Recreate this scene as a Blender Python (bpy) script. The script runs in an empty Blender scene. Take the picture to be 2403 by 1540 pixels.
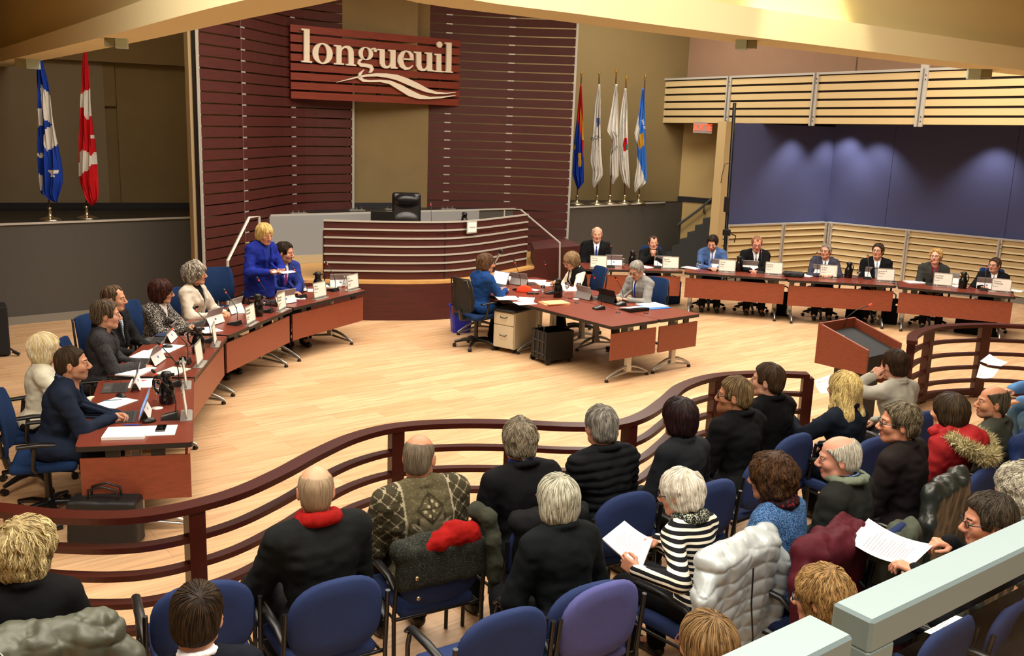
import bpy, math, random
import numpy as np
from mathutils import Vector, Matrix, Euler
PI = math.pi
random.seed(7); RNG = np.random.default_rng(7)
scene = bpy.context.scene
COL = scene.collection
# ---------------------------------------------------------------- camera (on the gallery, looking down into the chamber)
IW, IH = 2403, 1540
FPX, PITCH, ROLL, CAMH = 2241.78, 0.213114702, 0.0367124453, 3.1497473
_cp, _sp = math.cos(PITCH), math.sin(PITCH)
FW = Vector((0, _cp, -_sp)); _rt = Vector((1, 0, 0)); _up = _rt.cross(FW)
RT = _rt*math.cos(ROLL) + _up*math.sin(ROLL); UP = -_rt*math.sin(ROLL) + _up*math.cos(ROLL)
cam_d = bpy.data.cameras.new('camera'); cam = bpy.data.objects.new('camera', cam_d); COL.objects.link(cam)
cam_d.sensor_width = 36; cam_d.lens = FPX/IW*36; cam_d.clip_start = .05; cam_d.clip_end = 200
M3 = Matrix((RT, UP, -FW)).transposed()
cam.matrix_world = Matrix.Translation((0, 0, CAMH)) @ M3.to_4x4()
scene.camera = cam
EYE = Vector((0, 0, CAMH))
def ray(x, y): return FW + RT*((x-IW/2)/FPX) - UP*((y-IH/2)/FPX)
def at(x, y, z=0.):
    d = ray(x, y); return EYE + d*((z-CAMH)/d.z)
def atd(x, y, dep): return EYE + ray(x, y)*dep
def onplane(x, y, A, B):
    """hit of a viewing direction with the vertical plane through floor points A, B"""
    n = Vector((B[1]-A[1], -(B[0]-A[0]), 0)); d = ray(x, y)
    t = (Vector((A[0], A[1], 0))-EYE).dot(n)/d.dot(n); return EYE + d*t
# ---------------------------------------------------------------- world, exposure, lights
scene.view_settings.view_transform = 'Standard'; scene.view_settings.look = 'None'
scene.view_settings.exposure = 0.0; scene.view_settings.gamma = 1
try: scene.view_settings.use_curve_mapping = False
except Exception: pass
w = bpy.data.worlds.new('world'); scene.world = w; w.use_nodes = True
w.node_tree.nodes['Background'].inputs[0].default_value = (1, .92, .8, 1)
w.node_tree.nodes['Background'].inputs[1].default_value = .16
def area(loc, sx, sy, power, col=(1, .84, .62), target=None, spread=160):
    l = bpy.data.lights.new('ceiling_or_fill', 'AREA'); l.shape = 'RECTANGLE'; l.size = sx; l.size_y = sy
    l.energy = power; l.color = col; l.spread = math.radians(spread)
    o = bpy.data.objects.new('ceiling_or_fill_light', l); COL.objects.link(o); o.location = loc
    if target: o.rotation_euler = (Vector(target)-Vector(loc)).to_track_quat('-Z', 'Y').to_euler()
    return o
def spot(loc, target, power, angle, blend=.6, col=(1, .84, .62), r=.08):
    l = bpy.data.lights.new('spot_lamp', 'SPOT'); l.energy = power; l.spot_size = math.radians(angle); l.spot_blend = blend
    l.color = col; l.shadow_soft_size = r
    o = bpy.data.objects.new('spot_lamp_light', l); COL.objects.link(o); o.location = loc
    o.rotation_euler = (Vector(target)-Vector(loc)).to_track_quat('-Z', 'Y').to_euler(); return o
WARM = (1, .93, .82)
area((0.5, 11.8, 6.6), 7, 6, 830, WARM)
area((-4.5, 9.5, 6.4), 3, 4, 380, WARM)
area((6.0, 14.0, 6.4), 4, 3, 420, WARM)
area((1.0, 3.6, 5.5), 6, 2, 420, WARM)
area((-3.2, 4.2, 5.5), 2.5, 2, 170, WARM)
area((1.0, -.3, 5.5), 3, 1.5, 95, (.94, 1, 1))  # unseen fill light added over the gallery to brighten the steel guardrail
area((2.2, 19.5, 6.6), 3, 2, 260, WARM)  # unseen fill light added to lift the dark beige wall behind the flags
area((-7.5, 12.5, 6.4), 2, 2, 110, WARM)
# ---------------------------------------------------------------- materials
def lin(h):
    if isinstance(h, str):
        h = h.lstrip('#'); c = [int(h[i:i+2], 16)/255 for i in (0, 2, 4)]
    else: c = h
    return tuple((v/12.92 if v <= .04045 else ((v+.055)/1.055)**2.4) for v in c) + (1.,)
_M = {}
def node(nt, t, **k):
    n = nt.nodes.new(t)
    for a, v in k.items():
        if a == 'inp':
            for i, x in v.items(): n.inputs[i].default_value = x
        else: setattr(n, a, v)
    return n
def mat(name, col, rough=.6, metal=0., bump=0., bscale=60., var=0., vscale=6., spec=.5, emit=None, es=1., alpha=None, trans=0., stretch=None, sheen=0., coat=0., ior=1.3):
    if name in _M: return _M[name]
    m = bpy.data.materials.new(name); m.use_nodes = True; nt = m.node_tree; p = nt.nodes['Principled BSDF']
    L = nt.links.new
    c = lin(col); p.inputs['Base Color'].default_value = c
    p.inputs['Roughness'].default_value = rough; p.inputs['Metallic'].default_value = metal
    p.inputs['Specular IOR Level'].default_value = spec
    if trans: p.inputs['Transmission Weight'].default_value = trans; p.inputs['IOR'].default_value = ior
    if coat: p.inputs['Coat Weight'].default_value = coat
    if sheen: p.inputs['Sheen Weight'].default_value = sheen
    if emit: p.inputs['Emission Color'].default_value = lin(emit); p.inputs['Emission Strength'].default_value = es
    if bump or var:
        tc = node(nt, 'ShaderNodeTexCoord'); src = tc.outputs['Object']
        if stretch:
            mp = node(nt, 'ShaderNodeMapping'); mp.inputs['Scale'].default_value = stretch; L(src, mp.inputs[0]); src = mp.outputs[0]
        if var:
            n = node(nt, 'ShaderNodeTexNoise'); n.inputs['Scale'].default_value = vscale; n.inputs['Detail'].default_value = 4; L(src, n.inputs['Vector'])
            r = node(nt, 'ShaderNodeMapRange'); L(n.outputs[0], r.inputs[0]); r.inputs[1].default_value = .3; r.inputs[2].default_value = .7
            r.inputs[3].default_value = 1-var; r.inputs[4].default_value = 1+var
            h = node(nt, 'ShaderNodeHueSaturation'); h.inputs['Color'].default_value = c; L(r.outputs[0], h.inputs['Value']); L(h.outputs[0], p.inputs['Base Color'])
        if bump:
            n = node(nt, 'ShaderNodeTexNoise'); n.inputs['Scale'].default_value = bscale; n.inputs['Detail'].default_value = 3; L(src, n.inputs['Vector'])
            b = node(nt, 'ShaderNodeBump'); b.inputs['Strength'].default_value = bump; b.inputs['Distance'].default_value = .004; L(n.outputs[0], b.inputs['Height']); L(b.outputs[0], p.inputs['Normal'])
    _M[name] = m; return m
def tonemat(name, c0, c1, rough=.6, bump=0., bscale=80., mid=None, sheen=0., spec=.3, skin_=False):
    """colour runs from c0 to c1 along the mesh attribute 'tone' (a pattern or the colour of each lock of hair)"""
    if name in _M: return _M[name]
    m = bpy.data.materials.new(name); m.use_nodes = True; nt = m.node_tree; p = nt.nodes['Principled BSDF']; L = nt.links.new
    a = node(nt, 'ShaderNodeAttribute'); a.attribute_name = 'tone'
    r = node(nt, 'ShaderNodeValToRGB'); r.color_ramp.elements[0].color = lin(c0); r.color_ramp.elements[1].color = lin(c1)
    if mid:
        if skin_: e = r.color_ramp.elements.new(.3); e.color = lin(mid); e = r.color_ramp.elements.new(.36); e.color = lin(c0)
        else: e = r.color_ramp.elements.new(.5); e.color = lin(mid)
    L(a.outputs['Fac'], r.inputs[0]); L(r.outputs[0], p.inputs['Base Color']); p.inputs['Roughness'].default_value = rough
    p.inputs['Specular IOR Level'].default_value = spec
    if sheen: p.inputs['Sheen Weight'].default_value = sheen
    if bump:
        tc = node(nt, 'ShaderNodeTexCoord'); n = node(nt, 'ShaderNodeTexNoise'); n.inputs['Scale'].default_value = bscale; L(tc.outputs['Object'], n.inputs['Vector'])
        b = node(nt, 'ShaderNodeBump'); b.inputs['Strength'].default_value = bump; b.inputs['Distance'].default_value = .004; L(n.outputs[0], b.inputs['Height']); L(b.outputs[0], p.inputs['Normal'])
    _M[name] = m; return m
def cloth(col, name=None, rough=.85, var=.12, bump=.4, bscale=220., **k):
    c_ = lin(col)
    if name is None and max(c_[:3]) < .03: h_ = col.lstrip('#'); name = 'cloth_'+h_; col = tuple(int(h_[i:i+2], 16)/255*.72 for i in (0, 2, 4))
    return mat(name or 'cloth_'+(col.lstrip('#') if isinstance(col, str) else 'x'), col, rough=rough, var=var, vscale=9, bump=bump, bscale=bscale, spec=.12, **k)
def wood(name, c, dark=.25, rough=.35, scale=(3, 3, 40), coat=0., var=.25):
    if name in _M: return _M[name]
    m = mat(name, c, rough=rough, var=var, vscale=1.6, stretch=scale, bump=.05, bscale=2.5, coat=coat); return m
# ---------------------------------------------------------------- object bookkeeping
def tag(o, label=None, cat=None, group=None, kind=None):
    if label: o['label'] = label
    if cat: o['category'] = cat
    if group: o['group'] = group
    if kind: o['kind'] = kind
    return o
def empty(name, loc=(0, 0, 0), rz=0., label=None, cat=None, group=None):
    o = bpy.data.objects.new(name, None); COL.objects.link(o); o.location = loc; o.rotation_euler = (0, 0, rz); o.empty_display_size = .1
    return tag(o, label, cat, group)
def link(name, me, parent=None, loc=None, rot=None, label=None):
    o = bpy.data.objects.new(name, me); COL.objects.link(o)
    if parent: o.parent = parent
    if loc is not None: o.location = loc
    if rot is not None: o.rotation_euler = rot
    if label: o['label'] = label
    return o
def kids(o): return [c for c in bpy.data.objects if c.parent == o]
def dup(root, loc, rz, label=None, group=None, cat=None):
    r = root.copy(); COL.objects.link(r); r.location = loc; r.rotation_euler = (0, 0, rz)
    if label: r['label'] = label
    if group: r['group'] = group
    for ch in list(root.children):
        k = ch.copy(); COL.objects.link(k); k.parent = r
        for g in ch.children:
            q = g.copy(); COL.objects.link(q); q.parent = k
    return r
class MB:
    """collects shapes with materials and links them as ONE mesh object"""
    def __init__(s): s.v = []; s.f = []; s.mi = []; s.mats = []; s.sm = []
    def _m(s, m):
        if m is None: return 0
        if m not in s.mats: s.mats.append(m)
        return s.mats.index(m)
    def add(s, vs, fs, m=None, smooth=False, T=None):
        b = len(s.v)
        s.v += [tuple(T @ Vector(v)) if T else tuple(v) for v in vs]
        s.f += [tuple(i+b for i in f) for f in fs]; k = s._m(m); s.mi += [k]*len(fs); s.sm += [smooth]*len(fs); return s
    def box(s, c, d, m=None, rz=0., T=None, bev=0., R=None):
        x, y, z = d[0]/2, d[1]/2, d[2]/2
        if bev:
            b = min(bev, x*.98, y*.98, z*.98); vs = []; fs = []
            for sx in (-1, 1):
                for sy in (-1, 1):
                    for sz in (-1, 1): vs += [(sx*x, sy*(y-b), sz*(z-b)), (sx*(x-b), sy*y, sz*(z-b)), (sx*(x-b), sy*(y-b), sz*z)]
            def I(a, bb, cc, k): return ((a > 0)*4+(bb > 0)*2+(cc > 0))*3+k
            for sg in (-1, 1):
                q = [I(sg, -1, -1, 0), I(sg, 1, -1, 0), I(sg, 1, 1, 0), I(sg, -1, 1, 0)]; fs.append(q if sg > 0 else q[::-1])
                q = [I(-1, sg, -1, 1), I(-1, sg, 1, 1), I(1, sg, 1, 1), I(1, sg, -1, 1)]; fs.append(q if sg > 0 else q[::-1])
                q = [I(-1, -1, sg, 2), I(1, -1, sg, 2), I(1, 1, sg, 2), I(-1, 1, sg, 2)]; fs.append(q if sg > 0 else q[::-1])
            for a in (-1, 1):
                for bb in (-1, 1):
                    q = [I(a, bb, -1, 0), I(a, bb, 1, 0), I(a, bb, 1, 1), I(a, bb, -1, 1)]; fs.append(q if a*bb < 0 else q[::-1])
                    q = [I(a, -1, bb, 0), I(a, 1, bb, 0), I(a, 1, bb, 2), I(a, -1, bb, 2)]; fs.append(q if a*bb > 0 else q[::-1])
                    q = [I(-1, a, bb, 1), I(1, a, bb, 1), I(1, a, bb, 2), I(-1, a, bb, 2)]; fs.append(q if a*bb < 0 else q[::-1])
                    for cc in (-1, 1):
                        t = [I(a, bb, cc, 0), I(a, bb, cc, 1), I(a, bb, cc, 2)]; fs.append(t if a*bb*cc > 0 else t[::-1])
        else:
            vs = [(a*x, b2*y, c2*z) for a in (-1, 1) for b2 in (-1, 1) for c2 in (-1, 1)]
            fs = [(0, 1, 3, 2), (4, 6, 7, 5), (0, 4, 5, 1), (2, 3, 7, 6), (0, 2, 6, 4), (1, 5, 7, 3)]
        X = Matrix.Translation(c) @ (R.to_4x4() if R else Matrix.Rotation(rz, 4, 'Z'))
        if T: X = T @ X
        return s.add(vs, fs, m, False, X)
    def rings(s, rings, m=None, smooth=True, cap=True, closed=True):
        n = len(rings[0]); vs = [tuple(p) for r in rings for p in r]; fs = []
        for i in range(len(rings)-1):
            for j in range(n if closed else n-1):
                k = (j+1) % n; fs.append((i*n+j, i*n+k, (i+1)*n+k, (i+1)*n+j))
        s.add(vs, fs, m, smooth)
        if cap and closed:
            s.add([tuple(p) for p in rings[0]], [tuple(range(n))[::-1]], m); s.add([tuple(p) for p in rings[-1]], [tuple(range(n))], m)
        return s
    def tube(s, path, r, m=None, n=8, flat=1., cap=True, upv=None):
        P = [Vector(p) for p in path]; R = r if isinstance(r, (list, tuple)) else [r]*len(P); rings = []
        prev = None
        for i, p in enumerate(P):
            t = (P[min(i+1, len(P)-1)]-P[max(i-1, 0)]).normalized()
            u = (upv and Vector(upv)) or prev or (Vector((0, 0, 1)) if abs(t.z) < .9 else Vector((1, 0, 0)))
            a = t.cross(u)
            a = a.normalized() if a.length > 1e-6 else t.orthogonal().normalized()
            b = a.cross(t); prev = b
            rings.append([p + a*math.cos(2*PI*k/n)*R[i] + b*math.sin(2*PI*k/n)*R[i]*flat for k in range(n)])
        return s.rings(rings, m, n > 4, cap)
    def cyl(s, p0, p1, r0, m=None, r1=None, n=16): return s.tube([p0, p1], [r0, r0 if r1 is None else r1], m, n)
    def lathe(s, prof, m=None, n=20, c=(0, 0, 0), cap=True, T=None):
        c = Vector(c); rings = [[c+Vector((r*math.cos(2*PI*k/n), r*math.sin(2*PI*k/n), z)) for k in range(n)] for r, z in prof]
        if T: rings = [[T @ p for p in r] for r in rings]
        return s.rings(rings, m, True, cap)
    def prism(s, poly, h0, h1, m=None, T=None, smooth=False):
        n = len(poly); vs = [(x, y, h0) for x, y in poly]+[(x, y, h1) for x, y in poly]
        ar = sum(poly[i][0]*poly[(i+1) % n][1]-poly[(i+1) % n][0]*poly[i][1] for i in range(n))
        a = tuple(range(n)); b = tuple(range(n, 2*n))
        fs = [a[::-1], b]+[(i, (i+1) % n, n+(i+1) % n, n+i) for i in range(n)]
        if ar < 0: fs = [f[::-1] for f in fs]
        return s.add(vs, fs, m, smooth, T)
    def quad(s, a, b, c, d, m=None): return s.add([a, b, c, d], [(0, 1, 2, 3)], m)
    def build(s, name, m=None, parent=None, loc=None, rz=None, label=None):
        me = bpy.data.meshes.new(name); me.from_pydata(s.v, [], s.f)
        if s.mats:
            for x in s.mats: me.materials.append(x)
            me.polygons.foreach_set('material_index', s.mi)
        elif m: me.materials.append(m)
        me.polygons.foreach_set('use_smooth', s.sm); me.update()
        return link(name, me, parent, loc, None if rz is None else (0, 0, rz), label)
def structure(o): o['kind'] = 'structure'; return o
def frame2(A, B, z0=0.):
    """matrix: local x along A->B on the floor, local y up, local z out of the wall (towards the right-hand side of A->B)"""
    A = Vector((A[0], A[1], 0)); B = Vector((B[0], B[1], 0)); x = (B-A).normalized(); z = Vector((x.y, -x.x, 0)); y = Vector((0, 0, 1))
    return Matrix(((x.x, y.x, z.x, A.x), (x.y, y.y, z.y, A.y), (x.z, y.z, z.z, z0), (0, 0, 0, 1)))
def wallbox(A, B, z0, z1, th, m, name=None, **k):
    """box standing along A->B, thickness th behind the visible face"""
    T = frame2(A, B); L = (Vector(B[:2])-Vector(A[:2])).length
    b = MB().box((L/2, (z0+z1)/2, -th/2), (L, z1-z0, th), m, T=T)
    return b.build(name, m) if name else b
# ---------------------------------------------------------------- implicit surfaces: smooth organic shapes for bodies, clothes and hair
def vnoise(P, sc, seed=0):
    """smooth value noise, P (...,3)"""
    q = P*sc; i = np.floor(q).astype(np.int64); f = q-i; f = f*f*(3-2*f)
    def h(a, b, c):
        n = (a*374761393 + b*668265263 + c*1274126177 + seed*97531) & 0xffffffff
        n = ((n ^ (n >> 13))*1274126177) & 0xffffffff
        return ((n ^ (n >> 16)) & 0xffff)/65535.
    x, y, z = i[..., 0], i[..., 1], i[..., 2]; r = 0
    for dx in (0, 1):
        for dy in (0, 1):
            for dz in (0, 1):
                wgt = (f[..., 0] if dx else 1-f[..., 0])*(f[..., 1] if dy else 1-f[..., 1])*(f[..., 2] if dz else 1-f[..., 2])
                r = r + wgt*h(x+dx, y+dy, z+dz)
    return r*2-1
class Field:
    def __init__(s, lo, hi, h):
        s.lo = np.array(lo, float); s.h = h; s.n = np.ceil((np.array(hi)-s.lo)/h).astype(int)+1
        s.ax = [s.lo[i]+h*np.arange(s.n[i]) for i in range(3)]; s.d = np.full(tuple(s.n), .3, np.float32)
    def reg(s, lo, hi, pad):
        sl = []
        for i in range(3):
            a = int(max(0, math.floor((lo[i]-pad-s.lo[i])/s.h))); b = int(min(s.n[i], math.ceil((hi[i]+pad-s.lo[i])/s.h)+1))
            if a >= b: return None
            sl.append(slice(a, b))
        g = [s.ax[i][sl[i]] for i in range(3)]
        return tuple(sl), g[0][:, None, None], g[1][None, :, None], g[2][None, None, :]
    def comb(s, sl, e, k, op):
        d = s.d[sl]; e = e.astype(np.float32)
        if op == 'sub':
            e = -e; h = np.clip(.5+.5*(e-d)/k, 0, 1) if k > 0 else (e > d); s.d[sl] = d*(1-h)+e*h + k*h*(1-h)
        else:
            h = np.clip(.5+.5*(d-e)/k, 0, 1); s.d[sl] = d*(1-h)+e*h - k*h*(1-h)
    def cap(s, a, b, ra, rb=None, k=.02, op='add', flat=None):
        rb = ra if rb is None else rb; a = np.array(a, float); b = np.array(b, float); R = max(ra, rb)
        q = s.reg(np.minimum(a, b)-R, np.maximum(a, b)+R, .05+k)
        if q is None: return s
        sl, X, Y, Z = q; ab = b-a; L2 = max(ab@ab, 1e-9)
        t = np.clip(((X-a[0])*ab[0]+(Y-a[1])*ab[1]+(Z-a[2])*ab[2])/L2, 0, 1)
        e = np.sqrt((X-a[0]-t*ab[0])**2+(Y-a[1]-t*ab[1])**2+(Z-a[2]-t*ab[2])**2)-(ra+(rb-ra)*t)
        s.comb(sl, e, k, op); return s
    def chain(s, pts, rs, k=.02, op='add'):
        for i in range(len(pts)-1): s.cap(pts[i], pts[i+1], rs[i], rs[i+1], k, op)
        return s
    def ell(s, c, r, k=.02, op='add', R=None):
        c = np.array(c, float); r = np.array(r, float); m = r.max()
        q = s.reg(c-(m if R is not None else r), c+(m if R is not None else r), .05+k)
        if q is None: return s
        sl, X, Y, Z = q; dx, dy, dz = X-c[0], Y-c[1], Z-c[2]
        if R is not None:
            R = np.array(R); dx, dy, dz = (R[0, 0]*dx+R[1, 0]*dy+R[2, 0]*dz, R[0, 1]*dx+R[1, 1]*dy+R[2, 1]*dz, R[0, 2]*dx+R[1, 2]*dy+R[2, 2]*dz)
        k0 = np.sqrt((dx/r[0])**2+(dy/r[1])**2+(dz/r[2])**2); k1 = np.sqrt((dx/r[0]**2)**2+(dy/r[1]**2)**2+(dz/r[2]**2)**2)
        e = k0*(k0-1)/np.maximum(k1, 1e-6); s.comb(sl, e, k, op); return s
    def rbox(s, c, d, r=.01, k=.01, op='add', R=None):
        c = np.array(c, float); d = np.array(d, float); m = np.linalg.norm(d)
        q = s.reg(c-(m if R is not None else d), c+(m if R is not None else d), .04+k)
        if q is None: return s
        sl, X, Y, Z = q; dx, dy, dz = X-c[0], Y-c[1], Z-c[2]
        if R is not None:
            R = np.array(R); dx, dy, dz = (R[0, 0]*dx+R[1, 0]*dy+R[2, 0]*dz, R[0, 1]*dx+R[1, 1]*dy+R[2, 1]*dz, R[0, 2]*dx+R[1, 2]*dy+R[2, 2]*dz)
        qx, qy, qz = np.abs(dx)-d[0]+r, np.abs(dy)-d[1]+r, np.abs(dz)-d[2]+r
        e = np.sqrt(np.maximum(qx, 0)**2+np.maximum(qy, 0)**2+np.maximum(qz, 0)**2)+np.minimum(np.maximum(np.maximum(qx, qy), qz), 0)-r
        s.comb(sl, e, k, op); return s
    def half(s, n, c, k=.01):
        """keep where n.p > c"""
        X, Y, Z = s.ax[0][:, None, None], s.ax[1][None, :, None], s.ax[2][None, None, :]
        e = (c-(n[0]*X+n[1]*Y+n[2]*Z)).astype(np.float32); d = s.d
        h = np.clip(.5+.5*(e-d)/k, 0, 1); s.d = d*(1-h)+e*h+k*h*(1-h); return s
    def grid(s): return np.stack(np.meshgrid(*s.ax, indexing='ij'), -1)
    def near(s, tol=.05): return np.abs(s.d) < tol
    def disp(s, fn, tol=.05):
        m = s.near(tol); idx = np.argwhere(m); P = s.lo+idx*s.h; s.d[m] -= fn(P).astype(np.float32); return s
    def nets(s):
        d = s.d; d[0] = d[-1] = np.maximum(d[0], .001) if False else .05; d[:, 0] = d[:, -1] = .05; d[:, :, 0] = d[:, :, -1] = .05
        S = d < 0; c = np.zeros(tuple(s.n-1), np.uint8)
        for a in (0, 1):
            for b in (0, 1):
                for e in (0, 1): c += S[a:s.n[0]-1+a, b:s.n[1]-1+b, e:s.n[2]-1+e]
        idx = np.argwhere((c > 0) & (c < 8)); ids = np.full(c.shape, -1, np.int64); ids[tuple(idx.T)] = np.arange(len(idx))
        pos = np.zeros((len(idx), 3)); cnt = np.zeros(len(idx)); I, J, K = idx.T
        for ax in range(3):
            o1, o2 = [o for o in range(3) if o != ax]
            for u in (0, 1):
                for v in (0, 1):
                    a = [I, J, K]; off = [0, 0, 0]; off[o1] = u; off[o2] = v
                    A = d[I+off[0], J+off[1], K+off[2]]; off2 = list(off); off2[ax] = 1; B = d[I+off2[0], J+off2[1], K+off2[2]]
                    m = (A < 0) != (B < 0); t = np.where(m, A/np.where(A == B, 1, A-B), 0); p = np.zeros((len(idx), 3)); p[:, o1] = u; p[:, o2] = v; p[:, ax] = t
                    pos += p*m[:, None]; cnt += m
        V = s.lo+(idx+pos/cnt[:, None])*s.h; Fs = []
        for ax in range(3):
            o1, o2 = [(1, 2), (2, 0), (0, 1)][ax]
            sa = [slice(None)]*3; sb = [slice(None)]*3; sa[ax] = slice(0, -1); sb[ax] = slice(1, None)
            A = S[tuple(sa)]; B = S[tuple(sb)]; e = np.argwhere(A != B)
            ok = (e[:, o1] > 0) & (e[:, o2] > 0) & (e[:, o1] < s.n[o1]-1) & (e[:, o2] < s.n[o2]-1); e = e[ok]
            if not len(e): continue
            def g(a, b): q = e.copy(); q[:, o1] -= a; q[:, o2] -= b; return ids[tuple(q.T)]
            Q = np.stack([g(1, 1), g(0, 1), g(0, 0), g(1, 0)], 1); fl = ~A[tuple(e.T)]; Q[fl] = Q[fl][:, ::-1]; Fs.append(Q)
        Fq = np.concatenate(Fs) if Fs else np.zeros((0, 4), int)
        return V, Fq[(Fq >= 0).all(1)]
    def sample(s, P):
        q = np.clip((P-s.lo)/s.h, 0, s.n-1.001); i = q.astype(int); f = q-i; r = 0
        for a in (0, 1):
            for b in (0, 1):
                for c in (0, 1):
                    r = r+s.d[i[..., 0]+a, i[..., 1]+b, i[..., 2]+c]*(f[..., 0] if a else 1-f[..., 0])*(f[..., 1] if b else 1-f[..., 1])*(f[..., 2] if c else 1-f[..., 2])
        return r
    def grad(s, P, e=None):
        e = e or s.h; g = np.stack([s.sample(P+np.eye(3)[i]*e)-s.sample(P-np.eye(3)[i]*e) for i in range(3)], -1)
        return g/np.maximum(np.linalg.norm(g, axis=-1, keepdims=True), 1e-9)
class NM:
    """numpy mesh collector -> ONE mesh object; pieces (V, quads, material, tone)"""
    def __init__(s): s.p = []
    def add(s, V, Q, m, tone=None, T=None):
        V = np.asarray(V, float)
        if T is not None: T = np.array(T); V = V@T[:3, :3].T+T[:3, 3]
        s.p.append((V, np.asarray(Q, int), m, np.zeros(len(V)) if tone is None else np.asarray(tone))); return s
    def build(s, name, parent=None, label=None, T=None):
        V = np.concatenate([p[0] for p in s.p]); off = 0; Qs = []; mi = []; mats = []
        for v, q, m, t in s.p:
            if m not in mats: mats.append(m)
            Qs.append(q+off); mi.append(np.full(len(q), mats.index(m))); off += len(v)
        Q = np.concatenate(Qs); mi = np.concatenate(mi); tone = np.concatenate([p[3] for p in s.p])
        me = bpy.data.meshes.new(name); me.vertices.add(len(V)); me.vertices.foreach_set('co', V.astype(np.float32).ravel())
        n = Q.shape[1]; me.loops.add(Q.size); me.loops.foreach_set('vertex_index', Q.astype(np.int32).ravel())
        me.polygons.add(len(Q)); me.polygons.foreach_set('loop_start', (np.arange(len(Q))*n).astype(np.int32))
        try: me.polygons.foreach_set('loop_total', np.full(len(Q), n, np.int32))
        except Exception: pass
        for m in mats: me.materials.append(m)
        me.polygons.foreach_set('material_index', mi.astype(np.int32)); me.polygons.foreach_set('use_smooth', np.ones(len(Q), bool))
        a = me.attributes.new('tone', 'FLOAT', 'POINT'); a.data.foreach_set('value', tone.astype(np.float32))
        me.update(calc_edges=True); me.validate()
        return link(name, me, parent, label=label)
def strands(Fh, starts, flow, n=7, step=.014, r=.0022, lift=.002, wave=0., seed=1, keep=None):
    """tapered locks combed along the hair surface"""
    rg = np.random.default_rng(seed); P = starts.copy(); pts = []; N = len(P); ph = rg.uniform(0, 6.28, N); L = rg.uniform(.6, 1.25, N)[:, None]
    for i in range(n):
        g = Fh.grad(P); d = Fh.sample(P)[:, None]; P = P-g*np.clip(d-lift, -.02, .02)
        pts.append(P.copy()); fl = flow(P); fl = fl-g*np.sum(fl*g, 1, keepdims=True)
        if wave:
            sd = np.cross(g, fl); fl = fl+sd*(wave*np.sin(ph+i*1.3))[:, None]
        fl /= np.maximum(np.linalg.norm(fl, axis=1, keepdims=True), 1e-6); P = P+fl*step*L
    pts = np.stack(pts, 1); G = Fh.grad(pts.reshape(-1, 3)).reshape(pts.shape)
    T = np.gradient(pts, axis=1); S = np.cross(T, G); S /= np.maximum(np.linalg.norm(S, axis=-1, keepdims=True), 1e-9)
    R = (r*rg.uniform(.7, 1.4, N))[:, None]*np.sin(np.linspace(.35, PI*.97, n))[None, :]
    V = np.stack([pts+S*R[..., None]*1.6, pts+G*R[..., None], pts-S*R[..., None]*1.6, pts-G*R[..., None]*.5], 2)
    base = (np.arange(N)[:, None]*n+np.arange(n-1)[None, :])*4; Q = []
    for a in range(4):
        b = (a+1) % 4; Q.append(np.stack([base+a, base+b, base+4+b, base+4+a], -1).reshape(-1, 4))
    tone = np.repeat(np.clip(rg.normal(.40, .28, N), 0, 1), n*4)
    return V.reshape(-1, 3), np.concatenate(Q)[:, ::-1], tone
# ---------------------------------------------------------------- people
def qsphere(c, r, n=4):
    V = []; Q = []
    for ax in range(3):
        for sg in (-1, 1):
            b = len(V)
            for i in range(n+1):
                for j in range(n+1):
                    p = [0, 0, 0]; p[ax] = sg; p[(ax+1) % 3] = 2*i/n-1; p[(ax+2) % 3] = 2*j/n-1; V.append(p)
            for i in range(n):
                for j in range(n):
                    q = [b+i*(n+1)+j, b+(i+1)*(n+1)+j, b+(i+1)*(n+1)+j+1, b+i*(n+1)+j+1]; Q.append(q if sg > 0 else q[::-1])
    V = np.array(V, float); V /= np.linalg.norm(V, axis=1, keepdims=True); return V*np.array(r)+np.array(c), np.array(Q)
EYEW = mat('eye_white', '#a89a8c', .4); IRIS = mat('eye_iris', '#2a1c14', .2)
def skin(c, lip='#b0605a', third='#5a4232'): return tonemat('skin_'+c.lstrip('#')+third.lstrip('#'), c, third, .5, mid=lip, spec=.35, skin_=True)
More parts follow.
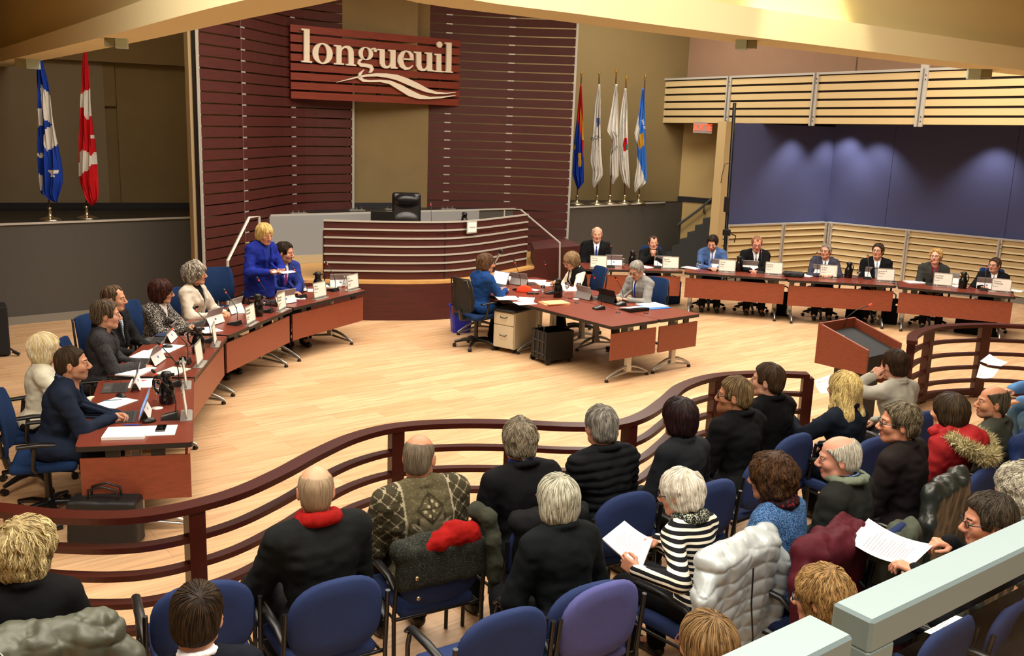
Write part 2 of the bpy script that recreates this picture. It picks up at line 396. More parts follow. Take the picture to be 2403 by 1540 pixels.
def head_field(h, fem=False, jaw=1., beard=0.):
    F = Field((-.115, -.135, -.215), (.115, .15, .145), h)
    F.ell((0, -.014, .03), (.076, .098, .086), .02).ell((0, .028, -.04), (.060*(.93 if fem else jaw), .060, .076), .03)
    F.ell((0, -.045, -.03), (.062, .055, .06), .03)
    F.ell((0, .066, -.096), (.026, .02, .018), .025)
    for s in (-1, 1):
        F.ell((s*.036, .058, -.03), (.026, .026, .026), .02).cap((s*.052, .02, -.078*1.0), (s*.02, .06, -.1), .014, .014, .025)
        F.cap((s*.012, .083, .02), (s*.04, .072, .019), .009, .009, .012)
        F.ell((s*.031, .097, -.001), (.017, .016, .011), .008, 'sub')
        F.cap((s*.02, .088, -.014), (s*.04, .081, -.014), .005, .005, .008).cap((s*.019, .0895, .0075), (s*.043, .0815, .007), .0042, .0042, .004)
        F.ell((s*.011, .1, -.041), (.009, .011, .008), .008)
        R = Euler((-.2, 0, s*-.35)).to_matrix()
        F.ell((s*.08, -.008, -.012), (.007, .019, .031), .006, R=R).cap((s*.07, .0, -.012), (s*.079, -.006, -.014), .011, .008, .008)
        F.ell((s*.089, .0, -.008), (.005, .009, .016), .004, 'sub', R=R)
    F.cap((0, .088, .008), (0, .112, -.032), .007, .012, .012)
    F.cap((-.018, .083, -.063), (.018, .083, -.063), .006, .006, .006).cap((0, .09, -.063), (0, .09, -.063), .006, .006, .008)
    F.cap((-.014, .084, -.075), (.014, .084, -.075), .0075, .0075, .006)
    if beard: F.ell((0, .045, -.085), (.055, .052, .045), .015).ell((0, .08, -.1), (.03, .022, .028), .02)
    F.cap((0, -.022, -.05), (0, -.04, -.3), .055 if not fem else .046, .06 if not fem else .05, .03)
    return F
def hair_field(style, h, t, seed=1, length=None, cut=None, vol=1., fringe=True):
    lo = (-.15, -.19, -.2); hi = (.15, .15, .18)
    if style == 'long': lo = (-.17, -.22, -.42)
    F = Field(lo, hi, h)
    F.ell((0, -.014, .03), (.077+t, .099+t, .087+t), .02).ell((0, -.048, -.03), (.064+t, .057+t, .066), .03)
    c = -.009 if cut is None else cut
    if style in ('short', 'crop', 'ring', 'tuft', 'receding'):
        Y, Z = F.ax[1][None, :, None], F.ax[2][None, None, :]   # hairline: slanted plane, kept down to the sideburn in front of the ear
        e = np.minimum(c-(.66*Z-.75*Y), np.maximum(Y-(.050 if style != 'receding' else .03), -.018-Z) if style in ('short', 'crop', 'receding', 'tuft') else 9.).astype(np.float32)
        q = np.clip(.5+.5*(e-F.d)/.01, 0, 1); F.d = F.d*(1-q)+e*q+.01*q*(1-q); F.half((0, 0, 1), -.078 if length is None else length, .012)
        for s in (-1, 1): F.ell((s*.085, -.004, -.022), (.02, .024, .034), .008, 'sub')
        if style == 'ring': F.ell((0, .036, .116), (.082, .128, .068), .012, 'sub')
        if style == 'receding':
            for s in (-1, 1): F.ell((s*.05, .075, .085), (.035, .04, .04), .01, 'sub')
    elif style in ('bob', 'long', 'curly', 'pixie'):
        zl = {'bob': -.115, 'long': -.15, 'curly': -.1, 'pixie': -.085}[style] if length is None else length
        v = vol
        F.ell((0, -.03, .02), (.088*v+t*.5, .098*v+t*.5, .098), .02)
        F.ell((0, -.035, -.05), ((.086+t*.5)*v, .082*v, .085), .03)
        if style == 'long':
            for s in (-1, 1):
                F.chain([(s*.05, -.06, -.05), (s*.06, -.085, -.17), (s*.045, -.1, -.28), (s*.03, -.1, -.345)], [.05, .052, .048, .03], .03)
                F.chain([(s*.075, .0, -.02), (s*.085, .0, -.13), (s*.08, .02, -.24)], [.022, .026, .012], .02)
        else: F.half((0, 0, 1), zl, .02)
        F.ell((0, .112, -.055), (.06, .085, .1 if fringe else .125), .012, 'sub')
        if style == 'pixie':
            for s in (-1, 1): F.ell((s*.098, .01, -.04), (.03, .03, .05), .01, 'sub')
    return F
def glasses_mb(col, r=.0016, w=.021, hgt=.014):
    b = MB(); m = mat('glasses_'+col.lstrip('#'), col, .3)
    for s in (-1, 1):
        b.tube([(s*.031+w*math.cos(a), .102-.004*abs(math.cos(a)), -.003+hgt*math.sin(a)) for a in np.linspace(0, 2*PI, 15)], r*1.4, m, 5)
        b.tube([(s*.051, .098, .004), (s*.07, .085, .004), (s*.082, .0, .002), (s*.083, -.02, -.01)], r*1.6, m, 5)
    b.tube([(-.011, .103, .002), (.011, .103, .002)], r*1.5, m, 5); return b
def hand_piece(sg, curl=.3, h=.0045, spread=.0, thumb=.5):
    """hand: wrist at origin, fingers along +Y, palm towards -Z, thumb on the sg side"""
    F = Field((-.075, -.045, -.1), (.075, .2, .045), h)
    F.cap((0, -.04, 0), (0, .01, 0), .026, .025, .01).rbox((0, .045, -.002), (.039, .044, .0135), .012, .012)
    for i, (x, L) in enumerate(((.029, .07), (.0105, .079), (-.009, .073), (-.0275, .058))):
        a = 0; p = np.array([sg*x, .082-(.006 if i in (0, 2) else 0)-(.014 if i == 3 else 0), 0]); r = .0092
        cc = curl*(1+.12*i)
        for k, (l, da) in enumerate(((.44, .75), (.31, .95), (.25, .6))):
            a += da*cc*1.15; q = p+np.array([sg*(x*spread), math.cos(a), -math.sin(a)])*L*l; F.cap(p, q, r, r*.9, .004); p = q; r *= .9
    t = thumb
    F.chain([(sg*.026, .012, -.006), (sg*(.046+.01*(1-t)), .04, -.016-.01*t), (sg*(.05-.02*t+.02*(1-t)), .07, -.022-.018*t), (sg*(.05-.035*t+.025*(1-t)), .09, -.026-.02*t)], [.014, .0115, .0098, .0082], .006)
    return F.nets()
def ik(S, W, l1, l2, pole):
    S = np.array(S, float); W = np.array(W, float); v = W-S; d = min(np.linalg.norm(v), (l1+l2)*.995); u = v/np.linalg.norm(v); W2 = S+u*d
    a = (l1*l1-l2*l2+d*d)/(2*d); hh = math.sqrt(max(l1*l1-a*a, 0)); p = np.array(pole, float); p -= u*(p@u); p /= max(np.linalg.norm(p), 1e-6)
    return S+u*a+p*hh, W2
def person(label, px, py, yaw, outfit, hair, pose=None, face=None, S=1., fem=False, h=.010, group=None, fine=None, loc=None, line=None, hsz=1.08):
    """px,py: middle of the head seen from the gallery; yaw: degrees, 0 = facing away from the gallery, + = turned left"""
    po = dict(kind='sit', lean=4, side=0, head=(0, 0, 0), L=None, R=None, Lc=.35, Rc=.35, Ln=(0, 0, -1), Rn=(0, 0, -1), Ld=None, Rd=None, bulk=1., belly=0., knee=(.12, .44), foot=.42)
    po.update(pose or {}); fa = dict(skin='#c08a6a', lip='#a85a50', third='#6b4c38', beard=0., jaw=1., glasses=None, brows=None, earring=None); fa.update(face or {})
    fine = fine or (.0045 if h < .0105 else .006)
    stand = po['kind'] == 'stand'; hz = .93 if stand else .54
    ln = math.radians(po['lean']); sd = math.radians(po['side']); ax = np.array([math.sin(sd), math.sin(ln)*math.cos(sd), math.cos(ln)*math.cos(sd)])
    Rl = np.array(Matrix.Rotation(-ln, 3, 'X') @ Matrix.Rotation(sd, 3, 'Y')); fwd = Rl@np.array([0, 1, 0]); rgt = Rl@np.array([1, 0, 0])
    hip = np.array([0, 0, hz]); waist = hip+ax*.2; chest = hip+ax*.355; nb = hip+ax*(.50 if not fem else .475)
    bk = po['bulk']; sw = (.178 if not fem else .15)*(.5+.5*bk)
    sh = {s: nb-ax*.055+rgt*s*sw+fwd*-.005 for s in (-1, 1)}
    hy, hp, hr = [math.radians(a) for a in po['head']]
    Rh = Matrix.Rotation(hy, 3, 'Z') @ Matrix.Rotation(hp, 3, 'X') @ Matrix.Rotation(hr, 3, 'Y')
    piv = nb+ax*.06+fwd*.015; hc = piv+np.array(Rh)@np.array([0, .022, .10]); TH = Matrix.Translation(hc) @ Rh.to_4x4() @ Matrix.Scale(hsz, 4)
    # legs
    if stand:
        hips = {s: hip+np.array([s*.085, 0, -.02]) for s in (-1, 1)}; knees = {s: np.array([s*.1, .03, .5]) for s in (-1, 1)}; ank = {s: np.array([s*.1, -.02, .09]) for s in (-1, 1)}
    else:
        kx, ky = po['knee']; hips = {s: hip+np.array([s*.085, .02, -.01]) for s in (-1, 1)}; knees = {s: np.array([s*kx, ky, .505]) for s in (-1, 1)}; ank = {s: np.array([s*kx*1.05, po['foot']-.06, .09]) for s in (-1, 1)}
    A = math.radians(yaw)
    if line:   # seated at a table: size and place so that the seat stands the given distance behind its back edge
        (LA, LB, dist) = line; nn = Vector((LB.y-LA.y, -(LB.x-LA.x))).normalized(); best = None
        fdir = Vector((-math.sin(A), math.cos(A)))
        if nn.dot(fdir) > 0: nn = -nn      # away from the table, behind the sitter's front
        for S_ in np.linspace(.86, 1.14, 57):
            Pq = at(px, py, hc[2]*S_); hd_ = Matrix.Rotation(A, 3, 'Z') @ Vector(hc)*S_; q = Vector((Pq.x-hd_.x, Pq.y-hd_.y)); dd = (q-LA).dot(nn)
            if best is None or abs(dd-dist) < best[0]: best = (abs(dd-dist), S_)
        S = float(best[1]); print('PERSON', label[:40], 'S', round(S, 3), 'err', round(best[0], 3))
    hd = Matrix.Rotation(A, 3, 'Z') @ Vector(hc)*S
    if loc is None: Pq = at(px, py, hc[2]*S); loc = (Pq.x-hd.x, Pq.y-hd.y, 0)
    def tolocal(x, y, z): q = at(x, y, z); return tuple(Matrix.Rotation(-A, 3, 'Z') @ (q-Vector(loc))/S)
    # arms
    el = {}; wr = {}
    for s, k in ((-1, 'L'), (1, 'R')):
        t = po[k]
        if t is not None and len(t) == 4: t = tolocal(*t[1:])
        elif t is not None and False: pass
        if po[k] is not None and len(po[k]) == 3 and .73 < t[2] < .84: t = (t[0], t[1], t[2]-.80+.775/S)
        if t is None: t = (s*.1, .30, .63) if not stand else (s*.27, .06, .85)
        el[s], wr[s] = ik(sh[s], t, .29, .26, po.get(k+'p') or (s*.7, -.55, -.6))
    root = empty('person', loc, A, label, 'person', group); root.scale = (S, S, S)
    sk = skin(fa['skin'], fa['lip'], fa['third'])
    # ---- body (one skin mesh object of overlapping head, torso and hand pieces)
    body = NM(); F = head_field(fine, fem, fa['jaw'], fa['beard']); V, Q = F.nets(); tn = np.zeros(len(V))
    lips = ((V[:, 0]/.024)**2+((V[:, 2]+.0695)/.0115)**2 < 1) & (V[:, 1] > .07); tn[lips] = .3
    if fa['beard']: tn[(V[:, 2] < -.035-.35*np.maximum(.045-np.abs(V[:, 0]), 0)) & (V[:, 1] > -.005) & ~lips & (V[:, 2] > -.135)] = .62+.35*fa['beard']
    if fa.get('stubble'):
        tn = np.where((tn == 0) & (V[:, 2] < -.05) & (V[:, 1] > .0) & (V[:, 2] > -.12), fa['stubble'], tn)
    body.add(V, Q, sk, tn, TH)
    for s in (-1, 1):
        a, q = qsphere((s*.031, .0795, -.0015), (.0125, .0118, .0105), 4); body.add(a, q, EYEW, None, TH)
        a, q = qsphere((s*.031, .0885, -.0012), (.0062, .0038, .0062), 3); body.add(a, q, IRIS, None, TH)
    def torso(F, o, k=.045, arms=True, legs=0., skirt=0.):
        b = po['belly']; fm = fem
        F.ell(hip+np.array([0, -.01, .02]), (.165*bk**.6+o, .115+o, .11+o), k, R=Rl)
        F.ell(waist+fwd*b*.5, (.128*bk+b*.7+o, .095+b+o, .15), k, R=Rl)
        F.ell(chest, ((.150 if fm else .165)*bk**.8+o, .108*bk**.5+o, .165+o*.5), k, R=Rl)
        if fm:
            for s in (-1, 1): F.ell(chest+fwd*.075+rgt*s*.06-ax*.03, (.06+o*.5, .055+o, .06+o*.5), .03, R=Rl)
        F.cap(sh[-1]*.86+sh[1]*.14, sh[1]*.86+sh[-1]*.14, .058+o, .058+o, k)
        for s in (-1, 1): F.cap(nb+rgt*s*.02-fwd*.015+ax*.01, sh[s]+ax*.012, .05+o*.7, .045+o*.7, .03)
        if arms:
            for s in (-1, 1): F.cap(sh[s], el[s], .052*bk**.5+o*.85, .042+o*.85, .03).cap(el[s], wr[s], .042+o*.85, .03+o*.6, .025)
        return F
    allp = np.array([hip, nb, *sh.values(), *el.values(), *wr.values(), *knees.values(), *ank.values()])
    lo = allp.min(0)-.17; hi = allp.max(0)+.16; lo[1] = min(lo[1], -.2-po['belly']); lo[2] = 0
    hi = np.maximum(hi, [0, .2+po['belly'], 0])
    F = Field(lo, hi, .022); torso(F, -.012)
    for s in (-1, 1):
        F.cap(hips[s], knees[s], .07, .05, .03).cap(knees[s], ank[s], .05, .036, .03).cap(ank[s], ank[s]+np.array([0, .13, -.045]), .034, .026, .02)
    V, Q = F.nets(); body.add(V, Q, sk)
    for s, kk in ((-1, 'L'), (1, 'R')):
        D = Vector(po[kk+'d'] or tuple(wr[s]-el[s])).normalized(); N = Vector(po[kk+'n']); Z = -N; Z = (Z-D*Z.dot(D)).normalized(); X = D.cross(Z)
        V, Q = hand_piece(-s, po[kk+'c'], .0045 if h < .0105 else .0055, thumb=po.get('thumb', .5))
        T = Matrix(((X.x, D.x, Z.x, wr[s][0]), (X.y, D.y, Z.y, wr[s][1]), (X.z, D.z, Z.z, wr[s][2]), (0, 0, 0, 1))); body.add(V, Q, sk, None, T)
    body.build('body', root)
    # ---- clothes
    of = dict(top='#222428', kind='suit', shirt=None, tie=None, pants='#1b1d22', shoes='#15120f', o=.02, vdepth=.26, fold=.009, fn=None, label=None, sleeve=1., hem=0.); of.update(outfit)
    M = lambda c, **k: c if isinstance(c, bpy.types.Material) else cloth(c, **k)
    kind = of['kind']; o = of['o']
    zmin = min(hz-.13, *[w[2]-.08 for w in wr.values()]) if not of['hem'] else hz-.13-of['hem']
    lo2 = allp[:8].min(0)-.14; hi2 = allp[:8].max(0)+.14; lo2[2] = zmin-.03; hi2[1] = max(hi2[1], .2+po['belly']); lo2[1] = min(lo2[1], -.19)
    F = Field(lo2, hi2, h); torso(F, o)
    for s in (-1, 1):
        if sleeve_cut := (1-of['sleeve']): pass
    if of['hem'] or kind in ('suit', 'coat', 'puffer'):
        if stand: F.cap(hip+np.array([0, 0, .05]), hip+np.array([0, 0, -.12-of['hem']]), .17+o-.02, .18+o, .05) if of['hem'] else F.ell(hip+np.array([0, 0, -.06]), (.18+o, .13+o, .13), .04)
        else:
            for s in (-1, 1): F.cap(hips[s]+np.array([0, 0, .01]), hips[s]*.6+knees[s]*.4, .085+o, .075+o*.5, .04)
    F.half((0, 0, 1), hz-.10-of['hem'] if stand else hz-.09, .01)
    sr = of.get('seed', int(abs(px)+abs(py))); fo = of['fold']
    Pfold = lambda P: fo*(vnoise(P*np.array([1, 1, .6]), 9, sr)+.6*vnoise(P*np.array([1, 1, 2.2]), 14, sr+5)+.5*vnoise(P, 26, sr+9))
    if fo: F.disp(Pfold)
    if kind == 'puffer': F.disp(lambda P: .011*np.abs(np.sin(PI*((P-hip)@ax+.012*vnoise(P, 8, 3))/.052))-.006)
    if kind == 'knit': F.disp(lambda P: .003*vnoise(P, 60, 4)+.002*np.sin(P[:, 2]*420))
    def front(F, x, t, y1=.34):
        """forward surface point of the torso at side offset x and height t along the spine"""
        base = hip+ax*t+rgt*x; ys = np.arange(y1, -.02, -.004); P = base+fwd*ys[:, None]; d = F.sample(P); j = np.argmax(d < 0)
        return P[j] if d[j] < 0 else base+fwd*.1
    nr = .07 if not fem else .058
    def necking(F, rr, z0, dz, r, kf=.01, frontdrop=0.):
        pts = [nb+rgt*rr*math.sin(a)-fwd*(rr*math.cos(a)*1.05+.012)+ax*(z0+dz*math.cos(a)-frontdrop*(math.cos(a) < -.5)) for a in np.linspace(-PI, PI, 15)]
        return F.chain(pts, [r]*15, kf)
    tm = M(of['top'])
    shirtF = None
    if of['shirt']:
        shirtF = Field(chest-.24, nb+np.array([.25, .25, .12]), max(h*.8, .008)); torso(shirtF, o-.013, arms=False)
        necking(shirtF, nr-.006, .045, .012, .012)
        NM().add(*shirtF.nets(), M(of['shirt'], bump=.2)).build('shirt', root)
    if kind in ('suit', 'cardigan'):
        vd = of['vdepth']; tN = float((nb-hip)@ax); lap = {}
        cen = [front(F, 0, t) for t in np.linspace(tN-.03, tN-.03-vd, 7)]
        wdt = np.linspace(.052 if kind == 'suit' else .06, .008, 7)
        edges = {s: [front(F, s*(wd+.012), t)+fwd*.002 for wd, t in zip(wdt, np.linspace(tN-.02, tN-.03-vd, 7))] for s in (-1, 1)}
        F.chain(cen, list(wdt), .004, 'sub').cap(nb+fwd*.03, nb+fwd*.12+ax*.04, .06, .07, .01, 'sub')
        for s in (-1, 1):
            F.chain([nb-fwd*.075+ax*.035, nb+rgt*s*.062-fwd*.03+ax*.03]+edges[s], [.016, .015, .014, .019, .021, .02, .017, .013, .011], .006)
    elif kind in ('coat', 'puffer'): necking(F, nr+.012, of.get('cz', .03), .02, .019)
    elif kind in ('sweater', 'knit'): necking(F, nr, .018, .012, .012)
    F.cap(nb+ax*.02, nb+ax*.16, nr-.012, nr-.004, .008, 'sub')
    V, Q = F.nets(); tone = of['fn'](V, hip, ax, fwd, rgt, el, wr, sh) if of['fn'] else np.zeros(len(V))
    if kind == 'cardigan' and of.get('sleevemat'):   # short jacket over light sleeves
        dist = np.minimum(*[np.linalg.norm(V-(sh[s]*.45+el[s]*.55), axis=1) for s in (-1, 1)])
    NM().add(V, Q, tm, tone).build({'suit': 'jacket', 'coat': 'coat', 'puffer': 'puffer_jacket', 'sweater': 'sweater', 'knit': 'sweater', 'cardigan': 'cardigan'}[kind], root, of['label'])
    if of.get('vest'):
        G = Field(lo2, hi2, h); torso(G, o+.012, arms=False); tN = float((nb-hip)@ax); G.half((0, 0, 1), hz-.02, .01)
        G.chain([front(G, 0, t) for t in np.linspace(tN-.02, .1, 8)], [.05, .05, .045, .04, .04, .04, .045, .05], .006, 'sub').cap(nb, nb+ax*.16, nr+.02, nr+.03, .01, 'sub').disp(Pfold)
        NM().add(*G.nets(), M(of['vest'])).build('vest', root)
    if of['tie'] and shirtF:
        tN = float((nb-hip)@ax); b = MB(); tms = M(of['tie']); ts = np.linspace(tN+.005, tN-of['vdepth']-.06, 9)
        pts = [Vector(front(shirtF, 0, max(t, float((chest-hip)@ax)-.2), .3)+fwd*.005) for t in ts]; wv = [.018, .015, .018, .022, .025, .028, .03, .032, .034]
        R = Vector(rgt); U = Vector(fwd)
        b.rings([[p-R*w_-U*.004, p-U*.001+U*.005, p+R*w_-U*.004, p-U*.006] for p, w_ in zip(pts, wv)], tms, False)
        b.build('tie', None, root)
    if kind == 'suit' and of['shirt']:
        c = NM(); cm = M(of['shirt'])
        for s in (-1, 1):
            D = (wr[s]-el[s])/np.linalg.norm(wr[s]-el[s]); G = Field(wr[s]-.07, wr[s]+.07, .007); G.cap(wr[s]-D*.02, wr[s]+D*.006, .036, .035, .004).cap(wr[s]+D*.012, wr[s]+D*.05, .032, .032, .002, 'sub'); c.add(*G.nets(), cm)
        c.build('shirt_cuffs', root)
    # trousers and shoes
    G = Field(lo, hi, .014); pr = .012
    G.ell(hip+np.array([0, -.01, -.0]), (.165*bk**.6+pr, .118+pr, .11), .04)
    for s in (-1, 1): G.cap(hips[s], knees[s], .082+pr, .058+pr, .03).cap(knees[s], ank[s]+np.array([0, 0, .01]), .056+pr, .048+pr, .03)
    G.disp(lambda P: .006*vnoise(P, 12, sr+3)); G.half((0, 0, -1), -(hz+.06), .01)
    NM().add(*G.nets(), M(of['pants'])).build('trousers', root)
    for s in (-1, 1):
        G = Field(ank[s]-np.array([.07, .1, .09]), ank[s]+np.array([.07, .25, .06]), .01); a = ank[s]
        G.cap(a+np.array([0, -.02, -.045]), a+np.array([s*.01, .15, -.055]), .04, .037, .03).cap(a, a+np.array([0, .02, -.03]), .045, .045, .02).half((0, 0, 1), .004, .004)
        NM().add(*G.nets(), mat('shoe_'+of['shoes'].lstrip('#'), of['shoes'], .35)).build('shoe', root)
    # ---- hair
    hs = dict(style='short', c0='#2a1c12', c1='#6a4a30', t=.012, n=None, noise=.003, wave=0., cut=None, length=None, r=.0022, vol=1., crown=(0, -.05, .11), bias=(0, -.15, -.9), fringe=True, step=.013); hs.update(hair or {})
    if hs['style'] != 'none':
        hm = tonemat('hair_'+hs['c0'].lstrip('#')+hs['c1'].lstrip('#'), hs['c0'], hs['c1'], .6, spec=.2)
        G = hair_field(hs['style'], fine*1.1, hs['t'], 1, hs['length'], hs['cut'], hs['vol'], hs['fringe']); sr2 = sr+31
        nz = hs['noise']; G.disp(lambda P: nz*(vnoise(P, 28, sr2)+.6*vnoise(P, 60, sr2+1)))
        V, Q = G.nets(); hb = NM(); rg = np.random.default_rng(sr2)
        hb.add(V, Q, hm, np.clip(.18+.3*vnoise(V*np.array([1, 1, .3]), 90, sr2), 0, 1))
        nst = hs['n'] if hs['n'] is not None else (1100 if h < .0105 else 350)
        if nst and len(V):
            st = V[rg.integers(0, len(V), nst)]+rg.normal(0, .002, (nst, 3)); cr = np.array(hs['crown']); bi = np.array(hs['bias'])
            def flow(P):
                v = P-cr; v /= np.maximum(np.linalg.norm(v, axis=1, keepdims=True), 1e-6); return v+bi*np.clip((cr[2]-P[:, 2:3])/.08+.15, 0, 1.5)
            hb.add(*(lambda a: (a[0], a[1], hm, a[2]))(strands(G, st, flow, 7, hs['step'], hs['r']*(1 if h < .0105 else 1.6), .0015, hs['wave'], sr2)))
        if fa['brows']:
            pass
        for s in (-1, 1):   # brows
            if po.get('nobrow'): continue
            br = Field((-.06, .05, 0.), (.06, .13, .05), .004); br.cap((s*.014, .0925, .0185), (s*.044, .0815, .0215), .0042, .003, .002); v2, q2 = br.nets(); hb.add(v2, q2, hm, np.full(len(v2), .1))
        hb.build('hair', root)
        ho = root.children[-1] if False else [c for c in bpy.data.objects if c.parent == root and c.name.startswith('hair')][-1]
        ho.matrix_local = TH
    if fa['glasses']:
        g = glasses_mb(fa['glasses']).build('glasses', None, root); g.matrix_local = TH
    if fa['earring']:
        b = MB(); [b.lathe([(.001, .004), (.004, 0), (.001, -.004)], mat('gold', '#d8a840', .25, 1), 8, (s*.083, -.002, -.048)) for s in (-1, 1)]; e = b.build('earrings', None, root); e.matrix_local = TH
    root['_'] = 0; del root['_']
    return dict(root=root, nb=nb, hip=hip, ax=ax, fwd=fwd, rgt=rgt, sh=sh, el=el, wr=wr, TH=TH, chest=chest, S=S, yaw=A, F=F, hips=hips, knees=knees)
# ---------------------------------------------------------------- colours of the place
def floor_material():
    m = bpy.data.materials.new('laminate_floor'); m.use_nodes = True; nt = m.node_tree; p = nt.nodes['Principled BSDF']; L = nt.links.new
    tc = node(nt, 'ShaderNodeTexCoord'); mp = node(nt, 'ShaderNodeMapping'); mp.inputs['Rotation'].default_value = (0, 0, math.radians(-38)); L(tc.outputs['Object'], mp.inputs[0])
    br = node(nt, 'ShaderNodeTexBrick'); br.inputs['Scale'].default_value = 1; br.inputs['Brick Width'].default_value = 1.25; br.inputs['Row Height'].default_value = .19
    br.inputs['Mortar Size'].default_value = .0025; br.inputs['Mortar Smooth'].default_value = .3; br.offset = .37; br.inputs['Color1'].default_value = lin('#dcb48a'); br.inputs['Color2'].default_value = lin('#cca176'); br.inputs['Mortar'].default_value = lin('#b08a62'); L(mp.outputs[0], br.inputs['Vector'])
    m2 = node(nt, 'ShaderNodeMapping'); m2.inputs['Scale'].default_value = (1.1, 16, 1); L(mp.outputs[0], m2.inputs[0])
    n = node(nt, 'ShaderNodeTexNoise'); n.inputs['Scale'].default_value = 1.6; n.inputs['Detail'].default_value = 6; n.inputs['Distortion'].default_value = .8; L(m2.outputs[0], n.inputs['Vector'])
    r = node(nt, 'ShaderNodeMapRange'); L(n.outputs[0], r.inputs[0]); r.inputs[1].default_value = .35; r.inputs[2].default_value = .68; r.inputs[3].default_value = .78; r.inputs[4].default_value = 1.1
    h = node(nt, 'ShaderNodeHueSaturation'); L(br.outputs[0], h.inputs['Color']); L(r.outputs[0], h.inputs['Value']); L(h.outputs[0], p.inputs['Base Color'])
    p.inputs['Roughness'].default_value = .38; p.inputs['Specular IOR Level'].default_value = .4
    return m
WALNUT = wood('dark_wood_slat', '#45120a', rough=.6, scale=(2, 2, 30), var=.22)
CHERRY = wood('cherry_wood', '#84402a', rough=.4, scale=(2, 30, 30), var=.12)
REDSIGN = wood('red_stained_wood', '#74280f', rough=.4, scale=(2, 2, 25), var=.18)
RAILW = wood('mahogany_rail', '#3e130c', rough=.3, scale=(1, 1, 4), var=.15)
TOPW = wood('table_laminate', '#723222', rough=.33, scale=(4, 18, 1), var=.1)
EDGE = mat('black_edge', '#211d1b', .45); BEECH = wood('beech_board', '#c99a5c', rough=.4, scale=(3, 20, 20), var=.08)
SILVER = mat('satin_metal', '#b4b2ac', .35, .85); ALU = mat('painted_silver', '#c2beb4', .45, .3); CLIP = mat('aluminium_clip', '#c8c8c6', .35, .5)
BLACKP = mat('black_plastic', '#141414', .4); BLACKM = mat('black_metal', '#0e0e0f', .35); CHROME = mat('chrome', '#d8d4c8', .12, 1.)
BEIGE = mat('beige_paint', '#b39a66', .8, bump=.15, bscale=120, var=.03, vscale=2); TAN = mat('soffit_paint', '#dccfa0', .85, bump=.1, bscale=120)
PINK = mat('rose_brown_paint', '#9c7a60', .85, var=.03, vscale=3); OLIVE = mat('olive_wall', '#7a6742', .85, var=.06, vscale=2, bump=.1, bscale=90)
GREYP = mat('stage_fascia', '#4a4741', .8, var=.05, vscale=30, bump=.2, bscale=200); DARKF = mat('dark_stage_floor', '#201e1e', .4, var=.1, vscale=4)
SLATB = mat('beige_slat', '#cdb482', .55, var=.03, vscale=2); BLUEW = mat('blue_fabric_wall', '#454970', .9, bump=.3, bscale=300, var=.03, vscale=40)
BASEB = mat('grey_baseboard', '#7f7a70', .6); DARKGAP = mat('dark_backing', '#1c0d08', .8)
PAPER = mat('white_paper', '#f2f0ea', .8); GLASS = mat('clear_glass', '#f4f8f8', .02, trans=1., spec=.5)
HS = 1.463
# ---- floor
structure(MB().box((1, 12, -.1), (32, 28, .2), floor_material()).build('floor'))
# ---- stage: front line follows the chamber, the top is dark
SF = [(-10.2, 10.97), (-7.29, 13.46), (-5.13, 15.31), (-4.15, 15.99), (-.69, 18.48), (1.15, 19.72), (3.38, 21.98)]
bk = [(3.9, 22.45), (3.0, 23.2), (-4, 22.5), (-8, 19.5), (-13, 16.5)]
structure(MB().prism(SF+bk, .0, HS-.02, GREYP).prism([(x, y) for x, y in SF]+bk, HS-.02, HS, DARKF).build('floor_stage'))
b = MB()
for i in range(len(SF)-1):
    T = frame2(SF[i], SF[i+1]); L = (Vector(SF[i+1])-Vector(SF[i])).length
    b.box((L/2, HS+.001, .012), (L, .03, .03), ALU, T=T)
    b.box((L/2, .06, .008), (L, .12, .016), BASEB, T=T)
structure(b.build('trim_1'))
# central part of the stage front is a lighter grey panel
T = frame2(SF[3], SF[4]); structure(MB().box((2.1, (HS+.63)/2, .03), (4.2, HS-.63-.03, .05), mat('light_grey_panel', '#8d8f90', .7, bump=.15, bscale=200), T=T).box((2.1, .70, .06), (4.2, .14, .03), mat('beige_baseboard', '#b8a684', .6), T=T).build('trim_2'))
# ---- walls behind the left half of the stage
A, B = at(-60, 489, HS).xy, at(470, 488, HS).xy
def pl(x, y, A, B, off=0.):
    T = frame2(A, B); q = onplane(x, y, A, B); return (T.inverted() @ q)
b = wallbox(A+(A-B)*.5, B+(B-A)*1.2, HS, 6.8, .2, OLIVE)
T = frame2(A, B)
z1 = pl(440, 157, A, B).y; xr = pl(440, 157, A, B).x
b.box((xr*.5+1, z1+1.2, .12), (xr+6, 2.4, .26), OLIVE, T=T)                      # header over the panels
xa, xb_, xc = pl(248, 300, A, B).x, pl(275, 300, A, B).x, pl(352, 300, A, B).x
b.box((xa-1.9, (HS+z1)/2, .05), (3.8, z1-HS, .1), mat('taupe_wall', '#84765c', .85, var=.04, vscale=2), T=T).box(((xb_+xc)/2, (HS+z1)/2+.03, .03), (xc-xb_-.02, z1-HS-.06, .06), OLIVE, T=T)
b.box(((xc+xr)/2+.02, (HS+z1)/2+.03, .02), (xr-xc+.8, z1-HS-.06, .05), OLIVE, T=T).box(((xa+xb_)/2, z1-.35, .04), (xb_-xa, .7, .08), OLIVE, T=T)
b.box((xr/2, HS+.05, .12), (xr+8, .1, .03), mat('dark_base', '#14131a', .6), T=T)
structure(b.build('wall_back_left'))
structure(wallbox((-13, 6), (-10.4, 15.4), 0, 6.8, .2, OLIVE, 'wall_left'))
# wall behind the opening between the two screens
structure(wallbox((-6.5, 19.4), (4.2, 22.6), HS, 6.8, .2, mat('olive_dim', '#7d6a42', .85, var=.03, vscale=2), 'wall_back_centre'))
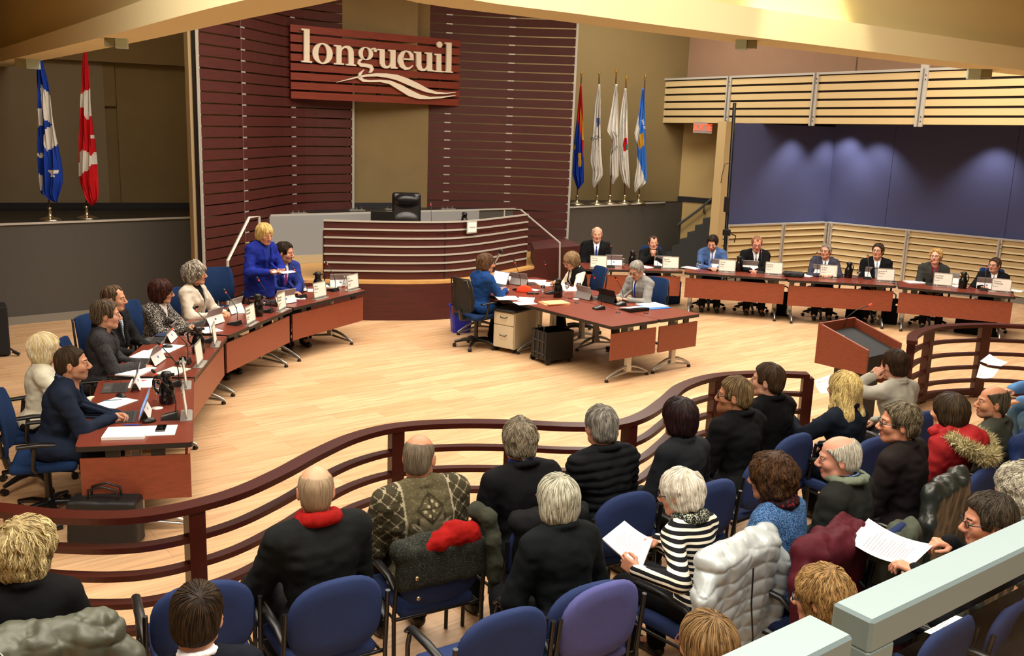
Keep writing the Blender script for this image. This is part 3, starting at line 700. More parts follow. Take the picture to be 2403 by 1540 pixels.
# ---- right of the screen: beige wall behind the city flags
A1, B1 = at(1330, 452, HS).xy, at(1575, 471, HS).xy; B1b = B1+(B1-A1).normalized()*2.2
b = wallbox(A1-(B1-A1).normalized()*.6, B1b, 0, 6.8, .2, BEIGE); T = frame2(A1, B1)
q0, q1 = pl(1366, 228, A1, B1), pl(1435, 280, A1, B1)
b.box(((q0.x+q1.x)/2, (q0.y+q1.y)/2+.25, .0), (q1.x-q0.x, .75, .012), mat('beige_niche', '#8a764e', .85), T=T)
b.box((pl(1450, 400, A1, B1).x/2+1, HS+.06, .012), (5, .12, .02), mat('dark_base', '#14131a', .6), T=T)
structure(b.build('wall_back_right'))
# ---- right-hand walls: A runs away to the corner, B comes back towards the gallery
WA0, WC, WB1 = Vector((4.22, 19.62)), Vector((6.86, 21.25)), Vector((10.04, 18.6))
WB2 = WC+(WB1-WC)*2.6
HW = 1.208
structure(wallbox(WA0, WC, 0, 3.28, .15, BLUEW, 'wall_right_far')); structure(wallbox(WC, WB2, 0, 3.6, .15, BLUEW, 'wall_right'))
structure(MB().box((WA0.x-.06, WA0.y+.05, 1.65), (.24, .24, 3.3), mat('pier_paint', '#bda474', .8), rz=math.radians(32)).build('wall_pier'))
def wainscot(A, B, posts, name, lab):
    root = empty(name, (0, 0, 0), 0, lab, 'wall panelling'); root.location = (A.x, A.y, 0)
    T = Matrix.Translation((-A.x, -A.y, 0)) @ frame2(A, B); L = (B-A).length; n = 8; ph = (HW-.12)/n
    MB().box((L/2, HW/2, .02), (L, HW, .03), DARKGAP, T=T).box((L/2, .06, .09), (L, .12, .05), BASEB, T=T).build('backing', None, root)
    b = MB()
    for i in range(n):
        z0 = .12+i*ph; y = [(L/2, 0)]
        b.add([(0, z0+.018, .125), (L, z0+.018, .125), (L, z0+ph-.004, .07), (0, z0+ph-.004, .07), (0, z0+.018, .05), (L, z0+.018, .05), (L, z0+ph-.004, .05), (0, z0+ph-.004, .05)], [(0, 1, 2, 3), (4, 7, 6, 5), (0, 4, 5, 1), (3, 2, 6, 7), (0, 3, 7, 4), (1, 5, 6, 2)], SLATB, T=T)
    b.build('slats', None, root)
    MB().box((L/2, HW+.012, .07), (L, .03, .11), ALU, T=T).build('top_rail', None, root)
    for x in posts:
        q = MB().box((x, HW/2+.01, .115), (.085, HW+.03, .05), ALU, T=T).box((x, HW/2, .145), (.02, HW, .02), SILVER, T=T)
        for z in (HW-.08, HW-.16, .3, .4): q.box((x+.028, z, .143), (.016, .016, .012), CHROME, T=T)
        q.build('post', None, root)
    return root
D = WC-WA0
pA = [pl(x, 600, WA0, WC).x for x in (1692, 1822, 1925)]; pB = [pl(x, 600, WC, WB2).x for x in (1947, 2128, 2346)]
wainscot(WA0, WC, [max(pA[0], .05), pA[1], min(pA[2], D.length-.1)], 'slatted_wainscot', 'short beige slatted wainscot left of the blue wall corner')
wainscot(WC, WB2, [max(pB[0], .08)]+pB[1:]+[pB[2]+1.4], 'slatted_wainscot', 'long beige slatted wainscot right of the corner behind the last four councillors')
b = MB()
for x, AA, BB in ((2088, WC, WB2), (2375, WC, WB2)):
    T = frame2(AA, BB); b.box((pl(x, 430, AA, BB).x, (HW+3.6)/2, .001), (.008, 3.6-HW, .004), mat('seam', '#23233c', .9), T=T)
structure(b.build('trim_3'))
# ---- slatted gallery front over the blue wall
GA, GB = atd(1530, 240, 22.0).xy, atd(2403, 240, 15.5).xy; GB2 = GB+(GB-GA)*.35; GA2 = GA-(GB-GA)*.12
T = frame2(GA, GB); g0a, g1a, g0b, g1b = [pl(*q, GA, GB) for q in ((1530, 290), (1530, 190), (2403, 297), (2403, 157))]
x0, x1 = -.75, (GB2-GA).length
def gz(x, t):  # height along the gallery front, t 0 bottom .. 1 top
    k = (x-g0a.x)/(g0b.x-g0a.x); lo = g0a.y+(g0b.y-g0a.y)*k; hi_ = g1a.y+(g1b.y-g1a.y)*k; return lo+(hi_-lo)*t
root = empty('slatted_gallery_front', (GA.x, GA.y, 3), 0, 'beige slatted gallery front with dark gaps and grey posts above the blue wall', 'wall panelling')
TT = Matrix.Translation((-GA.x, -GA.y, -3)) @ T
def strip(b, t0, t1, z0, z1, m, xa=x0, xb=x1):
    vs = [(x, gz(x, t), z) for z in (z0, z1) for x, t in ((xa, t0), (xb, t0), (xb, t1), (xa, t1))]
    b.add(vs, [(0, 3, 2, 1), (4, 5, 6, 7), (0, 1, 5, 4), (1, 2, 6, 5), (2, 3, 7, 6), (3, 0, 4, 7)], m, T=TT); return b
strip(MB(), 0.01, 1.0, -.12, -.03, DARKGAP).build('backing', None, root)
b = MB()
for i in range(6): strip(b, i/6+.022, (i+1)/6-.022, -.03, 0, SLATB)
b.build('slats', None, root); strip(MB(), 1.0, 1.045, -.05, .03, ALU).build('top_rail', None, root)
for px_, wd in ((1534, .1), (1709, .12), (1911, .12), (2163, .15)):
    x = pl(px_, 240, GA, GB).x; q = MB(); strip(q, -.02, 1.35 if px_ == 2163 else 1.04, .0, .04, ALU, x-wd/2, x+wd/2); strip(q, -.02, 1.04, .04, .055, SILVER, x-.012, x+.012)
    for t in (.08, .16, .84, .92): q.box((x+wd*.3, gz(x, t), .045), (.02, .02, .012), CHROME, T=TT)
    q.build('post', None, root)
# soffit under the gallery with its downlights, wall above
gn = Vector((GB.y-GA.y, GA.x-GB.x)).normalized(); gn = gn if gn.y > 0 else -gn
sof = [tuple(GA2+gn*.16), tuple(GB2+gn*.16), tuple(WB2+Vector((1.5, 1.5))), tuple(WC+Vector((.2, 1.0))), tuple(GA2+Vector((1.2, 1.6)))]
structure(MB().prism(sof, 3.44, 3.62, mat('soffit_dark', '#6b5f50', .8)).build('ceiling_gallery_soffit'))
T2 = frame2(GA, GB); b = MB().box(((x0+x1)/2-2, 5.9, -.6), (x1-x0+6, 3.4, .2), PINK, T=T2)
q = pl(1427, 120, GA, GB); b.box((q.x, 5.9, -.49), (.03, 3.4, .02), OLIVE, T=T2)
q = pl(1975, 140, GA, GB); b.box((q.x, 5.9, -.49), (.012, 3.4, .01), mat('pink_seam', '#6e5444', .9), T=T2)
structure(b.build('wall_upper_right'))
q0, q1 = pl(2188, 163, GA, GB), pl(2300, 120, GA, GB)
structure(MB().box(((q0.x+q1.x)/2+.15, q0.y+.27, -.47), (q1.x-q0.x+.5, .55, .05), mat('window_glass_green', '#5f7a62', .15), T=T2).box(((q0.x+q1.x)/2+.1, q0.y+.03, -.44), (q1.x-q0.x+.5, .05, .06), ALU, T=T2).box((q0.x+.04, q0.y+.27, -.44), (.05, .5, .06), mat('window_dark', '#16201a', .3), T=T2).box((q0.x+.35, q0.y+.05, -.43), (.55, .12, .05), mat('window_dark', '#16201a', .3), T=T2).build('window_1'))
# dark stairwell with its steps, handrail and shaded ceiling between the stage and the pier
b = MB(); stepm = mat('stair_dark', '#2c3032', .7); T = frame2(B1-(B1-A1).normalized()*.15, B1b)
for i in range(8): b.box((.3+i*.17, (i+1)*.085, .42), (.172, (i+1)*.17, .7), stepm, T=T)
structure(b.build('floor_stairs'))
hr = empty('handrail', (B1.x, B1.y, 0), 0, 'grey metal handrail climbing the beige wall beside the dark stairs', 'handrail'); hr_m = mat('grey_rail_metal', '#5c5e5c', .45, .3)
off = Vector((B1.x, B1.y, 0)); nrm = Vector((T[0][2], T[1][2], 0))
def hp_(x, y): return onplane(x, y, A1+nrm.xy*.1, B1b+nrm.xy*.1)-off
MB().tube([hp_(1572, 532), hp_(1590, 529), hp_(1640, 492), hp_(1692, 448)], .028, hr_m, 8).build('rail', None, hr)
for (x, y) in ((1573, 536), (1652, 486)):
    p = hp_(x, y); MB().tube([p, p+Vector((0, 0, -.12)), p+Vector((0, 0, -.15))-nrm*.1], .018, hr_m, 6).build('bracket', None, hr)
# exit sign
p = onplane(1649, 300, A1+nrm.xy*.9, B1b+nrm.xy*.9); es = empty('exit_sign', p, 0, 'lit exit sign reading SORTIE in red letters above the stairwell', 'sign')
face = (Vector((0, 0, CAMH))-p); yw = math.atan2(face.x, -face.y)*1.0
es.rotation_euler = (0, 0, yw)
dsg = (p-EYE).length/FPX
MB().box((0, .03, 0), (42*dsg, .05, 24*dsg), mat('sign_housing', '#948680', .6)).build('housing', None, es)
def text(body, size, m, parent, loc, rot=(PI/2, 0, 0), ext=.001, name='lettering', align='CENTER', bold=0., sx=1.):
    cu = bpy.data.curves.new(name, 'FONT'); cu.body = body; cu.size = size; cu.extrude = ext; cu.align_x = align; cu.align_y = 'CENTER'; cu.offset = bold; cu.resolution_u = 3
    cu.materials.append(m); o = bpy.data.objects.new(name+'_src', cu); COL.objects.link(o); bpy.context.view_layer.update()
    me = bpy.data.meshes.new_from_object(o.evaluated_get(bpy.context.evaluated_depsgraph_get())); bpy.data.objects.remove(o); me.name = name
    if sx != 1.:
        for v in me.vertices: v.co.x *= sx
    return link(name, me, parent, loc, rot)
text('SORTIE', 21*dsg, mat('red_glow', '#ff5a30', .5, emit='#ff3a18', es=2.2), es, (0, -.0, 0), bold=.001, sx=.62, ext=.004)
# pier truss post (black) with camera gear clamped to it
tp = empty('lighting_truss_pole', at(1701, 640, .35).xy.to_3d(), 0, 'tall black pole beside the beige pier at the blue wall edge', 'pole')
base = atd(1700, 620, 18.8); topq = atd(1724, 242, 18.8); tp.location = (base.x, base.y, 0); e = Vector((base.x, base.y, 0))
MB().tube([Vector((0, 0, .02)), topq-e], [.035, .035], BLACKM, 8).build('pole', None, tp)
k = (atd(1700, 545, 18.7)-e); MB().box(k+Vector((.03, -.06, 0)), (.14, .1, .12), BLACKP, bev=.01).tube([k+Vector((.05, -.1, 0)), k+Vector((.2, -.12, -.05)), k+Vector((.18, -.12, -.18))], .012, BLACKM, 6).build('clamp', None, tp)
k = (atd(1705, 480, 18.7)-e); MB().box(k, (.09, .1, .3), BLACKP, bev=.01).build('control_box', None, tp)
k = (atd(1716, 382, 18.7)-e); MB().tube([k, k+Vector((-.12, 0, -.03)), k+Vector((-.16, 0, -.25)), k+Vector((-.17, 0, -.4))], .008, BLACKM, 5).build('hanging_cable', None, tp)
for a in (0, 2.1, 4.2): MB().tube([(0, 0, .3), (.32*math.cos(a), .32*math.sin(a), .01)], .015, BLACKM, 6).build('leg', None, tp)
# ---- curved timber screen: two panels of dark slats held by aluminium clips
SCR = [(470, 13.8), (575, 14.85), (690, 16.5), (828, 17.4), (903, 17.85), (1050, 18.3), (1195, 18.5), (1342, 18.4)]
sp = [(x, atd(x, 300, d).xy) for x, d in SCR]
def spline(pts, n):
    P = [Vector(p) for p in pts]; P = [2*P[0]-P[1]]+P+[2*P[-1]-P[-2]]; out = []
    for i in range(1, len(P)-2):
        for k in range(n):
            t = k/n; a, b_, c, d = P[i-1:i+3]
            out.append(.5*((2*b_)+(c-a)*t+(2*a-5*b_+4*c-d)*t*t+(3*b_-a-3*c+d)*t**3))
    return out+[P[-2]]
def shift(pts, d):
    out = []
    for i, p in enumerate(pts):
        t = (pts[min(i+1, len(pts)-1)]-pts[max(i-1, 0)]).normalized(); out.append(p+Vector((-t.y, t.x))*d)
    return out
def ribbon(b, pts, z0, z1, th, m, s=1):
    """vertical strip along plan points, th thick (backwards)"""
    n = len(pts); V = []
    for i, p in enumerate(pts):
        t = (pts[min(i+1, n-1)]-pts[max(i-1, 0)]).normalized(); q = Vector((-t.y, t.x))*th*s
        V += [(p.x, p.y, z0), (p.x, p.y, z1), (p.x+q.x, p.y+q.y, z1), (p.x+q.x, p.y+q.y, z0)]
    F = []
    for i in range(n-1):
        for j in range(4):
            a, c = i*4+j, i*4+(j+1) % 4; F.append((a, a+4, c+4, c))
    F += [(0, 1, 2, 3), tuple(4*(n-1)+k for k in (3, 2, 1, 0))]; b.add(V, F, m); return b
left = spline([p for x, p in sp[:4]], 5); right = spline([p for x, p in sp[4:]], 5); PIT = .1645
def screen_panel(pts, cols, name, lab, zlo, zhi, edge):
    o = Vector((pts[0].x, pts[0].y, 0)); root = empty(name, o, 0, lab, 'slatted screen'); P = [p-o.xy for p in pts]
    n = int((zhi-zlo)/PIT); b = MB(); c = MB()
    for i in range(n): ribbon(b, P, zlo+i*PIT+.012, zlo+(i+1)*PIT-.010, .02, WALNUT)
    b.build('slats', None, root)
    for (p, w_) in cols:
        w_ = .12 if cols[0][0] is not p and cols[-1][0] is not p else .07
        p = p-o.xy
        i = min(range(len(P)), key=lambda k: (P[k]-p).length); t = (P[min(i+1, len(P)-1)]-P[max(i-1, 0)]).normalized(); nn = Vector((t.y, -t.x)); R = math.atan2(t.y, t.x)
        q = P[i]+nn*.012
        MB().box((P[i].x-nn.x*.008, P[i].y-nn.y*.008, (zlo+zhi)/2), (w_, .012, zhi-zlo-.05), CLIP, rz=R).build('clip_rail', None, root)
        MB().box((P[i].x-nn.x*.06, P[i].y-nn.y*.06, (zlo+zhi)/2), (.06, .06, zhi-zlo), mat('dark_stud', '#1b120e', .6), rz=R).build('stud', None, root)
    for k in edge:
        p = P[k]; MB().box((p.x, p.y, (zlo+zhi)/2), (.014, .04, zhi-zlo), ALU).build('edge_trim', None, root)
    return root
def near_px(pts, x):
    return min(pts, key=lambda p: abs(proj_x(p)-x))
def proj_x(p):
    d = Vector((p.x, p.y, 2.9))-EYE; return IW/2+FPX*d.dot(RT)/d.dot(FW)
screen_panel(left, [(near_px(left, x), .12) for x in (474, 575, 690, 822)], 'timber_screen', 'left half of the curved dark slatted timber screen behind the city sign', .12, 6.6, [0, -1])
screen_panel(right, [(near_px(right, x), .12) for x in (912, 1052, 1197, 1334)], 'timber_screen', 'right half of the curved dark slatted timber screen, right of the narrow opening', .12, 6.6, [0, -1])
# pale post at the left end of the screen
p = atd(452, 300, 13.9); structure(MB().box((p.x, p.y+.06, 3.3), (.15, .3, 6.6), mat('putty_post', '#a8926e', .7), rz=.5).build('wall_screen_end'))
# floor brackets of the screen
for (x, y, lab) in ((700, 501, 'leftmost'), (836, 494, 'second'), (920, 492, 'third'), (1050, 491, 'rightmost')):
    p = at(x, y, HS); r_ = empty('floor_bracket', p, math.radians(30), 'small bolted metal bracket under the timber screen, %s of four from the left' % lab, 'bracket', 'brackets holding the timber screen')
    MB().box((0, 0, .008), (.3, .12, .016), SILVER).build('plate', None, r_)
    for k in (-.1, 0, .1): MB().cyl((k, 0, .016), (k, 0, .06), .018, CHROME).build('bolt', None, r_)
# ---- ceiling: low soffit over the gallery ending in a curved fascia, high ceiling over the chamber
ZB, ZC = 3.70, 3.87
cpx = [(0, 145), (200, 97), (440, 33), (590, -4), (720, -40), (850, -62), (980, -45), (1110, 0), (1358, 33), (1600, 66), (2000, 116), (2403, 165), (2600, 188)]
cv = [at(x, y, ZB).xy for x, y in cpx]; cv = [cv[0]+(cv[0]-cv[1])*.8, cv[0]+(cv[0]-cv[1])*.3]+cv; cs = spline([tuple(c) for c in cv], 4)
# beam face, the drum wall standing on it (set back a little), and the gallery's own higher ceiling
b = MB(); ribbon(b, cs, ZB, ZC, .34, TAN); structure(b.build('trim_soffit_fascia'))
ribbon(b := MB(), shift(cs, .14), ZC, 6.8, .12, mat('drum_wall_paint', '#d4c690', .85), 1); structure(b.build('wall_above_soffit'))
poly = [tuple(c) for c in shift(cs, .14)]+[(9, -3), (-12, -3)]
structure(MB().prism(poly, 5.6, 5.75, mat('gallery_ceiling', '#d2b87e', .85)).build('ceiling_gallery'))
q = at(1905, 101, ZB); p = Vector((q.x-.10, q.y-.22, 5.5)); spot(p, (q.x+.03, q.y+.10, ZC), 900, 40, .5, (1, .93, .66), .05)
lf = empty('downlight', p+Vector((0, 0, .06)), 0, 'recessed downlight grazing the drum wall above the soffit', 'lamp'); MB().lathe([(.07, 0), (.09, 0), (.09, .03), (.065, .03)], ALU, 14).build('ring', None, lf)
structure(MB().box((1, 13, 6.9), (32, 26, .2), mat('high_ceiling', '#b8a27a', .9)).build('ceiling'))
structure(wallbox((16, -2), (-14, -2), 0, 6.8, .2, BEIGE, 'wall_rear')); structure(wallbox((16.4, 24), (16.4, -2), 0, 6.8, .2, BEIGE, 'wall_far_right')); structure(wallbox((-14.2, -2), (-14.2, 24), 0, 6.8, .2, OLIVE, 'wall_far_left')); structure(wallbox((-14, 25.5), (16, 25.5), 0, 6.8, .2, OLIVE, 'wall_back'))
for i, (x, y, fl) in enumerate(((56, 137, 1), (262, 88, 1), (1760, 92, -1), (2312, 162, -1))):
    p = at(x, y, ZB); r_ = empty('emergency_lamp', p+Vector((0, .1, 0)), .3*fl, ['small frosted box lamp hanging under the soffit at the far left edge', 'small frosted box lamp under the soffit above the red and white flag', 'small frosted box lamp under the right soffit beside the rose wall', 'small frosted box lamp under the soffit at the far right'][i], 'lamp')
    u = .0011*(p-EYE).length/2.6
    MB().box((10*u*fl, 0, -10*u), (26*u, .1, 22*u), mat('frosted_box', '#b8cfc8', .3), bev=.004).build('diffuser', None, r_)
    MB().box((-14*u*fl, 0, -9*u), (22*u, .08, 18*u), mat('lamp_body', '#8d8a70', .4, .5), bev=.004).build('lamp_body', None, r_)
# wall-washer downlights recessed in the gallery soffit over the blue wall
for i, (x, AA, BB) in enumerate(((1852, WA0, WC), (1935, WA0, WC), (2058, WC, WB2), (2335, WC, WB2), (2620, WC, WB2))):
    T = frame2(AA, BB); q = pl(x, 400, AA, BB).x; p = T @ Vector((q, 3.40, .52)); tgt = T @ Vector((q, 0, .05))
    spot(p, tgt, 125, 92, .75, (1, .96, .93), .08)
    lf = empty('downlight', p+Vector((0, 0, .03)), 0, 'recessed round downlight over the blue wall', 'lamp', 'downlights over the blue wall')
    MB().lathe([(.06, 0), (.075, 0), (.075, .02), (.055, .02)], ALU, 14).build('ring', None, lf)
    if x > 2500 or 1: pass
# ---------------------------------------------------------------- city sign on the screen
S0, S1 = atd(680, 150, 16.15).xy, atd(1076, 170, 18.15).xy
ST = frame2(S0, S1); SI = ST.inverted()
def sgn(x, y): return SI @ onplane(x, y, S0, S1)
sg = empty('city_sign', (S0.x, S0.y, 0), 0, 'red wooden slatted sign with the white word longueuil over a double wave', 'sign')
TS = Matrix.Translation((-S0.x, -S0.y, 0)) @ ST
tl, bl_, tr, br_ = sgn(680, 55), sgn(682, 234), sgn(1078, 93), sgn(1073, 251)
b = MB(); gp = MB(); Lx = tr.x
for i in range(8):
    def zz(t, x): return (tl.y+(bl_.y-tl.y)*t)*(1-x)+(tr.y+(br_.y-tr.y)*t)*x
    t0, t1 = i/8+.012, (i+1)/8-.016
    vs = [(x*Lx, zz(t, x), z) for z in (0, .04) for x, t in ((0, t1), (1, t1), (1, t0), (0, t0))]
    b.add(vs, [(0, 3, 2, 1), (4, 5, 6, 7), (0, 1, 5, 4), (1, 2, 6, 5), (2, 3, 7, 6), (3, 0, 4, 7)], REDSIGN, T=TS)
b.build('panel_slats', None, sg)
for x in (.12, .5, .88): MB().box((x*Lx, (tl.y+bl_.y)/2*(1-x)+(tr.y+br_.y)/2*x, -.02), (.08, tl.y-bl_.y-.1, .04), DARKGAP, T=TS).build('batten', None, sg)
WHITEL = mat('letter_white', '#e2d8c4', .5)
def cpt(x, y):  # reading of the enlarged sign
    q = sgn(660+x/5.1326, 20+y/5.1333); return (q.x, q.y)
def arc(cx, cy, rx, ry, a0, a1, n=16): return [(cx+rx*math.cos(math.radians(a0+(a1-a0)*i/n)), cy+ry*math.sin(math.radians(a0+(a1-a0)*i/n))) for i in range(n+1)]
def letter(b, outer, inner=None):
    o = [cpt(*p) for p in outer]
    ar = sum(o[i][0]*o[(i+1) % len(o)][1]-o[(i+1) % len(o)][0]*o[i][1] for i in range(len(o)))
    if inner is None:
        me = []; vs = [Vector((x, y, 0)) for x, y in o]
        from mathutils.geometry import tessellate_polygon
        tr_ = tessellate_polygon([vs]); n = len(o)
        V = [(x, y, .058) for x, y in o]+[(x, y, .095) for x, y in o]
        F = [tuple(n+i for i in t) for t in tr_]+[tuple(t)[::-1] for t in tr_]
        F += [(i, (i+1) % n, n+(i+1) % n, n+i) if ar > 0 else (i, n+i, n+(i+1) % n, (i+1) % n) for i in range(n)]
        b.add(V, F, WHITEL, T=TS)
    else:
        q = [cpt(*p) for p in inner]; n = len(o); V = [(x, y, z) for z in (.058, .095) for L_ in (o, q) for x, y in L_]; F = []
        for i in range(n):
            j = (i+1) % n; F += [(2*n+i, 2*n+j, 3*n+j, 3*n+i), (i, n+i, n+j, j), (i, j, 2*n+j, 2*n+i), (n+i, 3*n+i, 3*n+j, n+j)]
        b.add(V, F, WHITEL, T=TS)
def glyph(outer, inner=None, extra=()):
    b = MB(); letter(b, outer, inner)
    for e in extra: letter(b, *e) if isinstance(e, tuple) else letter(b, e)
    return b.build('letter', None, sg)
def band(pts, ws):
    """brush stroke: centre points and half widths"""
    up, dn = [], []
    P = [Vector(p) for p in pts]
    for i, p in enumerate(P):
        t = (P[min(i+1, len(P)-1)]-P[max(i-1, 0)]).normalized(); q = Vector((-t.y, t.x))*ws[i]; up.append(tuple(p+q)); dn.append(tuple(p-q))
    return up+dn[::-1]
def ell2(cx, cy, rx, ry, sk=.07, n=36): return [(cx+rx*math.cos(2*PI*i/n), cy+ry*math.sin(2*PI*i/n)+sk*rx*math.cos(2*PI*i/n)) for i in range(n)]
glyph([(215, 243), (314, 251), (314, 632), (344, 638), (344, 657), (216, 646), (216, 627), (247, 630), (247, 268), (215, 263)])          # l
glyph(ell2(470, 544, 121, 126), ell2(470, 544, 52, 108))                                                                                # o
glyph([(608, 440), (696, 448), (697, 480), (720, 458), (752, 449), (790, 453), (825, 478), (843, 520), (845, 673), (873, 678), (873, 694), (753, 686), (753, 668), (783, 670), (781, 520), (765, 484), (735, 478), (708, 497), (698, 530), (698, 661), (728, 665), (728, 681), (607, 674), (607, 657), (637, 659), (636, 461), (608, 458)])  # n
glyph(ell2(990, 545, 87, 79), ell2(990, 545, 38, 68), [band([(1050, 508), (1068, 488), (1095, 482), (1110, 494)], [8, 9, 8, 10]), (ell2(1104, 508, 20, 20), ell2(1104, 508, 1, 1)),
      band([(955, 604), (915, 628), (905, 660), (935, 682), (1000, 688), (1050, 700), (1065, 730), (1050, 762), (1030, 776)], [8, 16, 18, 22, 22, 24, 22, 14, 3])])  # g
def uu(dx, dy): return [(x+dx, y+dy) for x, y in [(1128, 487), (1216, 494), (1217, 655), (1228, 688), (1252, 697), (1275, 682), (1286, 650), (1286, 517), (1261, 515), (1261, 498), (1347, 503), (1347, 706), (1370, 712), (1370, 729), (1290, 724), (1288, 698), (1262, 722), (1222, 724), (1182, 706), (1159, 665), (1157, 508), (1129, 505)]]
glyph(uu(0, 0))
glyph(band([(1546, 612), (1540, 565), (1512, 528), (1471, 514), (1438, 532), (1412, 580), (1406, 636), (1426, 690), (1466, 724), (1512, 724), (1558, 688)], [19, 22, 15, 7, 20, 32, 34, 29, 19, 11, 4]), None, [[(1425, 600), (1565, 607), (1565, 626), (1425, 618)]])
glyph(uu(440, 32))
glyph([(1815, 545), (1897, 550), (1897, 752), (1922, 757), (1922, 771), (1813, 764), (1813, 749), (1840, 751), (1840, 566), (1815, 563)], None, [(ell2(1876, 437, 33, 37), ell2(1876, 437, 2, 2))])
glyph([(1942, 410), (2020, 415), (2017, 760), (2038, 764), (2038, 777), (1932, 770), (1932, 756), (1956, 757), (1962, 430), (1942, 427)])
MB_ = MB(); letter(MB_, band([(640, 890), (760, 860), (880, 830), (1000, 808), (1120, 800), (1240, 808), (1360, 830), (1480, 876), (1600, 930), (1720, 985), (1840, 1018), (1960, 1022), (2068, 1010)], [2, 5, 9, 14, 20, 25, 32, 36, 34, 24, 14, 8, 3])); MB_.build('wave_emblem', None, sg)
MB_ = MB(); letter(MB_, band([(968, 738), (920, 790), (915, 835), (960, 868), (1040, 876), (1160, 872), (1280, 890), (1400, 950), (1520, 1020), (1640, 1065), (1760, 1078), (1900, 1070), (2068, 1047)], [3, 16, 20, 17, 12, 14, 22, 34, 38, 28, 15, 10, 3])); MB_.build('wave_emblem', None, sg)
# ---------------------------------------------------------------- president's curved desk on its platform
fc = [at(760, 655, .63).xy, at(980, 657, .63).xy, at(1100, 650, .63).xy, at(1236, 624, .63).xy]
arcF = spline([tuple(p) for p in fc], 6)
PF = [at(700, 662, .60).xy]+shift(arcF, -.13)
plat = [tuple(p) for p in PF]+[(.75, 18.0), (.95, 19.3), (-.6, 18.42), (-4.1, 15.93)]
structure(MB().prism(plat, 0, .585, WALNUT).prism(plat, .585, .63, BEECH).build('floor_platform'))
dk = empty('president_desk', (arcF[0].x, arcF[0].y, .63), 0, 'curved dark wood desk with pale horizontal strips on the platform in the centre', 'desk')
o = Vector((arcF[0].x, arcF[0].y)); face = [p-o for p in shift(arcF, .02)]; HT = .92; nb_ = 7
ribbon(MB(), face, 0, HT, .04, WALNUT).build('front_panel', None, dk)
for i in range(nb_):
    z = HT-.005-i*(HT-.06)/6.6
    ribbon(MB(), shift(face, -.02), z-.012, z+.014, .03, ALU).build('strip', None, dk)
MB().box((face[9].x, face[9].y-.003, HT/2), (.01, .02, HT), DARKGAP).build('joint', None, dk)
inner = shift(face, .62); MB().prism([tuple(p) for p in face]+[tuple(p) for p in inner[::-1]], HT-.22, HT-.18, TOPW).build('worktop', None, dk)
for e_ in (0, -1):
    p, q = face[e_], inner[e_]; T = frame2(p, q); MB().box(((q-p).length/2, (HT-.18)/2, 0), ((q-p).length, HT-.18, .03), WALNUT, T=T).build('side_panel', None, dk)
# name plate hung on the desk front
def plate_text(parent, lines, w_, h_, y=-.004, zc=0., m=None):
    m = m or mat('print_grey', '#8f8a86', .8)
    for k, (t, s_, z) in enumerate(lines): text(t, s_, m, parent, (-w_*.38, y, zc+z), name='lettering', align='LEFT', ext=.0004)
p = onplane(1069, 528, arcF[8], arcF[9]) if False else at(1069, 515, .63+HT); T_ = (arcF[14]-arcF[10]); rz = math.atan2(T_.y, T_.x)
i_ = min(range(len(arcF)), key=lambda k: (arcF[k]-p.xy).length); pp = shift(arcF, -.04)[i_]
pl_ = empty('desk_sign', (pp.x, pp.y, .63+HT-.1), rz, 'framed white sign reading Président hooked over the desk front', 'sign')
MB().box((0, 0, 0), (.235, .012, .20), ALU, bev=.004).build('frame', None, pl_); MB().box((0, -.008, 0), (.195, .004, .155), PAPER).build('card', None, pl_)
text('Président', .036, mat('print_grey', '#8f8a86', .8), pl_, (0, -.0115, .0), ext=.0004)
# ---- stair handrails at both ends of the platform
def bar(name, pts, lab, r=.02):
    o = Vector(pts[0]); o.z = 0; h_ = empty(name, o, 0, lab, 'handrail'); MB().tube([Vector(p)-o for p in pts], r, ALU, 4).build('rail', None, h_); return h_
zr = 1.5
a0 = atd(532, 640, 14.0); a1 = atd(534, 612, 14.0); a2 = atd(584, 511, 14.5); a3 = atd(608, 508, 14.7); a4 = atd(608, 560, 14.7)
bar('handrail', [Vector((a0.x, a0.y, .1)), a1, a2, a3, Vector((a4.x, a4.y, .1))], 'pale square handrail of the left stage steps behind the empty blue chair', .024)
a0 = atd(1313, 690, 17.2); a1 = atd(1314, 570, 17.2); a2 = atd(1222, 492, 17.6); a3 = atd(1184, 490, 17.8); a4 = atd(1184, 512, 17.8)
bar('handrail', [Vector((a0.x, a0.y, .1)), a1, a2, a3, Vector((a3.x, a3.y, .66))], 'thin pale handrail of the right stage steps right of the curved desk', .016)
# wooden slatted block of the right-hand steps
q0 = at(1236, 700, 0); structure(MB().prism([(.35, 16.95), (1.25, 17.75), (.95, 19.0), (.3, 18.0)], 0, .93, WALNUT).build('floor_steps_right'))
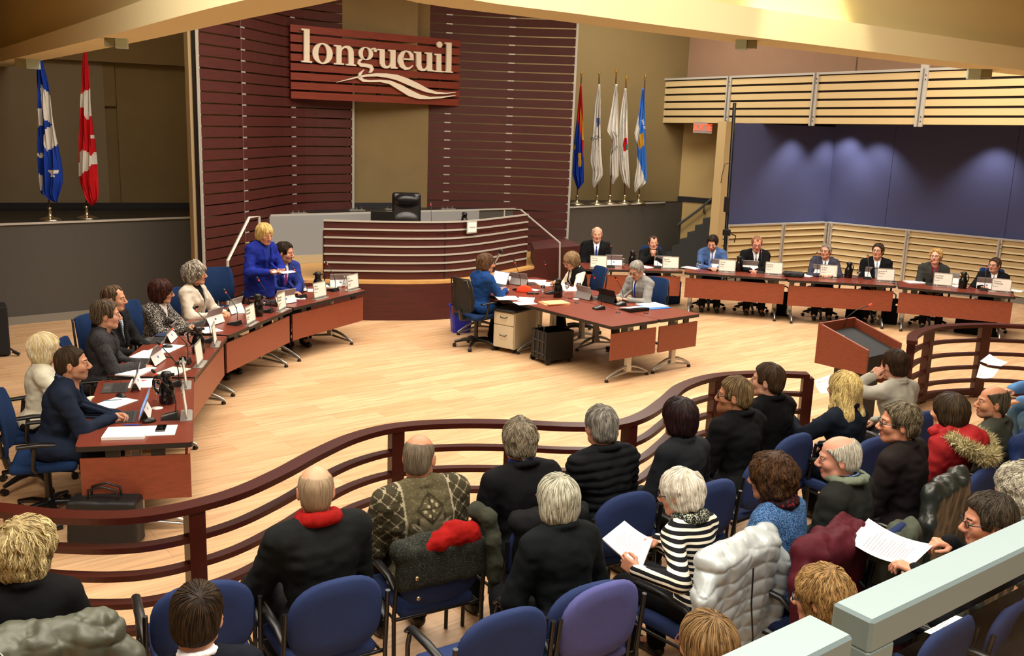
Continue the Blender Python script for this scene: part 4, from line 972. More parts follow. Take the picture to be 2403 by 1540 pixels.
# ---- president's chair and desk things
def leather_chair(loc, rz, lab):
    r_ = empty('executive_chair', loc, rz, lab, 'chair'); lm = mat('black_leather', '#17171a', .3, bump=.3, bscale=40)
    F = Field((-.36, -.42, .3), (.36, .42, 1.3), .014); F.rbox((0, .02, .47), (.26, .26, .06), .05, .02); V = F.nets(); NM().add(*V, lm).build('seat', r_)
    F = Field((-.36, -.42, .3), (.36, .2, 1.4), .014); F.rbox((0, -.27, .88), (.25, .06, .37), .055, .03, R=np.array(Matrix.Rotation(.12, 3, 'X'))); F.ell((0, -.22, 1.12), (.2, .07, .1), .04).ell((0, -.22, .75), (.2, .06, .14), .04)
    NM().add(*F.nets(), lm).build('backrest', r_)
    for s in (-1, 1): MB().tube([(s*.27, .15, .45), (s*.31, .18, .62), (s*.31, .05, .68), (s*.31, -.15, .68), (s*.27, -.22, .62)], .025, BLACKP, 8, ).build('armrest', None, r_)
    MB().cyl((0, 0, .12), (0, 0, .44), .03, BLACKM).build('post', None, r_)
    for i in range(5):
        a = i*2*PI/5; MB().tube([(0, 0, .13), (.3*math.cos(a), .3*math.sin(a), .07)], [.03, .02], BLACKM, 6).cyl((.3*math.cos(a)-.02, .3*math.sin(a), .03), (.3*math.cos(a)+.02, .3*math.sin(a), .03), .03, BLACKM).build('leg', None, r_)
    return r_
pc = atd(955, 500, 16.35); leather_chair((pc.x, pc.y, .63), PI+.15, 'high-backed black leather armchair behind the curved desk on the platform')
# ---------------------------------------------------------------- furniture
BLUEF = cloth('#2a375e', 'blue_seat_fabric', bump=.5, bscale=500, var=.06); NAVYF = cloth('#1c3258', 'navy_chair_fabric', bump=.5, bscale=400, var=.06)
LILACF = cloth('#53558a', 'lilac_seat_fabric', bump=.5, bscale=500, var=.06); MESHB = mat('black_mesh', '#1a1a1c', .6, bump=.8, bscale=500)
def super_outline(w_, h_, n=28, p=3.2, top=1.):
    out = []
    for i in range(n):
        a = 2*PI*i/n; c, s = math.cos(a), math.sin(a); q = p if s < 0 else 2.5
        out.append((w_*abs(c)**(2/q)*(1 if c > 0 else -1), h_*abs(s)**(2/q)*(1 if s > 0 else -1)*(top if s > 0 else 1)))
    return out
def make_audience_chair(fab=None):
    fab = fab or BLUEF
    r_ = empty('audience_chair', (0, 0, 0), 0, 'chair', 'chair')
    # seat
    F = Field((-.3, -.3, .36), (.3, .32, .52), .011); F.rbox((0, .02, .44), (.235, .235, .035), .03, .01).ell((0, .02, .45), (.23, .22, .045), .02); NM().add(*F.nets(), fab).build('seat', r_)
    # padded shell: rounded top, curved in plan, leaning back
    def shell(th, off, w_, h_, nm, m):
        b = MB(); out = super_outline(w_, h_); cz = .695
        def P(x, z, y): zz = cz+z; return (x, -.215-.10*(zz-.5)+.35*x*x+y, zz)
        rings = []
        for sc, y in ((.0, off-th), (.6, off-th), (.93, off-th), (1.0, off-th*.6), (1.0, off-th*.2), (.95, off), (.6, off), (0., off)):
            rings.append([P(x*sc, z*sc, y) for x, z in out])
        b.rings(rings, m, True, False); return b.build(nm, None, r_)
    shell(.045, .0, .25, .215, 'backrest', fab); 
    piping = [( .25*x, z) for x, z in [(0, 0)]]
    b = MB(); pts = [(x*.985, -.215-.10*(.695+z*.985-.5)+.35*x*x-.018, .695+z*.985) for x, z in super_outline(.25, .215)]; b.tube(pts+pts[:1], .0045, fab, 5, cap=False); b.build('piping', None, r_)
    m = BLACKM
    for s in (-1, 1):
        MB().tube([(s*.275, -.235, .0), (s*.275, -.225, .44), (s*.27, -.265, .78)], .013, m, 8).build('leg', None, r_)
        MB().tube([(s*.275, .235, .0), (s*.275, .225, .55), (s*.275, .2, .63)], .013, m, 8).build('leg', None, r_)
        q = MB().tube([(s*.275, .235, .62), (s*.28, .18, .665), (s*.28, 0, .67), (s*.275, -.16, .655), (s*.27, -.235, .6)], [.018, .024, .026, .024, .018], BLACKP, 8, flat=.7); q.build('armrest', None, r_)
    MB().tube([(-.275, -.2, .405), (.275, -.2, .405)], .011, m, 8).tube([(-.275, .2, .405), (.275, .2, .405)], .011, m, 8).tube([(-.26, -.2, .405), (-.26, .2, .405)], .009, m, 6).tube([(.26, -.2, .405), (.26, .2, .405)], .009, m, 6).build('seat_frame', None, r_)
    return r_
def make_task_chair(fab=None, back=None):
    fab = fab or NAVYF; back = back or fab
    r_ = empty('office_chair', (0, 0, 0), 0, 'chair', 'chair')
    F = Field((-.3, -.3, .38), (.3, .3, .54), .012); F.rbox((0, .0, .465), (.235, .235, .035), .03, .01); NM().add(*F.nets(), fab).build('seat', r_)
    b = MB(); rings = []
    for z, w_, y in ((.55, .17, -.235), (.6, .2, -.225), (.7, .215, -.215), (.8, .215, -.225), (.92, .205, -.25), (1.0, .185, -.275), (1.02, .16, -.285)):
        rings.append([(w_*t, y-.035*(1-t*t)+.03*0, z) for t in np.linspace(-1, 1, 9)]+[(w_*t, y-.035*(1-t*t)-.025, z) for t in np.linspace(1, -1, 9)])
    b.rings(rings, back, True, True); b.build('backrest', None, r_)
    MB().tube([(-.2, -.27, .6), (-.21, -.285, .8), (-.17, -.33, 1.0), (.17, -.33, 1.0), (.21, -.285, .8), (.2, -.27, .6), (.1, -.3, .54), (-.1, -.3, .54), (-.2, -.27, .6)], .012, BLACKP, 6, cap=False).tube([(0, -.3, .58), (0, -.27, .44), (0, -.1, .42)], [.03, .035, .03], BLACKP, 8).build('back_frame', None, r_)
    for s in (-1, 1): MB().tube([(s*.2, -.05, .44), (s*.29, -.06, .5), (s*.3, -.04, .66)], .017, BLACKP, 8).tube([(s*.3, -.16, .675), (s*.3, .0, .685), (s*.29, .1, .675)], [.03, .035, .03], BLACKP, 8, flat=.5).build('armrest', None, r_)
    MB().cyl((0, 0, .1), (0, 0, .43), .028, BLACKM).lathe([(.05, .08), (.05, .13), (.03, .16)], BLACKM, 12).build('post', None, r_)
    for i in range(5):
        a = i*2*PI/5+.3; c, s = math.cos(a), math.sin(a)
        q = MB().tube([(0, 0, .115), (.16*c, .16*s, .11), (.3*c, .3*s, .075)], [.032, .026, .018], BLACKM, 8).build('leg', None, r_)
        MB().cyl((.3*c-.022*s, .3*s+.022*c, .028), (.3*c+.022*s, .3*s-.022*c, .028), .028, BLACKP, n=12).build('castor', None, q)
    return r_
AUD = make_audience_chair(); AUD_used = [0]; TSK = make_task_chair(); TSK_used = [0]; GRP_T = None
def aud_chair(loc, rz, label, mt=None):
    if not AUD_used[0]: r_ = AUD; r_.location = loc; r_.rotation_euler = (0, 0, rz); r_['label'] = label; AUD_used[0] = 1
    else: r_ = dup(AUD, loc, rz, label)
    r_['group'] = 'blue audience chairs'
    if mt:
        for c in r_.children:
            if c.name.split('.')[0] in ('seat', 'backrest', 'piping'):
                c.data = c.data.copy(); c.data.materials.clear(); c.data.materials.append(mt)
    return r_
def task_chair(loc, rz, label, back=None):
    if not TSK_used[0]: r_ = TSK; r_.location = loc; r_.rotation_euler = (0, 0, rz); r_['label'] = label; TSK_used[0] = 1
    else: r_ = dup(TSK, loc, rz, label)
    r_['group'] = 'office chairs at the council tables'
    if back:
        for c in r_.children:
            if c.name.startswith('backrest'): c.data = c.data.copy(); c.data.materials.clear(); c.data.materials.append(back)
    return r_
# ---- tables
def table(C, label, panels=('front',), legs=(.2, .2), name='conference_table', ph=.34, group='council tables'):
    """C: four plan corners F0, F1 (front edge), B1, B0"""
    C = [Vector(c[:2]) for c in C]; cen = sum(C, Vector((0, 0)))/4; root = empty(name, (cen.x, cen.y, 0), 0, label, 'table', group)
    c = [p-cen for p in C]; r = .03; out = []
    for i in range(4):
        p, a, q = c[i], c[i-1], c[(i+1) % 4]; u = (a-p).normalized(); v = (q-p).normalized()
        for t in (0, .3, .7, 1): k = p+u*r*(1-t)+v*r*t-(u+v)*r*.0; out.append(tuple(k*.999+(p-k)*.45*(1-abs(2*t-1))))
    MB().prism(out, .700, .737, EDGE).build('edge_band', None, root)
    MB().prism([(x*.998, y*.998) for x, y in out], .7372, .74, TOPW).build('tabletop', None, root)
    F0, F1, B1, B0 = c
    def pan(a, b, inset, lab='modesty_panel'):
        T = frame2(a, b); L = (b-a).length
        MB().box((L/2, .64-ph/2, -inset), (L-.05, ph, .02), CHERRY, T=T).build(lab, None, root)
        MB().box((.25, .67, -inset), (.1, .06, .02), BLACKP, T=T).box((L-.25, .67, -inset), (.1, .06, .02), BLACKP, T=T).build('panel_bracket', None, root)
    cc = (F0-F1); sgn_ = 1 if frame2(F0, F1).to_3x3().col[2].xy.dot((B0-F0)) < 0 else -1
    if 'front' in panels: pan(F0, F1, .05) if sgn_ > 0 else pan(F1, F0, .05)
    if 'end0' in panels: (pan(B0, F0, .03, 'end_panel') if frame2(B0, F0).to_3x3().col[2].xy.dot(F1-F0) < 0 else pan(F0, B0, .03, 'end_panel'))
    if 'end1' in panels: (pan(B1, F1, .03, 'end_panel') if frame2(B1, F1).to_3x3().col[2].xy.dot(F0-F1) < 0 else pan(F1, B1, .03, 'end_panel'))
    L = (F1-F0).length
    for d, t in ((legs[0], 0), (legs[1], 1)):
        if d is None: continue
        k = d/L if t == 0 else 1-d/L
        pf = F0+(F1-F0)*k; pb = B0+(B1-B0)*k; v = (pb-pf).normalized(); m_ = pf+v*((pb-pf).length*.5); D = min((pb-pf).length*.5-.04, .36)
        R = Matrix.Translation((m_.x, m_.y, 0)) @ Matrix.Rotation(math.atan2(v.y, v.x), 4, 'Z')
        q = MB(); q.box((0, 0, .40), (.075, .075, .60), ALU, T=R, bev=.012).box((0, 0, .69), (.5, .05, .02), BLACKM, T=R)
        lg = q.build('leg', None, root)
        f = MB()
        for s in (-1, 1):
            up = [(s*x, 0, z) for x, z in ((0, .165), (.1, .155), (.2, .125), (.3, .08), (D+.01, .045))]; dn = [(s*x, 0, z) for x, z in ((0, .10), (.1, .082), (.2, .065), (.3, .05), (D+.01, .04))]
            f.tube([R @ Vector(p) for p in up], [.024, .022, .018, .016, .014], SILVER, 8, upv=(0, 0, 1)).tube([R @ Vector(p) for p in dn], [.02, .016, .014, .014, .012], SILVER, 8, upv=(0, 0, 1))
        f.box((0, 0, .13), (.09, .07, .08), SILVER, T=R, bev=.01); f.build('foot', None, root)
        for s in (-1, 1): MB().lathe([(.012, .0), (.026, .004), (.026, .018), (.012, .036), (.008, .045)], BLACKP, 12, R @ Vector((s*(D), 0, 0))).build('glide', None, root)
    return root
def Z74(x, y): return at(x, y, .74).xy
def back_of(f0, f1, depth, away):
    n = (f1-f0).normalized(); n = Vector((-n.y, n.x)); n = n if n.dot(away) > 0 else -n; return f0+n*depth, f1+n*depth
LT = []; LTE = []; RTE = []
f = [Z74(*p) for p in ((453, 1038), (455.5, 888))]; bb = [Z74(232, 893), Z74(175, 1050)]
LTE.append((bb[0], bb[1], .16)); LT.append(table([f[0], f[1], bb[0], bb[1]], 'nearest cherry table of the left curve, with a panel on its near end', ('front', 'end0'), (.12, None)))
f = [Z74(*p) for p in ((456, 885.5), (534, 789))]; bb = [Z74(361, 787), Z74(248, 882)]
LTE.append((bb[0], bb[1], .16)); LT.append(table([f[0], f[1], bb[0], bb[1]], 'second cherry table of the left curve, in front of the two dark-suited men', ('front',), (.12, .12)))
f = [Z74(*p) for p in ((536, 787), (688, 723.5))]; b0, b1 = back_of(f[0], f[1], .80, Vector((-1, .3)))
LTE.append((b0, b1, .16)); LT.append(table([f[0], f[1], b1, b0], 'third cherry table of the left curve, in front of the two seated women', ('front',), (.14, .14)))
f = [Z74(*p) for p in ((690, 722), (860, 681))]; b0, b1 = back_of(f[0], f[1], .80, Vector((-1, .6)))
LTE.append((b0, b1, .16)); LT.append(table([f[0], f[1], b1, b0], 'last cherry table of the left curve, in front of the standing woman', ('front',), (.14, .3)))
RTB = []
for i, (a, b_, lab) in enumerate((((1330, 630), (1603, 637), 'first cherry table of the right row, before the bald man in black'), ((1606, 639), (1847, 655), 'second cherry table of the right row, before the man in the light blue suit'),
                                  ((1850, 657), (2104, 671), 'third cherry table of the right row, behind the lectern'), ((2108, 673), (2384, 697), 'rightmost cherry table of the right row, before the man with red shirt'))):
    f0, f1 = Z74(*a), Z74(*b_); b0, b1 = back_of(f0, f1, .72, Vector((.2, 1)))
    RTE.append((b0, b1, .16)); RTB.append(table([f0, f1, b1, b0], lab, ('front',), (.22, .22) if i == 0 else (.12, .14)))
CL, CN, CR = Z74(1057, 669), Z74(1436, 767), Z74(1644, 737); CB = CL+(CR-CN)
def cpt2(u, v): return CN+(CL-CN)*u+(CR-CN)*v   # u: along the long side, v: across
JV = .52
table([cpt2(0, 0), cpt2(.5, 0), cpt2(.5, JV-.004), cpt2(0, JV-.004)], 'near table of the clerks block whose corner points at the gallery', ('end0',), (.1, .14), group='clerks tables')
table([cpt2(0, JV+.004), cpt2(.5, JV+.004), cpt2(.5, 1), cpt2(0, 1)], 'right table of the clerks block, where the man in grey types', ('end0',), (.1, .14), group='clerks tables')
table([cpt2(.503, 0), cpt2(1, 0), cpt2(1, JV-.004), cpt2(.503, JV-.004)], 'left table of the clerks block over the white drawer cabinet', ('end1',), (.14, .14), group='clerks tables')
table([cpt2(.503, JV+.004), cpt2(1, JV+.004), cpt2(1, 1), cpt2(.503, 1)], 'rear table of the clerks block before the woman in a black vest', ('end1',), (.14, .14), group='clerks tables')
# ---------------------------------------------------------------- things on the tables
def proto(fn):
    box = {}
    def place(loc, rz, label, group=None, **k):
        key = tuple(sorted(k.items()))
        if key in box: return dup(box[key], loc, rz, label, group)
        r_ = fn(**k); box[key] = r_; r_.location = loc; r_.rotation_euler = (0, 0, rz); r_['label'] = label
        if group: r_['group'] = group
        return r_
    return place
@proto
def mic(tall=.36, lit=1, k=1.):
    r_ = empty('microphone', (0, 0, 0), 0, 'x', 'microphone')
    MB().add([(-.055, -.075, 0), (.055, -.075, 0), (.065, .07, 0), (-.065, .07, 0), (-.05, -.065, .02), (.05, -.065, .02), (.055, .055, .05), (-.055, .055, .05)], [(3, 2, 1, 0), (4, 5, 6, 7), (0, 1, 5, 4), (1, 2, 6, 5), (2, 3, 7, 6), (3, 0, 4, 7)], BLACKP).build('base', None, r_)
    MB().add([(-.02, -.066, .021), (.02, -.066, .021), (.022, .05, .0495), (-.022, .05, .0495)], [(0, 1, 2, 3)], SILVER).build('speaker_grille', None, r_)
    pts = [(0, .04, .05), (0, .045, .16), (0, .02, .26), (0, -.05, .26+tall*.3), (0, -.12, .2+tall*.55)]
    g = MB().tube([pts[0], (0, .045, .12), (0, .03, .2), (0, -.02, .2+tall*.2), (0, -.09, .2+tall*.45)], .0045, BLACKM, 6).build('gooseneck', None, r_)
    e = Vector((0, -.09, .2+tall*.45)); d = Vector((0, -.55, .8)).normalized()
    MB().tube([e, e+d*.018], .0085, mat('red_ring', '#e03a20', .4, emit='#ff3010', es=.8), 8).build('light_ring', None, r_); MB().tube([e+d*.018, e+d*.03, e+d*.05, e+d*.06], [.009, .013, .013, .006], BLACKP, 8).build('capsule', None, r_)
    return r_
@proto
def jug():
    r_ = empty('thermal_jug', (0, 0, 0), 0, 'x', 'jug'); m = mat('gloss_black', '#0b0b0c', .15)
    MB().lathe([(.058, 0), (.064, .01), (.066, .09), (.062, .135), (.05, .165), (.04, .185), (.038, .21), (.045, .235), (.046, .245), (.03, .255), (.0, .257)], m, 20).build('body', None, r_)
    MB().lathe([(.044, .246), (.047, .252), (.035, .27), (.012, .276), (0, .276)], BLACKP, 16).box((0, -.045, .245), (.03, .04, .02), BLACKP).build('lid', None, r_)
    MB().tube([(0, .04, .235), (0, .085, .24), (0, .105, .2), (0, .095, .13), (0, .064, .085)], .009, m, 6).build('handle', None, r_); return r_
@proto
def goblet(up=True):
    r_ = empty('water_glass', (0, 0, 0), 0, 'x', 'glass'); g = GLASS
    pr = [(.032, .0), (.033, .003), (.006, .007), (.004, .03), (.004, .065), (.015, .078), (.031, .1), (.034, .13), (.031, .17), (.0295, .17), (.0325, .13), (.0295, .102), (.0, .082)]
    if not up: pr = [(r, .17-z) for r, z in pr]
    MB().lathe(pr, g, 16, cap=False).build('glass_bowl', None, r_)
    if up: MB().lathe([(0, .084), (.028, .102), (.032, .125), (0, .125)], mat('water', '#dfe8ea', .02, trans=1.), 14).build('water', None, r_)
    return r_
@proto
def coaster(): 
    r_ = MB().lathe([(.045, 0), (.045, .002), (0, .0022)], PAPER, 20).build('coaster'); r_['category'] = 'coaster'; return r_
SURF = mat('tablet_grey', '#9a9290', .4, .3); KEYS = mat('keyboard_dark', '#3a3836', .6); SCRON = mat('screen_on', '#7fb4e8', .3, emit='#5f9be0', es=.9); SCRB = mat('screen_lit', '#cdeaf6', .3, emit='#bfe6fa', es=1.2)
@proto
def tablet(screen='off', black=False, card=True, w=.29):
    """tablet computer standing on its kickstand with its keyboard; user side is -Y... screen faces -Y, lid back faces +Y"""
    r_ = empty('tablet_computer', (0, 0, 0), 0, 'x', 'computer'); body = BLACKP if black else SURF
    R = Matrix.Rotation(math.radians(-22), 4, 'X'); T = Matrix.Translation((0, .02, .004)) @ R
    MB().box((0, 0, .1), (w, .009, .2), body, T=T, bev=.003).build('display_lid', None, r_)
    MB().box((0, -.0052, .1), (w-.02, .001, .18), {'off': mat('screen_off', '#22262c', .15), 'on': SCRON, 'lit': SCRB}[screen], T=T).build('screen', None, r_)
    MB().box((0, -.11, .004), (w, .21, .007), KEYS if not black else BLACKP, bev=.002).build('keyboard', None, r_)
    kb = MB()
    for i in range(5): kb.box((0, -.035-i*.022, .0085), (w-.03, .017, .002), mat('keys', '#1c1b1b', .7))
    kb.box((0, -.175, .0082), (.1, .05, .001), mat('trackpad', '#57534f', .4)); kb.build('keys', None, r_)
    K = Matrix.Translation((0, .062, .1)) @ Matrix.Rotation(math.radians(24), 4, 'X')
    MB().box((0, .0, -.045), (w, .003, .11), body if black or not card else mat('card_white', '#e9e6e2', .6), T=K).build('kickstand', None, r_)
    if card and not black: MB().box((.0, .0022, -.04), (.028, .0008, .022), mat('logo_blue', '#4a66a0', .6), T=K).build('badge', None, r_)
    return r_
def papers(px, py, rz, label, w=.216, d=.279, th=.004, m=None, name='paper_stack', z=.74, cat='papers', curl=0., dx=0):
    p = at(px, py, z); b = MB(); m = m or PAPER
    if curl:
        n = 6; rings = []
        for i in range(n+1):
            t = i/n-.5; zz = curl*(2*t)**2; rings.append([(-w/2, t*d, zz), (w/2, t*d, zz), (w/2, t*d, zz+th), (-w/2, t*d, zz+th)])
        b.rings(rings, m, False)
    else: b.box((0, 0, th/2+.0005), (w, d, th), m)
    o = b.build(name, None, None, p, rz); return tag(o, label, cat)
def rz_of(A, B): return math.atan2(B.y-A.y, B.x-A.x)
PLF = mat('plate_frame', '#aaa69f', .35, .4)
def nameplate(px, py, rz, lines, label, small=True, back=False):
    """py: bottom of the stand; faces local -Y"""
    p = at(px, py, .74); r_ = empty('name_plate', p, rz, label, 'name plate', 'framed name plates on the council tables'); w_, h_ = .29, .205; z0 = .022
    R = Matrix.Translation((0, 0, z0)) @ Matrix.Rotation(math.radians(-6), 4, 'X')
    q = MB()
    for (c, d) in (((0, 0, h_-.006), (w_, .008, .012)), ((0, 0, .006), (w_, .008, .012)), ((-w_/2+.006, 0, h_/2), (.012, .008, h_)), ((w_/2-.006, 0, h_/2), (.012, .008, h_))): q.box(c, d, PLF, T=R)
    q.build('frame', None, r_); MB().box((0, .0, h_/2), (w_-.024, .004, h_-.024), mat('card_cream', '#e8e2d6', .7), T=R).build('card', None, r_)
    MB().prism([(-w_/2-.005, -.03), (-w_/2+.02, -.045), (w_/2-.02, -.045), (w_/2+.005, -.03), (w_/2, .045), (-w_/2, .045)], 0, .007, PLF).box((-w_*.3, 0, .014), (.02, .012, .02), PLF).box((w_*.3, 0, .014), (.02, .012, .02), PLF).build('stand', None, r_)
    ink = mat('print_dark', '#5c5856', .8); zz = (h_-.05, h_-.085, h_-.13, h_-.152); ss = (.036, .036, .017, .017)
    n2 = len(lines)
    for k, t in enumerate(lines):
        kk = k if k < 2 else k
        me = text(t, ss[kk], ink, r_, None, (PI/2, 0, 0), .0003, align='LEFT'); me.matrix_local = R @ Matrix.Translation((-w_*.42, -.0035, zz[kk])) @ Matrix.Rotation(PI/2, 4, 'X')
    return r_
# ---------------------------------------------------------------- curved timber rail in front of the public
def rail_pts(px, z): return [at(x, y, z).xy for x, y in px]
ZR = .93
def thick_ribbon(b, pts, z0, z1, wd, m): return ribbon(b, [p for p in shift(pts, -wd/2)], z0, z1, wd, m)
def rail(px, posts, lab, ends=()):
    pts = spline([tuple(p) for p in rail_pts(px, ZR)], 6); o = Vector((pts[0].x, pts[0].y)); P = [p-o for p in pts]
    root = empty('curved_rail', (o.x, o.y, 0), 0, lab, 'railing')
    thick_ribbon(MB(), P, ZR-.04, ZR, .115, RAILW).build('top_rail', None, root)
    for z in (.74, .57, .40, .23): thick_ribbon(MB(), P, z-.035, z, .07, RAILW).build('rail', None, root)
    thick_ribbon(MB(), P, .03, .10, .09, RAILW).build('bottom_rail', None, root)
    for k in posts:
        q = at(k[0], k[1], ZR).xy-o; i = min(range(len(P)), key=lambda j: (P[j]-q).length); t = (P[min(i+1, len(P)-1)]-P[max(i-1, 0)]).normalized(); R = math.atan2(t.y, t.x)
        MB().box((P[i].x, P[i].y, (ZR-.04)/2), (.10 if len(k) < 3 else k[2], .09, ZR-.04), RAILW, rz=R, bev=.004).build('post', None, root)
    return root
rail([(-120, 1180), (0, 1190), (110, 1203), (240, 1208), (345, 1202), (455, 1181), (560, 1150), (660, 1105), (740, 1062), (830, 1022), (930, 998), (1060, 989), (1200, 990), (1340, 996), (1440, 993), (1510, 972), (1560, 938), (1600, 905), (1660, 884), (1730, 875), (1810, 873), (1897, 876)],
     [(30, 1196), (455, 1181), (930, 998), (1190, 990), (1480, 985), (1685, 879), (1893, 876)], 'long S-curved mahogany rail between the public seats and the chamber floor')
rail([(2141, 800), (2143, 786), (2165, 774), (2210, 764), (2300, 760), (2380, 762), (2480, 768)], [(2143, 790, .12), (2185, 769), (2318, 760, .13)], 'short curved mahogany rail at the right behind the lectern')
# ---------------------------------------------------------------- gallery guard rails beside the photographer
ZG = 2.60; steel = mat('brushed_steel_rail', '#8ea2a3', .4, .25)
def guard(c0, c1, lab, glass=True):
    a, b_, c, d = [at(x, y, ZG) for x, y in c0+c1]      # far-left, near-left, far-right, near-right corners of the top face
    o = Vector((a.x, a.y, 0)); root = empty('gallery_guardrail', o, 0, lab, 'guardrail'); u = (c-a).normalized(); L = (c-a).length; wv = (b_-a); W_ = .055
    n = Vector((u.y, -u.x, 0)); n = n if n.dot(EYE-a) > 0 else -n; T = Matrix(((u.x, n.x, 0, 0), (u.y, n.y, 0, 0), (0, 0, 1, ZG), (0, 0, 0, 1)))
    MB().box((L/2, W_/2, -.022), (L, W_, .044), steel, T=T, bev=.004).build('top_bar', None, root)
    MB().box((.0275, W_/2, -.54), (.055, W_, 1.0), steel, T=T, bev=.004).build('post', None, root)
    if glass: MB().box((L/2+.05, W_/2, -.56), (L-.1, .008, .95), mat('guard_glass', '#f4faf9', .0, trans=1., ior=1.03), T=T).build('glass_pane', None, root)
    return root
guard([(1953, 1413), (2023, 1449)], [(2440, 1198), (2440, 1253)], 'long steel guardrail over a glass pane at the lower right corner')
# second one runs off the bottom edge; its free end faces the first
p0, p1 = at(1899, 1438, ZG), at(1677, 1540, ZG); q0 = at(1970, 1478, ZG); d_ = (p1-p0).normalized(); p1 = p0+d_*.9
o = Vector((p0.x, p0.y, 0)); root = empty('gallery_guardrail', o, 0, 'shorter brushed steel guardrail end at the bottom edge, left of the gap', 'guardrail'); n = Vector((d_.y, -d_.x, 0)); n = n if n.dot(q0-p0) > 0 else -n
T = Matrix(((d_.x, n.x, 0, 0), (d_.y, n.y, 0, 0), (0, 0, 1, ZG), (0, 0, 0, 1)))
MB().box((.45, .03, -.022), (.9, .06, .044), steel, T=T, bev=.004).build('top_bar', None, root); MB().box((.03, .03, -.54), (.055, .055, 1.0), steel, T=T, bev=.004).build('post', None, root)
# ---------------------------------------------------------------- special cloths
def speckle(name, c0, c1, scale, thr=.58, stretch=(1, 1, 1), rough=.9):
    m = bpy.data.materials.new(name); m.use_nodes = True; nt = m.node_tree; p = nt.nodes['Principled BSDF']; L = nt.links.new
    tc = node(nt, 'ShaderNodeTexCoord'); mp = node(nt, 'ShaderNodeMapping'); mp.inputs['Scale'].default_value = stretch; L(tc.outputs['Object'], mp.inputs[0])
    n = node(nt, 'ShaderNodeTexNoise'); n.inputs['Scale'].default_value = scale; n.inputs['Detail'].default_value = 2; L(mp.outputs[0], n.inputs['Vector'])
    r = node(nt, 'ShaderNodeValToRGB'); r.color_ramp.elements[0].color = lin(c0); r.color_ramp.elements[1].color = lin(c1); r.color_ramp.elements[0].position = thr-.04; r.color_ramp.elements[1].position = thr+.06
    L(n.outputs[0], r.inputs[0]); L(r.outputs[0], p.inputs['Base Color']); p.inputs['Roughness'].default_value = rough; p.inputs['Specular IOR Level'].default_value = .2; return m
def stripes(name, c0, c1, period, axis=2, duty=.5, slant=0.):
    m = bpy.data.materials.new(name); m.use_nodes = True; nt = m.node_tree; p = nt.nodes['Principled BSDF']; L = nt.links.new
    tc = node(nt, 'ShaderNodeTexCoord'); sx = node(nt, 'ShaderNodeSeparateXYZ'); L(tc.outputs['Object'], sx.inputs[0])
    a = node(nt, 'ShaderNodeMath', operation='MULTIPLY'); a.inputs[1].default_value = slant; L(sx.outputs[0], a.inputs[0])
    s_ = node(nt, 'ShaderNodeMath', operation='ADD'); L(sx.outputs[axis], s_.inputs[0]); L(a.outputs[0], s_.inputs[1])
    d = node(nt, 'ShaderNodeMath', operation='DIVIDE'); L(s_.outputs[0], d.inputs[0]); d.inputs[1].default_value = period
    f = node(nt, 'ShaderNodeMath', operation='FRACT'); L(d.outputs[0], f.inputs[0]); g = node(nt, 'ShaderNodeMath', operation='LESS_THAN'); L(f.outputs[0], g.inputs[0]); g.inputs[1].default_value = duty
    mx = node(nt, 'ShaderNodeMix', data_type='RGBA'); mx.inputs[6].default_value = lin(c0); mx.inputs[7].default_value = lin(c1); L(g.outputs[0], mx.inputs[0]); L(mx.outputs[2], p.inputs['Base Color'])
    p.inputs['Roughness'].default_value = .85; p.inputs['Specular IOR Level'].default_value = .2; return m
TWEED = speckle('boucle_tweed', '#121113', '#c9c0b4', 90, .56, (1, 1, 2.2)); STRIPEY = stripes('breton_stripes', '#0e0f14', '#e4dcc8', .034, duty=.42, slant=.12)
TIE1 = stripes('striped_tie', '#2c3240', '#c8ccd4', .018, duty=.4, slant=.5); TIE2 = stripes('striped_tie_b', '#1a1a1e', '#b8b8b8', .02, duty=.35, slant=1.)
DENIMK = speckle('blue_marl_knit', '#1c3658', '#4f74a4', 150, .5); SCARFG = speckle('speckled_scarf', '#17191a', '#b8bca6', 130, .55); HERR = speckle('charcoal_tweed', '#262527', '#454346', 160, .5)
NORD = tonemat('nordic_knit', '#2c2618', '#a39a80', .95, bump=.5, bscale=200, mid='#4d472f')
def nordic(V, hip, ax, fwd, rgt, el, wr, sh):
    q = V-hip; x = q@rgt; z = q@ax; t = np.full(len(V), .5); ax_ = np.abs(x)
    t += .12*vnoise(V, 160, 2)
    def dm(cx, cz, w, h): return np.abs(x-cx)/w+np.abs(z-cz)/h
    back = (q@fwd) < .06
    d = dm(0, .41, .085, .09); m = back & (d < 1.0); t[m] = np.where((np.abs(d[m]-.92) < .09) | (ax_[m] < .006) | (np.abs(z[m]-.41) < .006), .05, .5)
    m &= (d < .7) & (np.sin(x*130)*np.sin(z*130) > .35); t[m] = .95
    m = back & (ax_ < .085) & (z < .37) & (z > .14) & (d > 1.0); t[m] = np.where((np.abs(ax_[m]-.08) < .006) | (np.abs(z[m]-.25) < .006), .05, .62)
    m = back & (ax_ < .08) & (z < .25) & (z > .15); rr = np.hypot(ax_-.038, z-.205); t[m & (np.abs(rr-.022) < .007)] = .98
    for k in (1.15, 1.35): dd = dm(0, .34, .085*k, .10*k); m = back & (np.abs(dd-1) < .06) & (z < .34) & (z > .2); t[m] = .95
    for c in (-1, 1):
        d = dm(c*.1, .12, .06, .075); m = back & (d < 1); t[m] = np.where(np.abs(d[m]-.9) < .12, .05, .4); m &= (d < .7) & (np.sin(z*160) > .2); t[m] = .9
    s = ax_ > .135; u = np.abs(np.sin((z+ax_)*42))*np.abs(np.sin((z-ax_)*42)); t[s] = np.where(u[s] < .10, .95, .15); t[s & (np.abs(ax_-.14) < .006)] = .98
    return np.clip(t, 0, 1)
